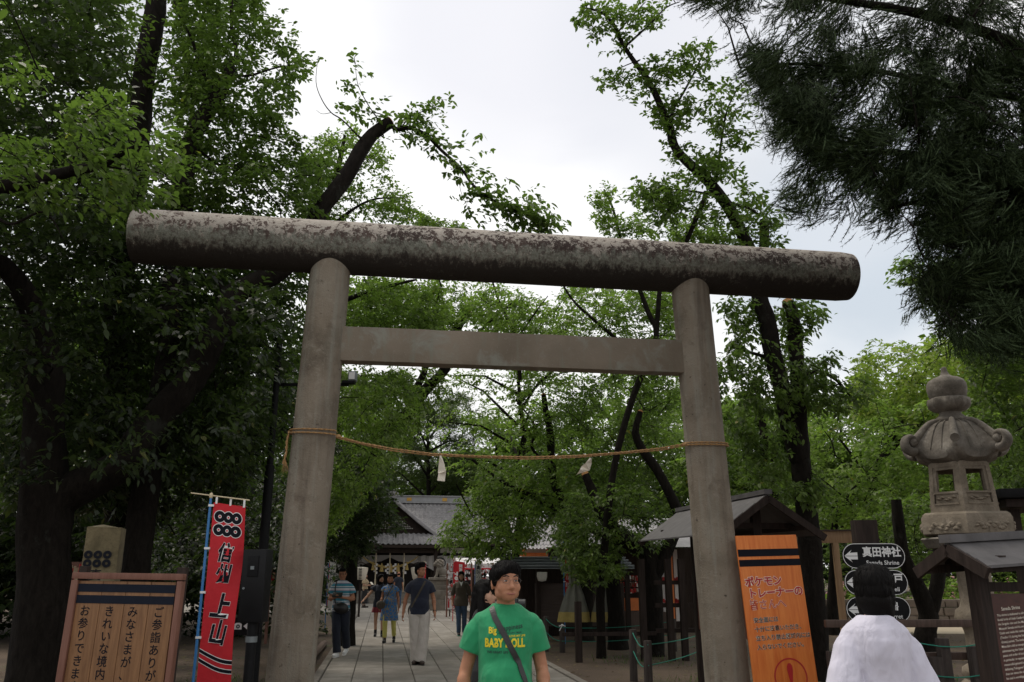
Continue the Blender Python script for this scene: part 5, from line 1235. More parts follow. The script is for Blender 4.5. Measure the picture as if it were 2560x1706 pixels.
# curtain with scalloped lower edge
for s_, x0, x1, nm in ((1, Hx(1040), Hx(1165), 'a'), (-1, Hx(805), Hx(925), 'b')):
    zt_ = Hz(1100, 1388); mb = MB(); nx = 30; vs = []; fs = []
    for i in range(nx+1):
        u = i/nx; x = x0+(x1-x0)*u; ua = u if s_ > 0 else 1-u; low = .42+1.0*min(1, ua*1.5)**1.2 if ua < .7 else .42+1.0-.0
        y = .45+.05*math.sin(i*1.4)
        vs += [(x, y, zt_-.05*abs(math.sin(i*.6))), (x, y+.02*math.sin(i), zt_-low*.5), (x, y, zt_-low)]
    fs = [q for i in range(nx) for q in ((3*i, 3*i+3, 3*i+4, 3*i+1), (3*i+1, 3*i+4, 3*i+5, 3*i+2))]
    mb.add(vs, fs); c_ = mb.build('curtain', MT['cloth_white'], hall, smooth=True, fix=False)
    if s_ > 0:
        m2 = MB(); xc, zc = Hx(1102), Hz(1102, 1408); ring_flat(m2, xc, zc, .28, .33, .36); m2.v = m2.v; put_text(m2, '本', xc, zc+.12, .2, .36, bold=.01); rect_flat(m2, xc-.2, zc-.1, xc+.2, zc+.0, .36); m2.build('curtain_crest', MT['ink'], c_, fix=False)
mb = MB(); zt_ = Hz(975, 1388); mb.add([(Hx(905), .4, zt_), (Hx(1040), .4, zt_), (Hx(1040), .4, zt_-.5), (hxc+.5, .4, zt_-.35), (hxc, .4, zt_-.12), (hxc-.5, .4, zt_-.35), (Hx(905), .4, zt_-.5)], [(0, 1, 2, 3, 4, 5, 6)]); mb.build('inner_curtain', MT['cloth_white'], hall, fix=False)
# bell ropes, sacred rope
for px, lab in ((940, 'left'), (975, 'middle'), (1010, 'right')):
    x = Hx(px, t=HT-2.3); o = MB().tube([(0, 0, Hz(px, 1372, HT-2.3)), (0, 0, 1.35), (0, 0, 1.30), (0, 0, .62 if lab != 'middle' else 1.5)], [.035, .035, .055, .045], 8).build('bell_rope', simple('pale_hemp_'+lab, (.42, .36, .26), .9), smooth=True)
    o.location = S(x, HT-2.3); tag(o, lab+' one of the three pale bell ropes hanging in the shrine porch', 'rope', 'bell ropes in the porch')
x0, x1 = Hx(905, t=HT-2.1), Hx(1045, t=HT-2.1); P = [(x0+(x1-x0)*k/16, 0, Hz(975, 1391, HT-2.1)-.62*math.sin(math.pi*k/16)**.8) for k in range(17)]
mb = MB(); mb.tube(P, [.025+.05*math.sin(math.pi*k/16) for k in range(17)], 8); o = mb.build('sacred_rope', simple('gold_straw', (.36, .26, .09), .9, .2, 20), smooth=True); o.location = S(0, HT-2.1); o.rotation_euler.z = PA; tag(o, 'thick sagging straw rope with tassels across the shrine porch', 'rope')
for k, px in enumerate((934, 955, 978, 996, 1017)):
    x = Hx(px, t=HT-2.1); z = Hz(px, 1404+8*math.sin(math.pi*(k+.5)/5), HT-2.1); MB().tube([(x, 0, z+.05), (x, 0, z-.05), (x, 0, z-.42)], [.03, .05, .13], 8).build('tassel', bpy.data.materials['gold_straw'], o)
for px in (940, 968, 987, 1012):
    x = Hx(px, t=HT-2.1); z = Hz(px, 1412, HT-2.1); m2 = MB(); [m2.box((x+.05*(-1)**k, -.06, z-.11*k), (.11, .004, .13)) for k in range(5)]; m2.build('paper_streamer', MT['cloth_white'], o)
# paper lanterns on posts
for px, lab in ((903, 'white paper lantern with black writing under a little roof, left of the shrine porch'), (1046, 'roofed paper lantern partly hidden by the man in the navy polo shirt')):
    t_ = 24.; d0 = W(px, 1434, 33); k_ = Hx(px, t=t_); lt = empty('paper_lantern', S(k_, t_), PA, lab, 'paper lantern', 'paper lanterns before the shrine'); zr_ = Hz(px, 1411, t_)
    mb = MB(); mb.rings([hexr(.02, zr_+.10, 0, 4), hexr(.20, zr_+.05, math.pi/4, 4)]); mb.add([(-.38, -.2, zr_-.05), (0, -.2, zr_+.09), (.38, -.2, zr_-.05), (.38, .2, zr_-.05), (0, .2, zr_+.09), (-.38, .2, zr_-.05), (-.38, -.2, zr_-.08), (0, -.2, zr_+.05), (.38, -.2, zr_-.08)], [(0, 1, 4, 5), (1, 2, 3, 4), (0, 6, 7, 1), (1, 7, 8, 2)]); mb.build('roof', MT['dark_wood'], lt)
    z1_, z0_ = Hz(px, 1418, t_), Hz(px, 1450, t_); lb = MB().lathe([(.16, z0_), (.2, z0_+.05), (.27, (z0_+z1_)/2+.1), (.28, z1_-.03), (.22, z1_)], n=16).build('paper_shade', MT['paper'], lt, smooth=True)
    m2 = MB(); put_text(m2, '真田神社', 0, z1_-.08, .12, -.275, True, 1.0, bold=.01); m2.build('lettering', MT['ink'], lb, fix=False); MB().cyl((0, .12, 0), (0, .12, zr_), .04).build('post', MT['dark_wood'], lt)
# stone guardian dog on a pedestal, bare stone lantern behind banners
kg = empty('guardian_dog_statue', S(Hx(1101, t=30), 30), PA, 'seated stone guardian dog on a stepped pedestal, right of the path', 'statue')
zt_ = Hz(1101, 1444, 30); mb = MB(); mb.box((0, 0, .25), (1.9, 1.5, .5)); mb.box((0, 0, .7), (1.5, 1.2, .4)); mb.box((0, 0, 1.0), (1.15, .95, .22)); mb.box((0, 0, (1.1+zt_-.12)/2), (.85, .7, zt_-.12-1.1)); mb.box((0, 0, zt_-.06), (1.0, .85, .12)); mb.build('pedestal', MT['stone_old'], kg, bevel=.02)
bw_ = MB(); z = zt_
bw_.ell((.16, 0, z+.2), (.24, .16, .2)); bw_.ell((0, 0, z+.36), (.17, .15, .22)); bw_.ell((-.1, 0, z+.62), (.17, .15, .16)); bw_.ell((-.22, 0, z+.58), (.1, .1, .08)); bw_.ell((-.02, 0, z+.60), (.19, .18, .19)); bw_.ell((.33, 0, z+.42), (.07, .09, .2))
for k in range(26): a_ = k*2.4; bw_.ell((-.02+.17*math.cos(a_)*(1-.2*(k/26)), .17*math.sin(a_), z+.48+.30*k/26), (.05, .05, .045))
bw_.ell((-.27, 0, z+.52), (.07, .075, .035)); bw_.ell((-.30, 0, z+.60), (.04, .05, .03)); bw_.box((-.27, 0, z+.555), (.08, .09, .02))
for s_ in (-.09, .09): bw_.caps((-.12, s_, z+.35), (-.16, s_, z+.05), .06, .055, 8); bw_.ell((-.2, s_, z+.03), (.08, .05, .04)); bw_.ell((.12, s_*1.3, z+.05), (.16, .06, .05)); bw_.ell((-.06, s_*1.4, z+.76), (.04, .03, .05))
DOG = (bw_, kg)
# ================================================================ BODIES
def remesh(mb, name, mat, parent, voxel=.008, smooth=3, factor=.5, xf=None, cut=None):
    if xf is not None: mb.xf(xf)
    me = mb.mesh('tmp'); bm = bmesh.new(); bm.from_mesh(me); bmesh.ops.recalc_face_normals(bm, faces=bm.faces); bm.to_mesh(me); bm.free()
    o = bpy.data.objects.new('tmp', me); col.objects.link(o)
    m = o.modifiers.new('r', 'REMESH'); m.mode = 'VOXEL'; m.voxel_size = voxel; m.use_smooth_shade = True
    if smooth: s_ = o.modifiers.new('s', 'SMOOTH'); s_.iterations = smooth; s_.factor = factor
    dg = bpy.context.evaluated_depsgraph_get(); r = bpy.data.meshes.new_from_object(o.evaluated_get(dg)); bpy.data.objects.remove(o); bpy.data.meshes.remove(me)
    r.name = name; r.shade_smooth(); return link(name, r, mat, parent)
remesh(DOG[0], 'guardian_dog', MT['stone_old'], DOG[1], .016, 1)
def m_skin(name, c):
    t = NT(name); v = t.vec(); n = t.noise(v, 14, 4); c = Vector(c)
    t.col(t.ramp(n, [(.3, tuple(c*.86)), (.7, tuple(c*1.1))])).rough(.6); t.p.inputs['Specular IOR Level'].default_value = .3; t.p.inputs['Subsurface Weight'].default_value = .06; t.p.inputs['Subsurface Radius'].default_value = (.01, .004, .002)
    t.bump(t.noise(v, 120, 2), .05, .001); return t.m
def m_hair(name='black_hair', c=(.004, .0035, .0035), st=(8, 8, 1.2)):
    t = NT(name); n = t.noise(t.vec(st), 30, 4, .7); t.col(t.ramp(n, [(.3, c), (.7, tuple(Vector(c)*2.2))])).rough(.6); t.bump(n, .8, .004); t.p.inputs['Specular IOR Level'].default_value = .10; return t.m
def m_cloth(name, c, fold=.5, var=.1, st=(3, 3, 1.6), fine=200):
    t = NT(name); v = t.vec(st); n = t.noise(v, 2.6, 3, .5, .8); c = Vector(c)
    t.col(t.ramp(t.noise(t.vec(), 7, 3), [(.3, tuple(c*(1-var))), (.7, tuple(c*(1+var)))])).rough(.85)
    t.bump(t.math('ADD', n, t.math('MULTIPLY', t.noise(t.vec(), fine, 2), .03)), fold, .035); t.p.inputs['Sheen Weight'].default_value = .1; return t.m
def m_stripe():
    t = NT('striped_jersey'); z = t.sep(t.tc.outputs['Object'])[2]; u = t.math('FRACT', t.math('MULTIPLY', z, 7.2))
    c = t.ramp(u, [(0, (.55, .55, .60)), (.34, (.03, .17, .24)), (.48, (.6, .6, .64)), (.58, (.04, .22, .30)), (.93, (.10, .07, .2))], 'CONSTANT')
    t.col(c).rough(.85).bump(t.noise(t.vec((3, 3, 1.5)), 3, 3), .5, .03); return t.m
def m_floral():
    t = NT('blue_patterned_dress'); q = t.n('ShaderNodeTexVoronoi', feature='DISTANCE_TO_EDGE'); t.l(t.vec(), q.inputs[0]); q.inputs['Scale'].default_value = 11
    q2 = t.n('ShaderNodeTexVoronoi', feature='F1'); t.l(t.vec(), q2.inputs[0]); q2.inputs['Scale'].default_value = 11
    c = t.ramp(q.outputs[0], [(.0, (.20, .17, .12)), (.05, (.22, .2, .16)), (.10, (.035, .13, .32)), (.5, (.06, .20, .45))]); c = t.mix(t.ramp(q2.outputs[0], [(.0, .8), (.25, 0.)]), c, (.02, .05, .22))
    t.col(c).rough(.85).bump(t.noise(t.vec((3, 3, 1.5)), 3, 3), .5, .03); return t.m
MT['skin'] = m_skin('skin', (.40, .19, .112)); MT['skin2'] = m_skin('pale_skin', (.45, .26, .18)); MT['hair'] = m_hair(); MT['lips'] = simple('lips', (.30, .10, .08), .5, .05)
MT['eye'] = simple('eyeball', (.55, .5, .48), .25, .02); MT['iris'] = simple('iris', (.01, .007, .006), .2, .02); MT['brow'] = simple('eyebrow', (.02, .015, .012), .8)
MT['glass_rim'] = simple('thin_metal_rim', (.12, .11, .11), .3, .1, metal=.8); MT['black_rim'] = simple('black_rim', (.01, .01, .01), .3)
Vx = lambda *a: Vector(a)
def hand(mb, w_, d, pn, side, L=.185, curl=.5, thumbd=None, sp=1.):
    """palm + five separate curled fingers; w_ wrist, d direction, pn palm normal (towards which fingers curl), side = towards thumb"""
    w_, d, pn = Vector(w_), Vector(d).normalized(), Vector(pn); pn = (pn-d*pn.dot(d)).normalized(); sd = (side*d.cross(pn)).normalized()
    m = Matrix((sd, pn, d)).transposed()
    mb.ell(w_+d*L*.27, (L*.225, L*.095, L*.30), m, 14, 10); mb.caps(w_-d*.02, w_+d*L*.12, L*.15, L*.15, 10, .8)
    for i, (off, ln) in enumerate(((.155, .40), (.055, .44), (-.045, .41), (-.14, .33))):
        p = w_+d*L*.5+sd*off*L; a = d; r = L*.046
        for k, f in enumerate((.46, .32, .22)):
            ang = curl*(.55+.5*k)*(1+.08*i); a = (d*math.cos(ang*(k+1)*.6)+pn*math.sin(ang*(k+1)*.6)+sd*off*.5).normalized(); q = p+a*ln*L*f; mb.caps(p, q, r*(1-.08*k), r*(.92-.08*k), 8); p = q
    t0 = w_+d*L*.14+sd*L*.15; td = (d*.7+sd*.62+pn*.35).normalized() if thumbd is None else Vector(thumbd).normalized()
    t1 = t0+td*L*.24; t2 = t1+(td*.7+d*.5+pn*.3*curl).normalized()*L*.19; mb.caps(t0, t1, L*.072, L*.058, 8); mb.caps(t1, t2, L*.056, L*.044, 8)
def head_parts(mb, c, m, s=1., face=True):
    """c = centre of the skull; m = 3x3 rotation (face towards local -y)"""
    f = lambda x, y, z: c+m @ (Vector((x, y, z))*s)
    mb.ell(f(0, .012, .028), (.073*s, .092*s, .088*s), m, 20, 14); mb.ell(f(0, -.014, -.018), (.064*s, .072*s, .086*s), m, 18, 12); mb.ell(f(0, -.036, -.072), (.043*s, .045*s, .034*s), m, 14, 8)
    for q in (-1, 1):
        mb.ell(f(q*.038, -.046, -.028), (.030*s, .030*s, .034*s), m, 12, 8); mb.ell(f(q*.044, -.014, -.056), (.025*s, .040*s, .034*s), m, 12, 8); mb.ell(f(q*.026, -.050, -.058), (.024*s, .024*s, .026*s), m, 12, 8)
        e_ = m @ Matrix.Rotation(q*.35, 3, 'Z'); mb.ell(f(q*.075, .012, -.008), (.009*s, .020*s, .032*s), e_, 12, 8); mb.ell(f(q*.076, .010, -.030), (.008*s, .010*s, .012*s), e_, 8, 6)
        mb.ell(f(q*.027, -.072, .021), (.023*s, .011*s, .008*s), m, 10, 6); mb.ell(f(q*.029, -.066, .003), (.018*s, .013*s, .011*s), m, 10, 6)
    mb.caps(f(0, -.078, .010), f(0, -.097, -.030), .0095*s, .0135*s, 10); mb.ell(f(0, -.094, -.034), (.017*s, .012*s, .010*s), m, 10, 8)
    for q in (-1, 1): mb.ell(f(q*.0125, -.086, -.036), (.0085*s, .010*s, .008*s), m, 8, 6)
    mb.ell(f(0, -.072, -.060), (.026*s, .014*s, .013*s), m, 12, 8); mb.ell(f(0, -.070, -.072), (.020*s, .013*s, .008*s), m, 10, 6)
def mat3(v): return v.to_matrix() if hasattr(v, 'to_matrix') else v
def rot3(yaw=0, tilt=0, roll=0): return Matrix.Rotation(yaw, 3, 'Z') @ Matrix.Rotation(tilt, 3, 'X') @ Matrix.Rotation(roll, 3, 'Y')
MALE = [(.86, .148, .102, 0), (.95, .152, .108, .0), (1.05, .136, .102, -.005), (1.15, .137, .102, -.005), (1.27, .150, .108, .0), (1.34, .153, .102, .003), (1.39, .145, .085, .008), (1.42, .118, .07, .01), (1.442, .085, .062, .012), (1.46, .060, .055, .012)]
FEM = [(.86, .165, .112, 0), (.95, .165, .112, .0), (1.05, .128, .092, 0), (1.15, .130, .095, -.004), (1.26, .135, .112, -.008), (1.33, .133, .092, .0), (1.375, .124, .078, .006), (1.405, .098, .064, .01), (1.432, .07, .055, .012), (1.458, .053, .05, .012)]
def infl(T, a, z0=None, b=None, z1=None):
    o = [(z, w_+a, d+(a if b is None else b), y) for z, w_, d, y in T if (z0 is None or z >= z0-1e-6) and (z1 is None or z <= z1)]
    return o
def person(label, loc, H, yaw, P, cl, T=MALE, headyaw=0., headtilt=0., headroll=0., voxel=.009, skin='skin', hair='short', hs=1., glasses=None, group='people on the path', face=1, legs=True, hairmat='hair', handscale=1., curl=.6, headoff=(0, 0, 0)):
    """P: joint overrides in a 1.70 m figure facing -y. cl: list of garments (callables)"""
    k = H/1.70; J = dict(hipL=(.085, 0, .90), hipR=(-.085, 0, .90), kneeL=(.09, -.02, .49), kneeR=(-.09, -.02, .49), ankL=(.09, .03, .085), ankR=(-.09, .03, .085), footL=(.095, -.13, .03), footR=(-.095, -.13, .03),
                         shL=(.155, .01, 1.370), shR=(-.155, .01, 1.370), elL=(.205, .03, 1.10), elR=(-.205, .03, 1.10), wrL=(.23, -.04, .855), wrR=(-.23, -.04, .855), pnL=(-1, 0, 0), pnR=(1, 0, 0), hdL=None, hdR=None)
    J.update(P); J = {a: (Vector(b) if b is not None else None) for a, b in J.items()}
    rt = empty('person', loc, yaw, label, 'person', group); SM = Matrix.Scale(k, 4)
    hc = Vector((0, -.015, 1.585))+Vector(headoff); hm = rot3(headyaw, headtilt, headroll)
    b = MB(); b.loft(infl(T, -.012)); b.caps((0, .012, 1.42), hc+Vector((0, .012, -.05)), .055, .052, 14); head_parts(b, hc, hm, hs)
    for s_, q in (('L', 1), ('R', -1)):
        b.caps(J['sh'+s_].lerp(J['el'+s_], .06), J['el'+s_], .044, .037, 12); b.caps(J['el'+s_], J['wr'+s_], .038, .025, 12, 1.); b.ell(J['sh'+s_].lerp(J['el'+s_], .12)+Vector((-q*.025, 0, 0)), (.045, .045, .05))
        b.ell(J['el'+s_].lerp(J['wr'+s_], .25), (.041, .041, .06))
        hd = J['hd'+s_] or (J['wr'+s_]-J['el'+s_]); hand(b, J['wr'+s_], hd, J['pn'+s_], 1 if s_ == 'R' else -1, .175*handscale, curl)
        if legs:
            b.caps(J['hip'+s_], J['knee'+s_], .078, .052, 12); b.caps(J['knee'+s_], J['ank'+s_], .052, .034, 12); b.ell(J['knee'+s_].lerp(J['ank'+s_], .28)+Vector((0, .015, 0)), (.05, .053, .10)); b.caps(J['ank'+s_]-Vector((0, 0, .03)), J['foot'+s_], .036, .028, 10)
    body = remesh(b, 'body', MT[skin], rt, voxel, 2, .5, SM)
    f = lambda x, y, z: hc+hm @ (Vector((x, y, z))*hs)
    if face:
        for q in (-1, 1):
            MB().ell(f(q*.029, -.0745, .003), (.0115*hs, .0075*hs, .0042*hs), hm, 10, 8).xf(SM).build('eye', MT['eye' if face > 1 else 'iris'], rt, smooth=True)
            if face > 1: MB().ell(f(q*.029, -.0800, .003), (.0050*hs, .003*hs, .0042*hs), hm, 8, 6).xf(SM).build('iris', MT['iris'], rt, smooth=True); MB().tube([f(q*.016, -.0785, .006), f(q*.029, -.0825, .0085), f(q*.042, -.077, .0055)], [.0008, .0013, .0009], 6).xf(SM).build('eyelid', MT['brow'], rt, smooth=True)
            MB().tube([f(q*.013, -.088, .026), f(q*.030, -.087, .032), f(q*.048, -.074, .026)], [.0028, .0042, .002], 6).xf(SM).build('eyebrow', MT['brow'], rt, smooth=True)
        MB().tube([f(-.025, -.0755, -.0625), f(-.012, -.0855, -.0645), f(.0, -.0875, -.0655), f(.012, -.0855, -.0645), f(.025, -.0755, -.0625)], [.0015, .004, .0036, .004, .0015], 6).xf(SM).build('lips', MT['lips'], rt, smooth=True)
    if glasses:
        g = MB(); rr = .0009 if glasses == 'glass_rim' else .0022
        for q in (-1, 1): g.tube([f(q*.032+.021*math.cos(a), -.096+.010*abs(math.cos(a)*.8+q*.2)*.6, .003+.0145*math.sin(a)) for a in [2*math.pi*i/20 for i in range(21)]], rr, 6); g.tube([f(q*.053, -.090, .007), f(q*.074, -.06, .007), f(q*.079, .01, .002)], rr, 6)
        g.tube([f(-.011, -.097, .006), f(0, -.099, .009), f(.011, -.097, .006)], rr, 6); g.xf(SM).build('glasses', MT[glasses], rt, smooth=True)
    # hair
    h = MB()
    if hair in ('short', 'crop', 'grey', 'part'):
        h.ell(f(0, .028, .033), (.080*hs, .094*hs, .084*hs), hm, 20, 14); h.ell(f(0, .058, .0), (.074*hs, .062*hs, .075*hs), hm, 16, 12)
        if hair == 'part':
            h.ell(f(.0, -.022, .072), (.076*hs, .064*hs, .046*hs), hm, 18, 12); h.ell(f(-.028, -.060, .066), (.050*hs, .026*hs, .022*hs), hm @ Matrix.Rotation(-.30, 3, 'Y'), 14, 8); h.ell(f(-.060, -.040, .052), (.022*hs, .030*hs, .034*hs), hm @ Matrix.Rotation(.35, 3, 'Y'), 12, 8); h.ell(f(.045, -.050, .070), (.030*hs, .026*hs, .020*hs), hm @ Matrix.Rotation(.5, 3, 'Y'), 12, 8)
            for q in (-1, 1): h.ell(f(q*.070, -.004, .030), (.014*hs, .028*hs, .045*hs), hm, 10, 8)
        elif hair == 'short': h.ell(f(0, -.030, .090), (.068*hs, .055*hs, .036*hs), hm, 14, 10)
    elif hair == 'bob':
        h.ell(f(0, .024, .034), (.094*hs, .102*hs, .090*hs), hm, 20, 14); h.ell(f(0, .040, -.005), (.090*hs, .080*hs, .080*hs), hm, 20, 14); h.ell(f(0, .050, -.060), (.060*hs, .045*hs, .040*hs), hm, 16, 12); h.ell(f(0, -.030, .092), (.072*hs, .055*hs, .035*hs), hm, 14, 10)
        for q in (-1, 1): h.ell(f(q*.066, .012, -.03), (.024*hs, .050*hs, .070*hs), hm, 12, 8)
    elif hair == 'long':
        h.ell(f(0, .026, .040), (.090*hs, .102*hs, .094*hs), hm, 20, 14); h.caps(f(0, .06, .0), f(0, .10, -.30), .085, .075, 16); h.ell(f(0, -.030, .088), (.075*hs, .055*hs, .035*hs), hm, 14, 10)
        for q in (-1, 1): h.caps(f(q*.075, .01, .02), f(q*.095, .0, -.24), .030, .038, 10)
    if hair != 'bald':
      ho = remesh(h, 'hair', MT[hairmat], rt, max(.0045 if voxel < .008 else .006, voxel*.7), 2, .5, SM); strands(ho); wisps(ho, 2600 if voxel < .0075 else 500, SM, hc)
    if False: strands(remesh(h, 'hair', MT[hairmat], rt, max(.0045 if voxel < .008 else .006, voxel*.7), 2, .5, SM))
    else: remesh(h.ell(f(0, .05, .0), (.077*hs, .062*hs, .05*hs), hm), 'hair', MT[hairmat], rt, .008, 1, .5, SM)
    O = {}
    for g in cl:
        nm, o = g(rt, J, T, SM, k, voxel); O[nm] = o
    return rt, O, SM
def vn(me):
    n = len(me.vertices); c = np.empty(n*3, np.float32); me.vertices.foreach_get('co', c); m = np.empty(n*3, np.float32); me.vertices.foreach_get('normal', m); return c.reshape(-1, 3), m.reshape(-1, 3)
def crumple(o, amp, sc_=1.):
    """push the cloth in and out along soft creases that sweep down from the shoulders and across the belly"""
    c, m = vn(o.data); N_ = noise.noise; k = len(o.name); d = np.empty(len(c))
    for i, (x, y, z) in enumerate(c.tolist()):
        n1 = N_(Vector((x*6+z*3, y*4+k, (z*6-abs(x)*8)))*sc_); n2 = N_(Vector((x*13-z*7+3, y*8, z*10+abs(x)*11+7))*sc_)
        d[i] = n1*.8+(.5-2*abs(n2))*.45*max(0, n1+.35)
    o.data.vertices.foreach_set('co', (c+m*(d*amp)[:, None]).reshape(-1).astype(np.float32)); o.data.update()
def strands(o, amp=.004):
    c, m = vn(o.data); N_ = noise.noise
    d = np.array([N_(Vector((x*95, y*70, z*14)))+.9*N_(Vector((x*34, y*34, z*9))) for x, y, z in c.tolist()])
    o.data.vertices.foreach_set('co', (c+m*(d*amp)[:, None]).reshape(-1).astype(np.float32)); o.data.update()
def wisps(o, n, SM, hc):
    """loose locks lying over the hair so that its outline is soft and uneven"""
    c, m = vn(o.data); g = np.random.default_rng(len(c)); ix = g.integers(0, len(c), n); p, nn = c[ix], norm(m[ix]); ctr = np.array(SM @ hc)
    dn = np.array([0, -.12, -1.])+g.normal(0, .28, (n, 3)); dn -= nn*(dn*nn).sum(1)[:, None]; dn = norm(dn); top = np.clip((p[:, 2]-ctr[2])*9, 0, 1)[:, None]
    sw = norm(np.cross(nn, dn)); L = g.uniform(.018, .042, (n, 1)); w_ = g.uniform(.0012, .003, (n, 1)); a = norm(dn+nn*g.uniform(.02, .20, (n, 1))); b = norm(dn-nn*.25)
    q = p-dn*L*.3+nn*.001; m1 = q+a*L*.5; e_ = m1+b*L*.5
    quads_mesh('hair_locks', np.stack([q-sw*w_, m1-sw*w_*.8, e_, m1+sw*w_*.8, q+sw*w_], 1), np.zeros(n), MT['hair'], o)
def shirt(mat, hem=.84, sl=.55, a=.018, r0=.072, r1=.066, belly=0., name='shirt', hemf=0., neck=.062, vneck=False, collar=False, b=None, fold=.006, tee=True):
    def f(rt, J, T, SM, k, voxel):
        m = MB(); sec = [(z, w_+a+hemf*max(0, 1.05-z), d+(a if b is None else b)+hemf*max(0, 1.05-z), y) for z, w_, d, y in T if z > hem+.02 and z < 1.45]
        z, w_, d, y = sec[0]; m.loft([(hem, w_, d, y)]+sec+[(1.462, neck+.012, neck+.004, .012)])
        if belly: m.ell((0, -.055-belly*.4, 1.03), (.15, .085+belly, .17))
        for s_ in 'LR':
            A, B = J['sh'+s_], J['el'+s_]; q = A.lerp(B, sl) if sl <= 1 else B
            m.ell(A+Vector((-.022 if s_ == 'L' else .022, 0, -.022)), (r0, r0*.95, r0*.95), None, 18, 12); m.tube([A+Vector((0, 0, -.02)), A.lerp(B, .2), q], [r0*.8, r0, r1+.004], 18); 
            if sl > 1: C = J['wr'+s_]; m.tube([B-(B-A)*.05, B, B.lerp(C, sl-1)], [r1-.008, r1-.006, r1-.014], 16)
        o = remesh(m, name, MT[mat], rt, max(.006, voxel*.85), 5, .5, SM)
        crumple(o, fold)
        if tee and voxel < .0075: MB().tube([(math.cos(t)*(neck+.004), .012+math.sin(t)*(neck-.004), 1.456-.020*max(0, -math.sin(t))) for t in [2*math.pi*i/32 for i in range(33)]], .0075, 8).xf(SM).build('collar', MT[mat], o, smooth=True)
        if collar: MB().tube([(math.cos(t)*.068, .012+math.sin(t)*.062, 1.452-.014*math.sin(t+math.pi)*0+(-.02 if math.sin(t) < -.8 else 0)) for t in [2*math.pi*i/20 for i in range(21)]], .014, 8).xf(SM).build('collar', MT[mat], o, smooth=True)
        return name, o
    return f
def trousers(mat, top=.97, end=.0, r=(.098, .074, .066), name='trousers', a=.014):
    def f(rt, J, T, SM, k, voxel):
        m = MB(); m.loft([(.80, .125, .10, 0), (.86, .165+a, .112+a, 0), (.93, .166+a, .112+a, 0), (top, .152+a, .106+a, 0)])
        for s_ in 'LR':
            h, kn, an = J['hip'+s_], J['knee'+s_], J['ank'+s_]; e_ = kn.lerp(an, 1-end) if end >= 0 else an-Vector((0, 0, -end)); m.tube([h+Vector((0, 0, .03)), h.lerp(kn, .2), kn, kn.lerp(e_, .5), e_], [r[0]*.9, r[0], r[1], (r[1]+r[2])/2, r[2]], 18)
        o = remesh(m, name, MT[mat], rt, max(.007, voxel*.85), 3, .5, SM); crumple(o, .006, 1.4); return name, o
    return f
def skirt(mat, top, bot, w0, w1, name='skirt', d=.72, y=0.):
    def f(rt, J, T, SM, k, voxel):
        n = 72; rs = []
        for i in range(9):
            u = i/8; z = top+(bot-top)*u; ww = w0+(w1-w0)*u**.8; rs.append([Vector((ww*math.cos(t)*(1+.06*u*math.sin(t*9)), y+ww*d*math.sin(t)*(1+.06*u*math.sin(t*9)), z)) for t in [2*math.pi*j/n for j in range(n)]])
        m = MB().rings(rs); m.xf(SM); return name, m.build(name, MT[mat], rt, smooth=True, ang=60)
    return f
def shoes(mat, sole='white', r=.045, high=.02):
    def f(rt, J, T, SM, k, voxel):
        o = None
        for s_ in 'LR':
            a, t = J['ank'+s_], J['foot'+s_]; d = (t-a); d.z = 0; d.normalize(); hl = a-d*.035; hl.z = max(a.z-.05, .03); m = MB(); tz = t+d*.03; lo = min(a.z-.085, t.z-.03)
            m.caps(hl, tz+Vector((0, 0, .012)), r*.85, r*.82, 14); m.caps(a+Vector((0, 0, high)), a+d*.03-Vector((0, 0, .03)), r*.9, r, 12); o = remesh(m, 'shoe', MT[mat], rt, .008, 2, .5, SM)
            s2 = MB(); s2.caps(hl-Vector((0, 0, .026)), tz-Vector((0, 0, .02)), r*.9, r*.87, 14, .30); s2.xf(SM).build('sole', MT[sole], o, smooth=True)
        return 'shoes', o
    return f
def bvh_of(o): return BVHTree.FromPolygons([v.co.copy() for v in o.data.vertices], [tuple(p.vertices) for p in o.data.polygons])
def ribbon(objs, pts, wd, th, frm=(0, -1, 0), off=.004, n=40):
    """strap laid on clothing by casting rays along y; pts are local (x,z)"""
    B = [bvh_of(o) for o in objs]; Q = []; d = -Vector(frm)
    for i in range(n+1):
        t = i/n*(len(pts)-1); j = min(int(t), len(pts)-2); x = pts[j][0]+(pts[j+1][0]-pts[j][0])*(t-j); z = pts[j][1]+(pts[j+1][1]-pts[j][1])*(t-j); best = None
        for b in B:
            h = b.ray_cast(Vector((x, 0, z))+Vector(frm)*1.2, d)
            if h[0] is not None and (best is None or (h[0]-Vector((x, 0, z))).dot(Vector(frm)) > (best[0]-Vector((x, 0, z))).dot(Vector(frm))): best = h
        if best is not None: Q.append((best[0], best[1] if best[1].dot(Vector(frm)) > 0 else -best[1]))
    rs = []
    for i, (p, nn) in enumerate(Q):
        a = (Q[min(i+1, len(Q)-1)][0]-Q[max(i-1, 0)][0]).normalized(); s_ = a.cross(nn).normalized(); c = p+nn*off
        rs.append([c-s_*wd/2, c+s_*wd/2, c+s_*wd/2+nn*th, c-s_*wd/2+nn*th])
    return MB().rings(rs)
def on_person(name, rt, label, cat, group=None):
    return empty(name, rt.location.copy(), rt.rotation_euler.z, label, cat, group)
def project_flat(mb, objs, frm=(0, -1, 0), off=.0025):
    B = [bvh_of(o) for o in objs]; v2 = []
    for (x, y, z) in mb.v:
        hit = None
        for b in B:
            h = b.ray_cast(Vector((x, 0, z))+Vector(frm)*1.5, -Vector(frm))
            if h[0] is not None and (hit is None or h[0].dot(Vector(frm)) > hit.dot(Vector(frm))): hit = h[0]
        hit = hit or Vector((x, 0, z)); v2.append(tuple(hit+Vector(frm)*(off+abs(y))))
    mb.v = v2; return mb
def subdiv_text(v, f, ml=.02): return v, f
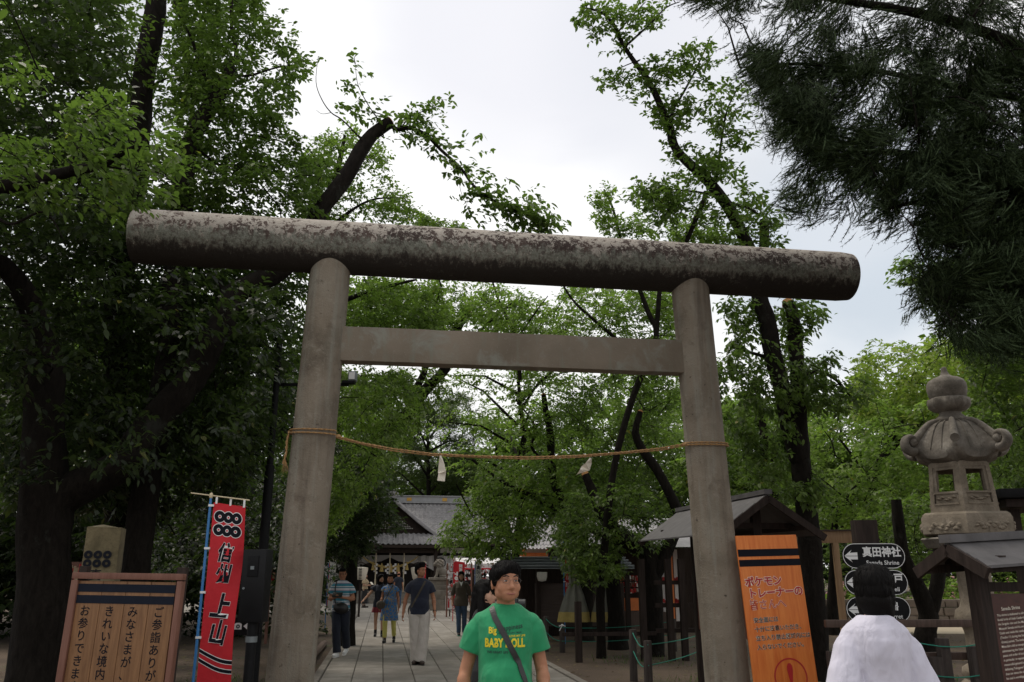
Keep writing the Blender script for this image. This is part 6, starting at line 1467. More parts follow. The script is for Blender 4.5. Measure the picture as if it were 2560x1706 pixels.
MT['green_tee'] = m_cloth('green_tshirt', (.012, .235, .095), .55); MT['white_tee'] = m_cloth('white_tshirt', (.60, .58, .68), .8); MT['navy_polo'] = m_cloth('navy_polo', (.010, .014, .032), .5)
MT['navy_dark'] = m_cloth('dark_navy_cloth', (.008, .012, .025), .5); MT['jeans'] = m_cloth('blue_jeans', (.035, .065, .12), .5, .3); MT['dark_jeans'] = m_cloth('dark_jeans', (.012, .016, .03), .5, .25)
MT['cream_trousers'] = m_cloth('cream_trousers', (.50, .46, .42), .9); MT['olive'] = m_cloth('olive_shirt', (.065, .052, .038), .6); MT['black_cloth'] = m_cloth('black_cloth', (.010, .010, .011), .5)
MT['beige'] = m_cloth('beige_blouse', (.38, .29, .18), .5); MT['yellow_leg'] = m_cloth('yellow_leggings', (.50, .46, .12), .3); MT['red_skirt'] = m_cloth('dark_red_skirt', (.16, .01, .02), .5); MT['grey_cloth'] = m_cloth('grey_cloth', (.16, .17, .2), .5)
MT['stripe'] = m_stripe(); MT['dress'] = m_floral(); MT['leather'] = simple('black_leather', (.012, .012, .012), .4, .2, 30, .3); MT['brown_leather'] = simple('brown_leather', (.04, .025, .018), .5, .2, 30, .3)
MT['yellow_print'] = simple('yellow_print', (.70, .55, .02), .7, .03); MT['dark_print'] = simple('dark_green_print', (.012, .05, .035), .7, .05); MT['vwhite'] = m_cloth('white_vest', (.6, .6, .6), .3)
# ---- man in green, foreground
Yg = 5.0; gm, O, SM = person('man in a green T-shirt with yellow lettering walking towards the camera, nearest of all walkers', (X_at(1264, Yg, 1.2), Yg, 0), 1.69, R(0),
    dict(shL=(.150, .01, 1.372), shR=(-.150, .01, 1.372), elL=(.208, .035, 1.10), elR=(-.228, .03, 1.10), wrL=(.228, -.13, .93), wrR=(-.262, -.05, .86), pnL=(-1, 0, -.1), pnR=(1, 0, 0), kneeR=(-.09, -.10, .50), ankR=(-.09, .0, .10), footR=(-.10, -.16, .05)),
    [shirt('green_tee', .83, .62, .016, .070, .072, .03, neck=.066, b=.022, fold=.010), trousers('dark_jeans'), shoes('leather')], headyaw=R(22), headtilt=R(-4), voxel=.0065, hair='part', glasses='glass_rim', face=2, hs=1.04, headoff=(0, -.03, -.005))
k_ = 1.69/1.70; sh_ = O['shirt']
yp, dp2 = MB(), MB()
def tee(M_, s_, x, z, size, **kw):
    put_text(M_, s_, x, z, size, 0, **kw)
tee(yp, 'Big', -.073, 1.322, .047, bold=.03, sx=.8); tee(dp2, 'Happiness', .030, 1.338, .038, bold=.008, rot=R(7), sx=.86); tee(dp2, 'THERE IS A NATURAL TREND', .022, 1.309, .0105, bold=.012, rot=R(3)); tee(yp, 'I LOVE MY LIFE', .062, 1.293, .015, bold=.02, rot=R(2))
tee(yp, 'BABY DOLL', -.004, 1.255, .062, bold=.05, sx=.66, space=1.06); tee(dp2, 'THE GREAT LIFE', -.045, 1.208, .0175, bold=.02, sx=.95)
for M_, n_, m_ in ((yp, 'yellow_lettering', 'yellow_print'), (dp2, 'dark_lettering', 'dark_print')):
    project_flat(M_.xf(Matrix.Scale(k_, 4)), [sh_], off=.003).build(n_, MT[m_], sh_, fix=False)
bag = on_person('shoulder_bag', gm, 'black shoulder bag with its strap across the chest of the man in green', 'bag')
ribbon([sh_], [(-.078, 1.432), (-.06, 1.38), (.0, 1.28), (.07, 1.15), (.12, 1.02), (.15, .90)], .032, .003, n=50).build('strap', MT['leather'], bag, smooth=True, ang=50)
MB().box((.20, -.03, .72), (.10, .22, .26)).build('pouch', MT['leather'], bag, bevel=.02)
def band(rt, P, C, r, mat, name='watch', w_=.016, SM=Matrix.Identity(4)):
    P, C = Vector(P), Vector(C); d = (C-P).normalized(); o = MB().tube([P-d*w_, P+d*w_], [r, r], 16).xf(SM).build(name, MT[mat], rt, smooth=True); return o
band(gm, Vector((.2255, -.103, .957)), Vector((.228, -.13, .93)), .031, 'leather', SM=SM)
# ---- person in white T-shirt seen from behind
Yw = 4.35; wp, O, SM = person('person in a loose white T-shirt seen from behind, in front of the direction signs', (X_at(2189, Yw, 1.3), Yw, 0), 1.652, R(182),
    dict(shL=(.142, .01, 1.36), shR=(-.142, .01, 1.36), elL=(.21, .04, 1.09), elR=(-.21, .02, 1.08), wrL=(.24, -.12, .92), wrR=(-.22, -.14, .92)),
    [shirt('white_tee', .72, .92, .020, .068, .088, hemf=.10, neck=.07, fold=.011), trousers('dark_jeans'), shoes('leather')], T=MALE, headyaw=R(-38), headtilt=R(8), voxel=.007, hair='bob', face=1, skin='skin2', hs=1.04, headoff=(-.035, 0, 0))
# ---- walkers
def at_feet(px, py): g = G(px, py); return (g.x, g.y, .045)
sm, O, SM = person('man in a teal and white striped shirt holding a phone, left on the path', at_feet(846, 1648), 1.68, R(-4),
    dict(elL=(.24, .03, 1.10), elR=(-.25, .03, 1.10), wrL=(.07, -.20, 1.13), wrR=(-.09, -.20, 1.13), pnL=(-.6, 0, 1), pnR=(.6, 0, 1), kneeL=(.10, .02, .50), ankL=(.09, .22, .17), footL=(.09, .10, .05), kneeR=(-.05, -.10, .49), ankR=(-.01, -.10, .085), footR=(-.02, -.25, .03)),
    [shirt('stripe', .86, .62, .028, .078, .082, .03, neck=.066), trousers('navy_dark', r=(.105, .085, .082)), shoes('white')], headtilt=R(6), hair='short', glasses='black_rim', face=1)
ph = on_person('smartphone', sm, 'dark phone case held in both hands by the man in the striped shirt', 'phone'); MB().box((-.01, -.29, 1.17), (.20, .012, .11), Matrix.Rotation(R(-35), 3, 'X')).build('case', MT['leather'], ph, bevel=.004)
wbg = on_person('waist_bag', sm, 'black waist bag slung at the belly of the man in the striped shirt', 'bag'); MB().ell((.05, -.20, .92), (.16, .07, .11), Matrix.Rotation(R(12), 3, 'Y')).build('pouch', MT['leather'], wbg, smooth=True)
ribbon([O['shirt']], [(-.10, 1.42), (-.11, 1.3), (-.10, 1.1), (-.06, .96)], .03, .003).build('strap', MT['leather'], wbg, smooth=True)
pm, O, SM = person('man in a navy polo shirt and cream trousers looking sideways on the path', at_feet(1045, 1668), 1.74, R(6),
    dict(elL=(.245, .03, 1.10), elR=(-.255, .04, 1.10), wrL=(.27, -.06, .87), wrR=(-.29, .0, .86), kneeL=(.08, -.05, .49), ankL=(.03, -.04, .085), footL=(.07, -.17, .03), kneeR=(-.07, .0, .49), ankR=(-.03, .06, .085), footR=(-.07, -.08, .03)),
    [shirt('navy_polo', .84, .60, .028, .078, .080, .01, neck=.064, collar=True), trousers('cream_trousers', r=(.11, .098, .105), end=-.03), shoes('brown_leather', 'leather')], headyaw=R(52), hair='short', face=1, voxel=.008)
sb = on_person('sling_bag', pm, 'thin dark sling strap running across the chest of the man in the navy polo', 'bag'); ribbon([O['shirt']], [(.09, 1.44), (.0, 1.27), (-.10, 1.08), (-.15, .98)], .035, .003).build('strap', MT['olive'], sb, smooth=True); MB().ell((-.16, .14, .92), (.06, .06, .10)).build('pouch', MT['olive'], sb, smooth=True)
band(pm, Vector((.266, -.04, .895)), Vector((.27, -.06, .87)), .034, 'leather', SM=SM)
dw, O, SM = person('older woman in a blue patterned dress and yellow leggings walking on the path', at_feet(970, 1612), 1.55, R(2),
    dict(elR=(-.20, .03, 1.11), wrR=(-.24, -.10, .90), elL=(.22, .05, 1.10), wrL=(.24, -.02, .86), kneeL=(.12, .02, .49), ankL=(.13, .16, .12), footL=(.14, .02, .03), kneeR=(-.09, -.10, .49), ankR=(-.08, -.10, .085), footR=(-.09, -.24, .03)),
    [trousers('yellow_leg', r=(.09, .065, .055), end=.12, name='leggings'), skirt('dress', 1.10, .55, .155, .235, 'dress_skirt'), shirt('dress', .95, .38, .022, .072, .070, .02, name='dress_top', neck=.075), shoes('black_cloth', 'leather')], T=FEM, hair='short', hairmat='hair', glasses='glass_rim', face=1)
hb = on_person('handbag', dw, 'round grey-brown handbag at the hip of the woman in the blue dress', 'bag'); MB().ell((-.19, -.16, .86), (.11, .05, .10)).build('pouch', MT['olive'], hb, smooth=True); ribbon([O['dress_top']], [(.07, 1.30), (.0, 1.16), (-.07, 1.02), (-.11, .94)], .022, .003).build('strap', MT['olive'], hb, smooth=True)
ch, O, SM = person('woman in a dark top and red skirt, arm stretched out, behind the woman in blue', at_feet(946, 1597), 1.55, R(10),
    dict(elR=(-.30, -.02, 1.17), wrR=(-.45, -.10, 1.02), pnR=(.3, 0, -1), kneeR=(-.1, .05, .49), ankR=(-.09, .15, .12), footR=(-.1, .02, .03)),
    [shirt('navy_dark', .80, .50, .025, .075, .08, name='top', neck=.07), skirt('red_skirt', .90, .66, .17, .22), shoes('black_cloth', 'leather', high=.12)], T=FEM, hair='bob', headyaw=R(30), face=1, skin='skin2')
gw_, O, SM = person('woman in an olive shirt over a white top and blue jeans, walking on the right', at_feet(1151, 1594), 1.63, R(4),
    dict(elR=(-.235, .05, 1.10), wrR=(-.24, -.02, .87), elL=(.235, .05, 1.10), wrL=(.25, -.0, .86), kneeL=(.10, -.03, .49), ankL=(.10, .08, .09), footL=(.11, -.06, .03), kneeR=(-.06, -.08, .49), ankR=(-.05, -.06, .085), footR=(-.04, -.20, .03)),
    [shirt('olive', .78, 1.25, .028, .066, .062, name='shirt', neck=.06, hemf=.10), trousers('jeans', r=(.095, .07, .062)), shoes('black_cloth', 'green_rope')], T=FEM, hair='bob', glasses='glass_rim', face=1, skin='skin2')
m_ = MB(); m_.add([(-.05, 0, 1.435), (.05, 0, 1.435), (.03, 0, 1.38), (.0, 0, 1.30), (-.03, 0, 1.38)], [(0, 4, 3, 2, 1)]); project_flat(m_.xf(SM), [O['shirt']], off=.004).build('white_top', MT['vwhite'], gw_, fix=False)
bm_, O, SM = person('balding man in dark navy clothes walking away near the shrine porch', at_feet(994, 1522), 1.66, R(184), dict(kneeL=(.09, .05, .49), ankL=(.09, .18, .15), footL=(.09, .06, .05)), [shirt('navy_dark', .82, .6, .028, .08, .08), trousers('jeans'), shoes('brown_leather', 'leather')], hair='bald', hairmat='hair', voxel=.012, face=0)
be, O, SM = person('woman in a beige blouse and long black skirt standing on the far left', at_feet(910, 1522), 1.58, R(70), dict(elL=(.2, -.05, 1.12), wrL=(.12, -.26, 1.15), elR=(-.2, -.02, 1.12), wrR=(-.1, -.25, 1.10)), [shirt('beige', .92, .7, .03, .075, .09, name='blouse'), skirt('black_cloth', .98, .20, .13, .24, name='long_skirt', d=.9), shoes('brown_leather', 'leather')], T=FEM, hair='bob', voxel=.012, face=1, skin='skin2')
lf = on_person('leaflet', be, 'pale paper leaflet held by the woman in the beige blouse', 'paper'); MB().box((.0, -.36, 1.12), (.2, .01, .16), Matrix.Rotation(R(-40), 3, 'X')).build('sheet', MT['paper'], lf)
lh, O, SM = person('woman with long black hair holding a camera, right behind the man in green', (X_at(1212, 7.2, 1.4), 7.2, .0), 1.56, R(82), dict(elL=(.19, -.06, 1.16), wrL=(.08, -.20, 1.36), elR=(-.18, -.06, 1.16), wrR=(-.05, -.20, 1.36), pnL=(0, -.3, 1), pnR=(0, -.3, 1), hdL=(-.3, -.2, .6), hdR=(.3, -.2, .6)), [shirt('black_cloth', .85, .8, .03, .075, .08, name='top'), trousers('dark_jeans'), shoes('leather')], T=FEM, hair='long', headyaw=R(-20), face=1, skin='skin2')
cm = on_person('camera', lh, 'black camera held up by the long-haired woman behind the man in green', 'camera'); MB().box((.01, -.25, 1.38), (.13, .06, .085)).build('camera_body', MT['leather'], cm, bevel=.008); MB().cyl((.01, -.27, 1.38), (.01, -.34, 1.38), .036).build('lens', MT['leather'], cm, smooth=True)
cd2, O, SM = person('small child in black with bare legs, mostly hidden behind the man in stripes', at_feet(876, 1582), 1.12, R(-60), dict(kneeL=(.09, -.10, .52), ankL=(.09, .06, .1), elR=(-.32, -.02, 1.1), wrR=(-.4, -.12, .9)), [shirt('black_cloth', .70, 1.4, .05, .09, .085, name='jacket', hemf=.1), shoes('brown_leather', 'leather')], T=FEM, hair='bob', hs=1.2, voxel=.010, face=0)
# ================================================================ STALLS, FENCES, SMALL THINGS
# grey-roofed booth
Yk = 22.; kb = empty('booth', (X_at(1400, Yk, 1.2), Yk, 0), PA*.5, 'low dark booth with a ridged grey metal roof, right of the man in green', 'booth')
xl_, xr_ = X_at(1283, Yk, 1.8)-kb.location.x, X_at(1585, Yk, 1.8)-kb.location.x; z0_, z1_ = W(1350, 1418, Yk).z, W(1350, 1398, Yk+1).z; cxk = (xl_+xr_)/2; wk = xr_-xl_
mb = MB()
for k in range(4): mb.box((cxk, .35*k, z0_+.03+(z1_-z0_)*k/3), (wk, .36, .05))
mb.rings([[Vector((xl_, -.18, z0_-.02)), Vector((xl_, 1.3, z1_+.02)), Vector((xl_, 1.3, z1_-.02)), Vector((xl_, -.18, z0_-.05))], [Vector((xr_, -.18, z0_-.02)), Vector((xr_, 1.3, z1_+.02)), Vector((xr_, 1.3, z1_-.02)), Vector((xr_, -.18, z0_-.05))]]); mb.build('roof', MT['tin'], kb, bevel=.01)
MB().box((cxk, 1.7, z0_/2), (wk-.3, .08, z0_)).build('back_wall', MT['dark_wood'], kb); MB().box((cxk+.2, .35, .85), (wk*.75, .05, 1.05)).build('front_panel', m_wood('booth_panel', (.05, .034, .028), (.085, .06, .05), 4, .7, 'X'), kb)
for x in (xl_+.15, cxk-.9, xr_-.15): MB().box((x, .1, z0_/2), (.12, .12, z0_)).build('post', MT['dark_wood'], kb)
lt = MB().lathe([(.02, -.12), (.10, -.10), (.13, 0), (.13, .10), (.11, .11)], n=16).build('hanging_bowl', MT['plaster'], smooth=True); lt.location = (X_at(1355, Yk-.3, 1.6), Yk-.3, W(1355, 1442, Yk-.3).z); tag(lt, 'small white bowl-shaped lamp hanging under the grey booth roof', 'lamp')
# souvenir stall with vermilion beams
Ys = 25.; ss = empty('souvenir_stall', (X_at(1600, Ys, 1), Ys, 0), PA, 'open souvenir stall with vermilion beams and rows of charms, behind the tree trunks', 'stall')
def sx_(px): return X_at(px, Ys, 1.5)-X_at(1600, Ys, 1)
mb = MB(); [mb.box((sx_(px), 0, 1.35), (.16, .16, 2.7)) for px in (1490, 1620, 1760)]; mb.build('post', MT['frame_wood'], ss)
mb = MB(); mb.box((sx_(1600), 0, 2.55), (4.6, .14, .22)); mb.box((sx_(1572), -.3, .78), (1.7, .08, .34)); mb.box((sx_(1676), -.1, 1.2), (.14, .14, 2.4)); mb.build('vermilion_beam', MT['vermilion'], ss)
mb = MB(); mb.box((sx_(1572), -.25, .35), (1.8, .6, .45)); mb.build('counter', MT['mid_wood'], ss); MB().box((sx_(1600), 1.6, 1.2), (4.8, .1, 2.4)).build('back_wall', MT['dark_wood'], ss)
mb = MB(); mb.add([(sx_(1370), -.9, 2.35), (sx_(1800), -.9, 2.35), (sx_(1780), 1.5, 3.3), (sx_(1400), 1.5, 3.3)], [(0, 1, 2, 3)]); mb.v += []; o = mb.build('awning', MT['tile'], ss, fix=False)
g = random.Random(9); ms = {'signred': MB(), 'plaster': MB(), 'frame_wood': MB()}
for k in range(240):
    nm = g.choice(list(ms)); x = sx_(g.uniform(1540, 1608)); r = g.randint(0, 2); ms[nm].box((x, -.2+g.uniform(-.1, .1), 1.15+.17*r+g.uniform(-.03, .03)), (.05, .04, .09), g.random())
for nm, m_ in ms.items(): o = m_.build('charm_display', MT[nm], ss)
mb = MB(); [mb.box((sx_(px), -.05, 1.3), (.12, .02, 2.0)) for px in (1661, 1672, 1693)]; mb.build('cloth_strip', MT['cloth_white'], ss)
mb = MB(); g = random.Random(3); [mb.box((sx_(g.uniform(1655, 1700)), -.12, z+g.uniform(-.03, .03)), (.05, .04, .1)) for z in (.85, 1.45) for _ in range(26)]; mb.build('red_charm', MT['signred'], ss)
# dark wooden trellis in front of it
tr_ = empty('trellis', (X_at(1680, 17, 1), 17., 0), PA, 'dark wooden lattice rail fence left of the right pillar', 'fence')
def tx(px): return X_at(px, 17, .8)-X_at(1680, 17, 1)
mb = MB(); [mb.box((tx(px), 0, h/2), (.12, .1, h)) for px, h in ((1440, 1.1), (1605, 1.9), (1675, 1.9), (1710, 1.9), (1760, 1.9))]; mb.build('post', MT['dark_wood'], tr_)
mb = MB(); [mb.box(((tx(1640)+tx(1780))/2, .06, z), (tx(1780)-tx(1640), .04, .08)) for z in (.55, 1.02, 1.45)]; mb.box(((tx(1400)+tx(1640))/2, .06, .5), (tx(1640)-tx(1400), .04, .07)); mb.build('rail', MT['dark_wood'], tr_)
# rain curtain gathered and tied
Yc = 20.; rc = MB(); n = 40
for xo, ph_ in ((-.32, 0), (.34, 1)):
    rs = []
    for z, w_ in ((1.78, .20), (1.3, .14), (1.05, .11), (.8, .2), (.45, .3), (.22, .33)):
        rs.append([Vector((xo*(1+.1*(1.8-z))+w_*math.cos(t)*(1+.14*math.sin(t*7+ph_)), .10*math.sin(t)*(1+.3*math.sin(t*7)), z)) for t in [2*math.pi*i/n for i in range(n)]])
    rc.rings(rs)
o = rc.build('sheet_curtain', simple('grey_plastic_sheet', (.16, .16, .13), .4, .3, 4, .4), smooth=True, ang=60); o.location = (X_at(1474, Yc, 1), Yc, .35); tag(o, 'two gathered grey plastic rain curtains with yellow hems, left of the dark trunk', 'curtain')
rc2 = MB()
for xo, ph_ in ((-.32, 0), (.34, 1)): rc2.rings([[Vector((xo*(1+.1*(1.8-z))+w_*math.cos(t)*(1+.14*math.sin(t*7+ph_)), .11*math.sin(t)*(1+.3*math.sin(t*7)), z)) for t in [2*math.pi*i/n for i in range(n)]] for z, w_ in ((.42, .315), (.2, .345))])
rc2.bar((.18, -.15, 1.75), (.30, -.15, .9), .03, .03); rc2.build('yellow_hem', simple('yellow_hem', (.42, .32, .10), .7), o)
# fortune-paper racks
for k, (px0, px1, Yr, lab) in enumerate(((1118, 1178, 33, 'left'), (1188, 1232, 31, 'right'))):
    rk = empty('fortune_rack', (X_at((px0+px1)/2, Yr, 1), Yr, 0), PA, 'red rack of tied white fortune papers, the %s one of the two by the banners' % lab, 'rack', 'racks of tied fortune papers')
    wr = (px1-px0)/2120*Yr; mb = MB(); [mb.box((x, 0, 1.0), (.06, .06, 2.0)) for x in (-wr/2, wr/2)]; [mb.box((0, 0, z), (wr, .03, .03)) for z in (.7, .95, 1.2, 1.45, 1.7, 1.95)]; mb.build('rack_frame', MT['frame_wood'], rk)
    g = random.Random(k); m1, m2 = MB(), MB()
    for z in (.7, .95, 1.2, 1.45, 1.7, 1.95):
        for _ in range(int(wr*34)):
            M_ = m1 if g.random() < .72 else m2; x = g.uniform(-wr/2, wr/2); M_.box((x, g.uniform(-.05, .02), z-g.uniform(-.03, .08)), (.035, .03, g.uniform(.04, .12)), g.random())
    m1.build('white_fortune_papers', MT['cloth_white'], rk); m2.build('red_fortune_papers', MT['signred'], rk)
# white tent
Yt = 37; tn_ = empty('tent', (X_at(1195, Yt, 2), Yt, 0), PA, 'white event tent with red-edged roof behind the fortune paper racks', 'tent'); w2 = .95
zt_ = W(1190, 1395, Yt).z; ze_ = W(1190, 1413, Yt).z
mb = MB(); mb.add([(-w2, -1, ze_), (w2, -1, ze_), (w2, 1.6, ze_), (-w2, 1.6, ze_), (-w2, .3, zt_), (w2, .3, zt_), (-w2, -1, ze_-.18), (w2, -1, ze_-.18)], [(0, 1, 5, 4), (3, 2, 5, 4), (0, 1, 7, 6), (0, 4, 3), (1, 2, 5)]); mb.build('canopy', MT['cloth_white'], tn_, fix=False); MB().box((0, -1.02, ze_-.16), (w2*2, .02, .06)).build('red_trim', MT['red'], tn_)
mb = MB(); [mb.cyl((x, y, 0), (x, y, ze_), .03, n=8) for x in (-w2, w2) for y in (-1, 1.6)]; mb.build('tent_leg', MT['tin'], tn_)
# white house roof with orange gutter deeper right
Yh = 40; ho = empty('shop_building', (X_at(1440, Yh, 2), Yh, 0), PA, 'white-walled low building with a grey tiled roof and orange beam ends, behind the trees', 'building')
zr_ = W(1500, 1305, Yh).z; mb = MB(); mb.box((0, 2, zr_/2-.4), (5, 3, zr_-.8)); mb.build('wall', MT['plaster'], ho); mb = MB(); tiled(mb, lambda v: -2.9, lambda v: 2.9, lambda v: zr_-1.3+1.6*v, lambda v: -.6+2.6*v, 34, 8); mb.build('roof', MT['tile'], ho, smooth=True, fix=False)
mb = MB(); mb.box((0, .2, zr_-1.5), (5.6, .12, .16)); [mb.box((-2.6+1.3*k, -.2, zr_-1.3), (.14, .9, .14)) for k in range(5)]; mb.build('orange_beam', MT['vermilion'], ho)
# information placard by the statue
pk = empty('placard', S(Hx(1127, t=24), 24), PA, 'small white placard with a red mark, left of the woman in the olive shirt', 'sign'); MB().box((0, 0, .55), (.34, .03, .5)).build('plate', MT['white'], pk); MB().box((0, .03, .2), (.05, .03, .4)).build('stand', MT['dark_wood'], pk)
m2 = MB(); m2.add([(-.08, -.018, .36), (-.02, -.018, .36), (-.02, -.018, .6), (-.05, -.018, .7), (-.08, -.018, .6)], [(0, 1, 2, 3, 4)]); m2.build('red_mark', MT['red'], pk, fix=False)
# stone fence on the left behind the striped man
sf = empty('stone_fence', S(sL-.55, 5.8), 0, 'low grey stone post fence along the left edge of the path behind the left pillar', 'fence'); T = Matrix.Translation(-S(sL-.55, 5.8)); mb = MB()
for k in range(9): p = S(sL-.62, 5.0+.62*k); mb.box(p+Vector((0, 0, .36)), (.17, .17, .72), PA)
mb.xf(T).build('fence_post', MT['post_wood'], sf, bevel=.01); mb = MB(); [mb.bar(S(sL-.62, 4.8, z), S(sL-.62, 10.2, z), .06, .09) for z in (.32, .62)]; mb.xf(T).build('rail', MT['post_wood'], sf)
mb = MB(); mb.tube([S(sL-.38, t, .08+.02*math.sin(t)) for t in [1+.5*i for i in range(22)]], .075, 8); o = mb.build('log_edging', simple('weathered_log', (.16, .11, .085), .9, .4, 8, .5), smooth=True); tag(o, 'low weathered log edging beside the path at the left pillar', 'edging')
# garden posts with green rope
POSTS = [(1585, 1704, 1574), (1623, 1740, 1602), (1686, 1629, 1547), (1406, 1632, 1563), (1365, 1629, 1541), (1800, 1640, 1560)]
plab = ['grey wooden rope post nearest the man in green, slightly taller of the front pair', 'front rope post of the near pair left of the right pillar', 'rope post standing in front of the lattice rails near the right pillar', 'rope post with a white cord knot beneath the narrow red banner', 'rope post just behind the elbow of the man in green', 'rope post behind the right pillar']
pt0 = None; tops = []
for (px, yb, yt), lb in zip(POSTS, plab):
    g_ = G(px, yb); zt_ = W(px, yt, g_.y).z; o = MB().tube([(0, 0, -.05), (0, 0, zt_*.5), (0.01, 0, zt_-.01), (.01, 0, zt_)], [.062, .060, .058, .05], 14).build('rope_post', MT['post_wood'], smooth=True, ang=40); o.location = g_; tag(o, lb, 'post', 'wooden rope posts'); tops.append((g_, zt_))
def rope_between(i, j, lab, sagv=.12, levels=(.05, .32)):
    a, za_ = tops[i]; b, zb_ = tops[j]; mb = MB()
    for lv in levels:
        P = [Vector((a.x, a.y, za_-lv)).lerp(Vector((b.x, b.y, zb_-lv)), k/12)-Vector((0, .063, sagv*math.sin(math.pi*k/12))) for k in range(13)]; mb.tube(P, .0075, 6)
    o = mb.build('green_rope', MT['green_rope'], smooth=True); tag(o, lab, 'rope', 'green ropes between the posts')
rope_between(0, 1, 'short green rope sagging between the front pair of posts', .10); rope_between(1, 5, 'green rope running from the front post to behind the right pillar', .06); rope_between(4, 3, 'green rope between the two posts right of the man in green', .05); rope_between(3, 2, 'long green rope from the knotted post to the lattice rails', .06)
kn = MB(); g_, zt_ = tops[3]; kn.tube([g_+Vector((-.07, -.07, zt_-.02)), g_+Vector((0, -.075, zt_)), g_+Vector((.07, -.07, zt_-.02))], .012, 6); kn.tube([g_+Vector((0, -.08, zt_)), g_+Vector((-.06, -.09, zt_-.11))], .01, 6); kn.ell(g_+Vector((0, -.08, zt_)), (.03, .02, .025)); tag(kn.build('cord_knot', MT['white'], smooth=True), 'white cord knotted round the top of the rope post under the red banner', 'cord')
# dark rail fence on the right behind the white shirt
rf = empty('rail_fence', (X_at(2300, 9.0, .8), 9.0, 0), R(3), 'low dark brown post and rail fence between the person in white and the lantern', 'fence')
def fx(px): return X_at(px, 9., .8)-X_at(2300, 9., .8)
mb = MB(); [mb.box((fx(px), 0, h/2), (w_, .1, h)) for px, h, w_ in ((2080, .86, .12), (2340, .80, .11), (2362, .98, .10), (2440, .9, .1))]; mb.build('post', MT['post_wood'], rf, bevel=.008)
mb = MB(); [mb.box(((fx(2500)+fx(2075))/2, .09, z), (fx(2500)-fx(2075), .06, .075)) for z in (.80, 1.12)]; mb.build('rail', MT['mid_wood'], rf, bevel=.008)
mb = MB(); 
for z in (.45, .66, .95): mb.tube([(fx(2080)+(fx(2480)-fx(2080))*k/12, -.07, z-.05*math.sin(math.pi*(k % 6)/6)) for k in range(13)], .006, 6)
o = mb.build('green_rope', MT['green_rope'], smooth=True); o.location = rf.location; o.rotation_euler = rf.rotation_euler; tag(o, 'green ropes strung along the dark rail fence at the right', 'rope', 'green ropes between the posts')
# stone retaining wall with flowering bushes across the sandy yard
rw = MB(); g = random.Random(8)
for r in range(3):
    x = 9.
    while x < 24: l = g.uniform(.3, .6); rw.box((x+l/2, 29+g.uniform(-.04, .04), .14+.26*r), (l-.02, .3, .25)); x += l
tag(rw.build('stone_wall', simple('wall_stone', (.14, .11, .09), .9, .4, 3, .5), bevel=.03), 'low wall of rough brown stones across the sandy yard on the right', 'wall')
for k, (x, y, r, lab) in enumerate(((12.2, 31.0, 1.0, 'pink-flowered bush behind the stone wall, left of the direction signs'), (15.6, 30.8, 1.2, 'flowering bush behind the stone wall, seen right of the person in white'), (18.5, 31.2, 1.3, 'flowering bush behind the stone wall beside the lantern column'))):
    bu = empty('flowering_bush', (x, y, 0), 0, lab, 'bush', 'flowering bushes along the stone wall'); gg = np.random.default_rng(k); u = norm(gg.normal(0, 1, (260, 3)))*r*gg.uniform(.6, 1, (260, 1)); u[:, 2] = np.abs(u[:, 2])*.8+.5
    V, T_, _ = leaves(u, (0, 0, 0), .13, 8, .3, .2, k, .7); quads_mesh('foliage', V, T_, MT['leaf_far'], bu); V, T_, _ = leaves(u[::3]*1.04, (0, 0, 0), .09, 6, .12, 0, k+5, .9); quads_mesh('blossom', V, T_*0+.5, simple('pink_blossom_%d' % k, (.42, .22, .22), .8), bu)
# hedge low dark along left and right backs
def hedge(label, x0, y0, x1, y1, h, n, seed, mat='leaf_dark'):
    gg = np.random.default_rng(seed); u = gg.uniform(0, 1, (n, 1)); P = np.array([[x0, y0, 0]])*(1-u)+np.array([[x1, y1, 0]])*u+np.concatenate([gg.normal(0, .35, (n, 2)), gg.uniform(.1, h, (n, 1))], 1)
    V, T_, _ = leaves(P, P.mean(0)-np.array([0, 0, 2]), .16, 8, .4, .25, seed, .6); return tag(quads_mesh('hedge', V, T_, MT[mat], None), label, 'hedge')
hedge('long dark hedge under the trees at the far left', -22, 20, -5.2, 24, 2.6, 2600, 1); hedge('dark hedge behind the fence left of the shrine hall', -14, 44, -9.6, 50, 3.4, 900, 2); hedge('hedge at the back of the yard on the right', 7, 36, 42, 34, 3.4, 3200, 3, 'leaf'); hedge('hedge right of the shrine hall behind the shop', -1, 55, 16, 46, 4.5, 1800, 4)
# charm racks glimpsed in the gloom at far left
for k, (px, py, Yq, lab) in enumerate(((165, 1440, 13, 'dim rack of red and gold charms left of the stone marker'), (735, 1480, 21, 'dim rack of red charms glimpsed between the black box and the left pillar'))):
    rk = empty('charm_rack', (X_at(px, Yq, 1.2), Yq, 0), 0, lab, 'rack'); mb = MB(); [mb.box((x, 0, .9), (.06, .06, 1.8)) for x in (-.6, .6)]; mb.box((0, 0, 1.75), (1.3, .08, .08)); mb.box((0, 0, 1.2), (1.3, .06, .05)); mb.build('rack_frame', MT['frame_wood'], rk)
    g = random.Random(k); m1 = MB(); m2 = MB(); [(m1 if g.random() < .5 else m2).box((g.uniform(-.55, .55), -.03, g.uniform(1.0, 1.7)), (.07, .02, .13), g.random()) for _ in range(46)]; m1.build('red_charm', MT['signred'], rk); m2.build('gold_charm', MT['cream'], rk)
o = MB().box((0, 0, 0), (2.4, .8, .9)).build('parked_handcart', MT['dark_metal'], bevel=.1) if False else None
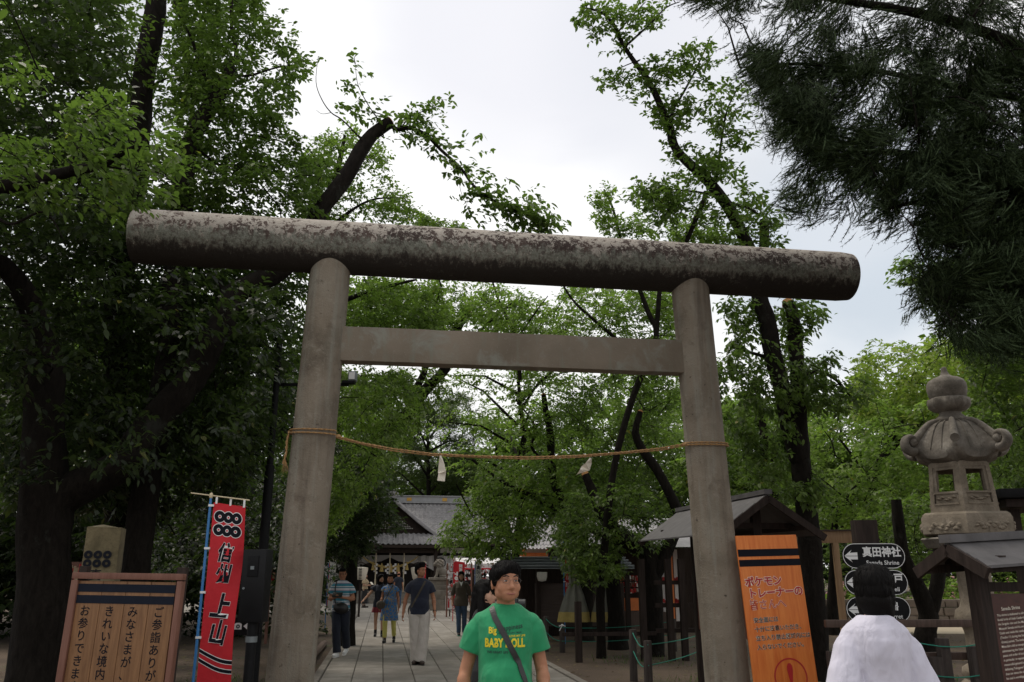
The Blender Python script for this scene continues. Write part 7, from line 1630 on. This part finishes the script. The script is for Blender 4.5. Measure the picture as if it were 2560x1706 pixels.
# fallen leaves on the earth
gg = np.random.default_rng(77); n = 5200; x = gg.uniform(-9, 12, n); y = gg.uniform(10, 30, n); P = np.stack([x, y, np.full(n, .012)], 1)
s_ = (P-np.array(PO)[None]) @ np.array(PU); P = P[(s_ < sL-.2) | (s_ > sR+.2)]; n = len(P); a = gg.uniform(0, 6.28, n); d1 = np.stack([np.cos(a), np.sin(a), gg.uniform(-.05, .35, n)], 1)*gg.uniform(.03, .06, (n, 1)); d2 = np.stack([-np.sin(a), np.cos(a), gg.uniform(-.1, .3, n)], 1)*gg.uniform(.012, .025, (n, 1))
V = np.stack([P-d1, P+d2, P+d1, P-d2], 1); V[:, :, 2] = np.maximum(V[:, :, 2], .006)
MT['litter'] = m_leaf('fallen_leaf', (.06, .035, .018), (.20, .12, .06), .1, (.3, .2, .05)); tag(quads_mesh('leaf_litter', V, gg.uniform(0, 1, n), MT['litter'], None), kind='stuff')
gg = np.random.default_rng(78); n = 2600; c = np.array([[3.2, 13.5], [4.5, 12.2], [6.5, 14.5], [2.6, 17], [-4.3, 13.5], [7.5, 11.5], [9, 13]])[gg.integers(0, 7, n)]+gg.normal(0, .5, (n, 2)); P = np.concatenate([c, np.zeros((n, 1))], 1); s_ = (P-np.array(PO)[None]) @ np.array(PU); P = P[(s_ < sL-.25) | (s_ > sR+.25)]; n = len(P)
h = np.stack([gg.normal(0, .03, n), gg.normal(0, .03, n), gg.uniform(.05, .14, n)], 1); sd2 = np.stack([gg.normal(0, .004, n), gg.normal(0, .003, n), np.zeros(n)], 1)+.002
V = np.stack([P-sd2, P+h*.6+sd2*.7, P+h, P+sd2], 1); tag(quads_mesh('grass_tufts', V, gg.uniform(0, .9, n), MT['leaf'], None), kind='stuff')
# dark shelter roof at the right edge behind the lantern
Yx = 13.; dsx = empty('dark_shelter', (X_at(2560, Yx, 2), Yx, 0), R(-12), 'dark flat roofed shelter at the right edge behind the stone lantern', 'shelter')
zx = W(2500, 1240, Yx).z; xa = X_at(2488, Yx, zx)-dsx.location.x
MB().box((xa+1.6, .6, zx+.02), (3.2, 1.8, .14)).build('roof', MT['black'], dsx, bevel=.01); MB().box((xa+1.6, .6, zx-.12), (3.0, 1.6, .12)).build('eave_board', MT['dark_wood'], dsx)
for q in (.28, 2.7): MB().box((xa+q, .1, zx/2-.1), (.14, .14, zx-.2)).build('post', MT['dark_wood'], dsx)
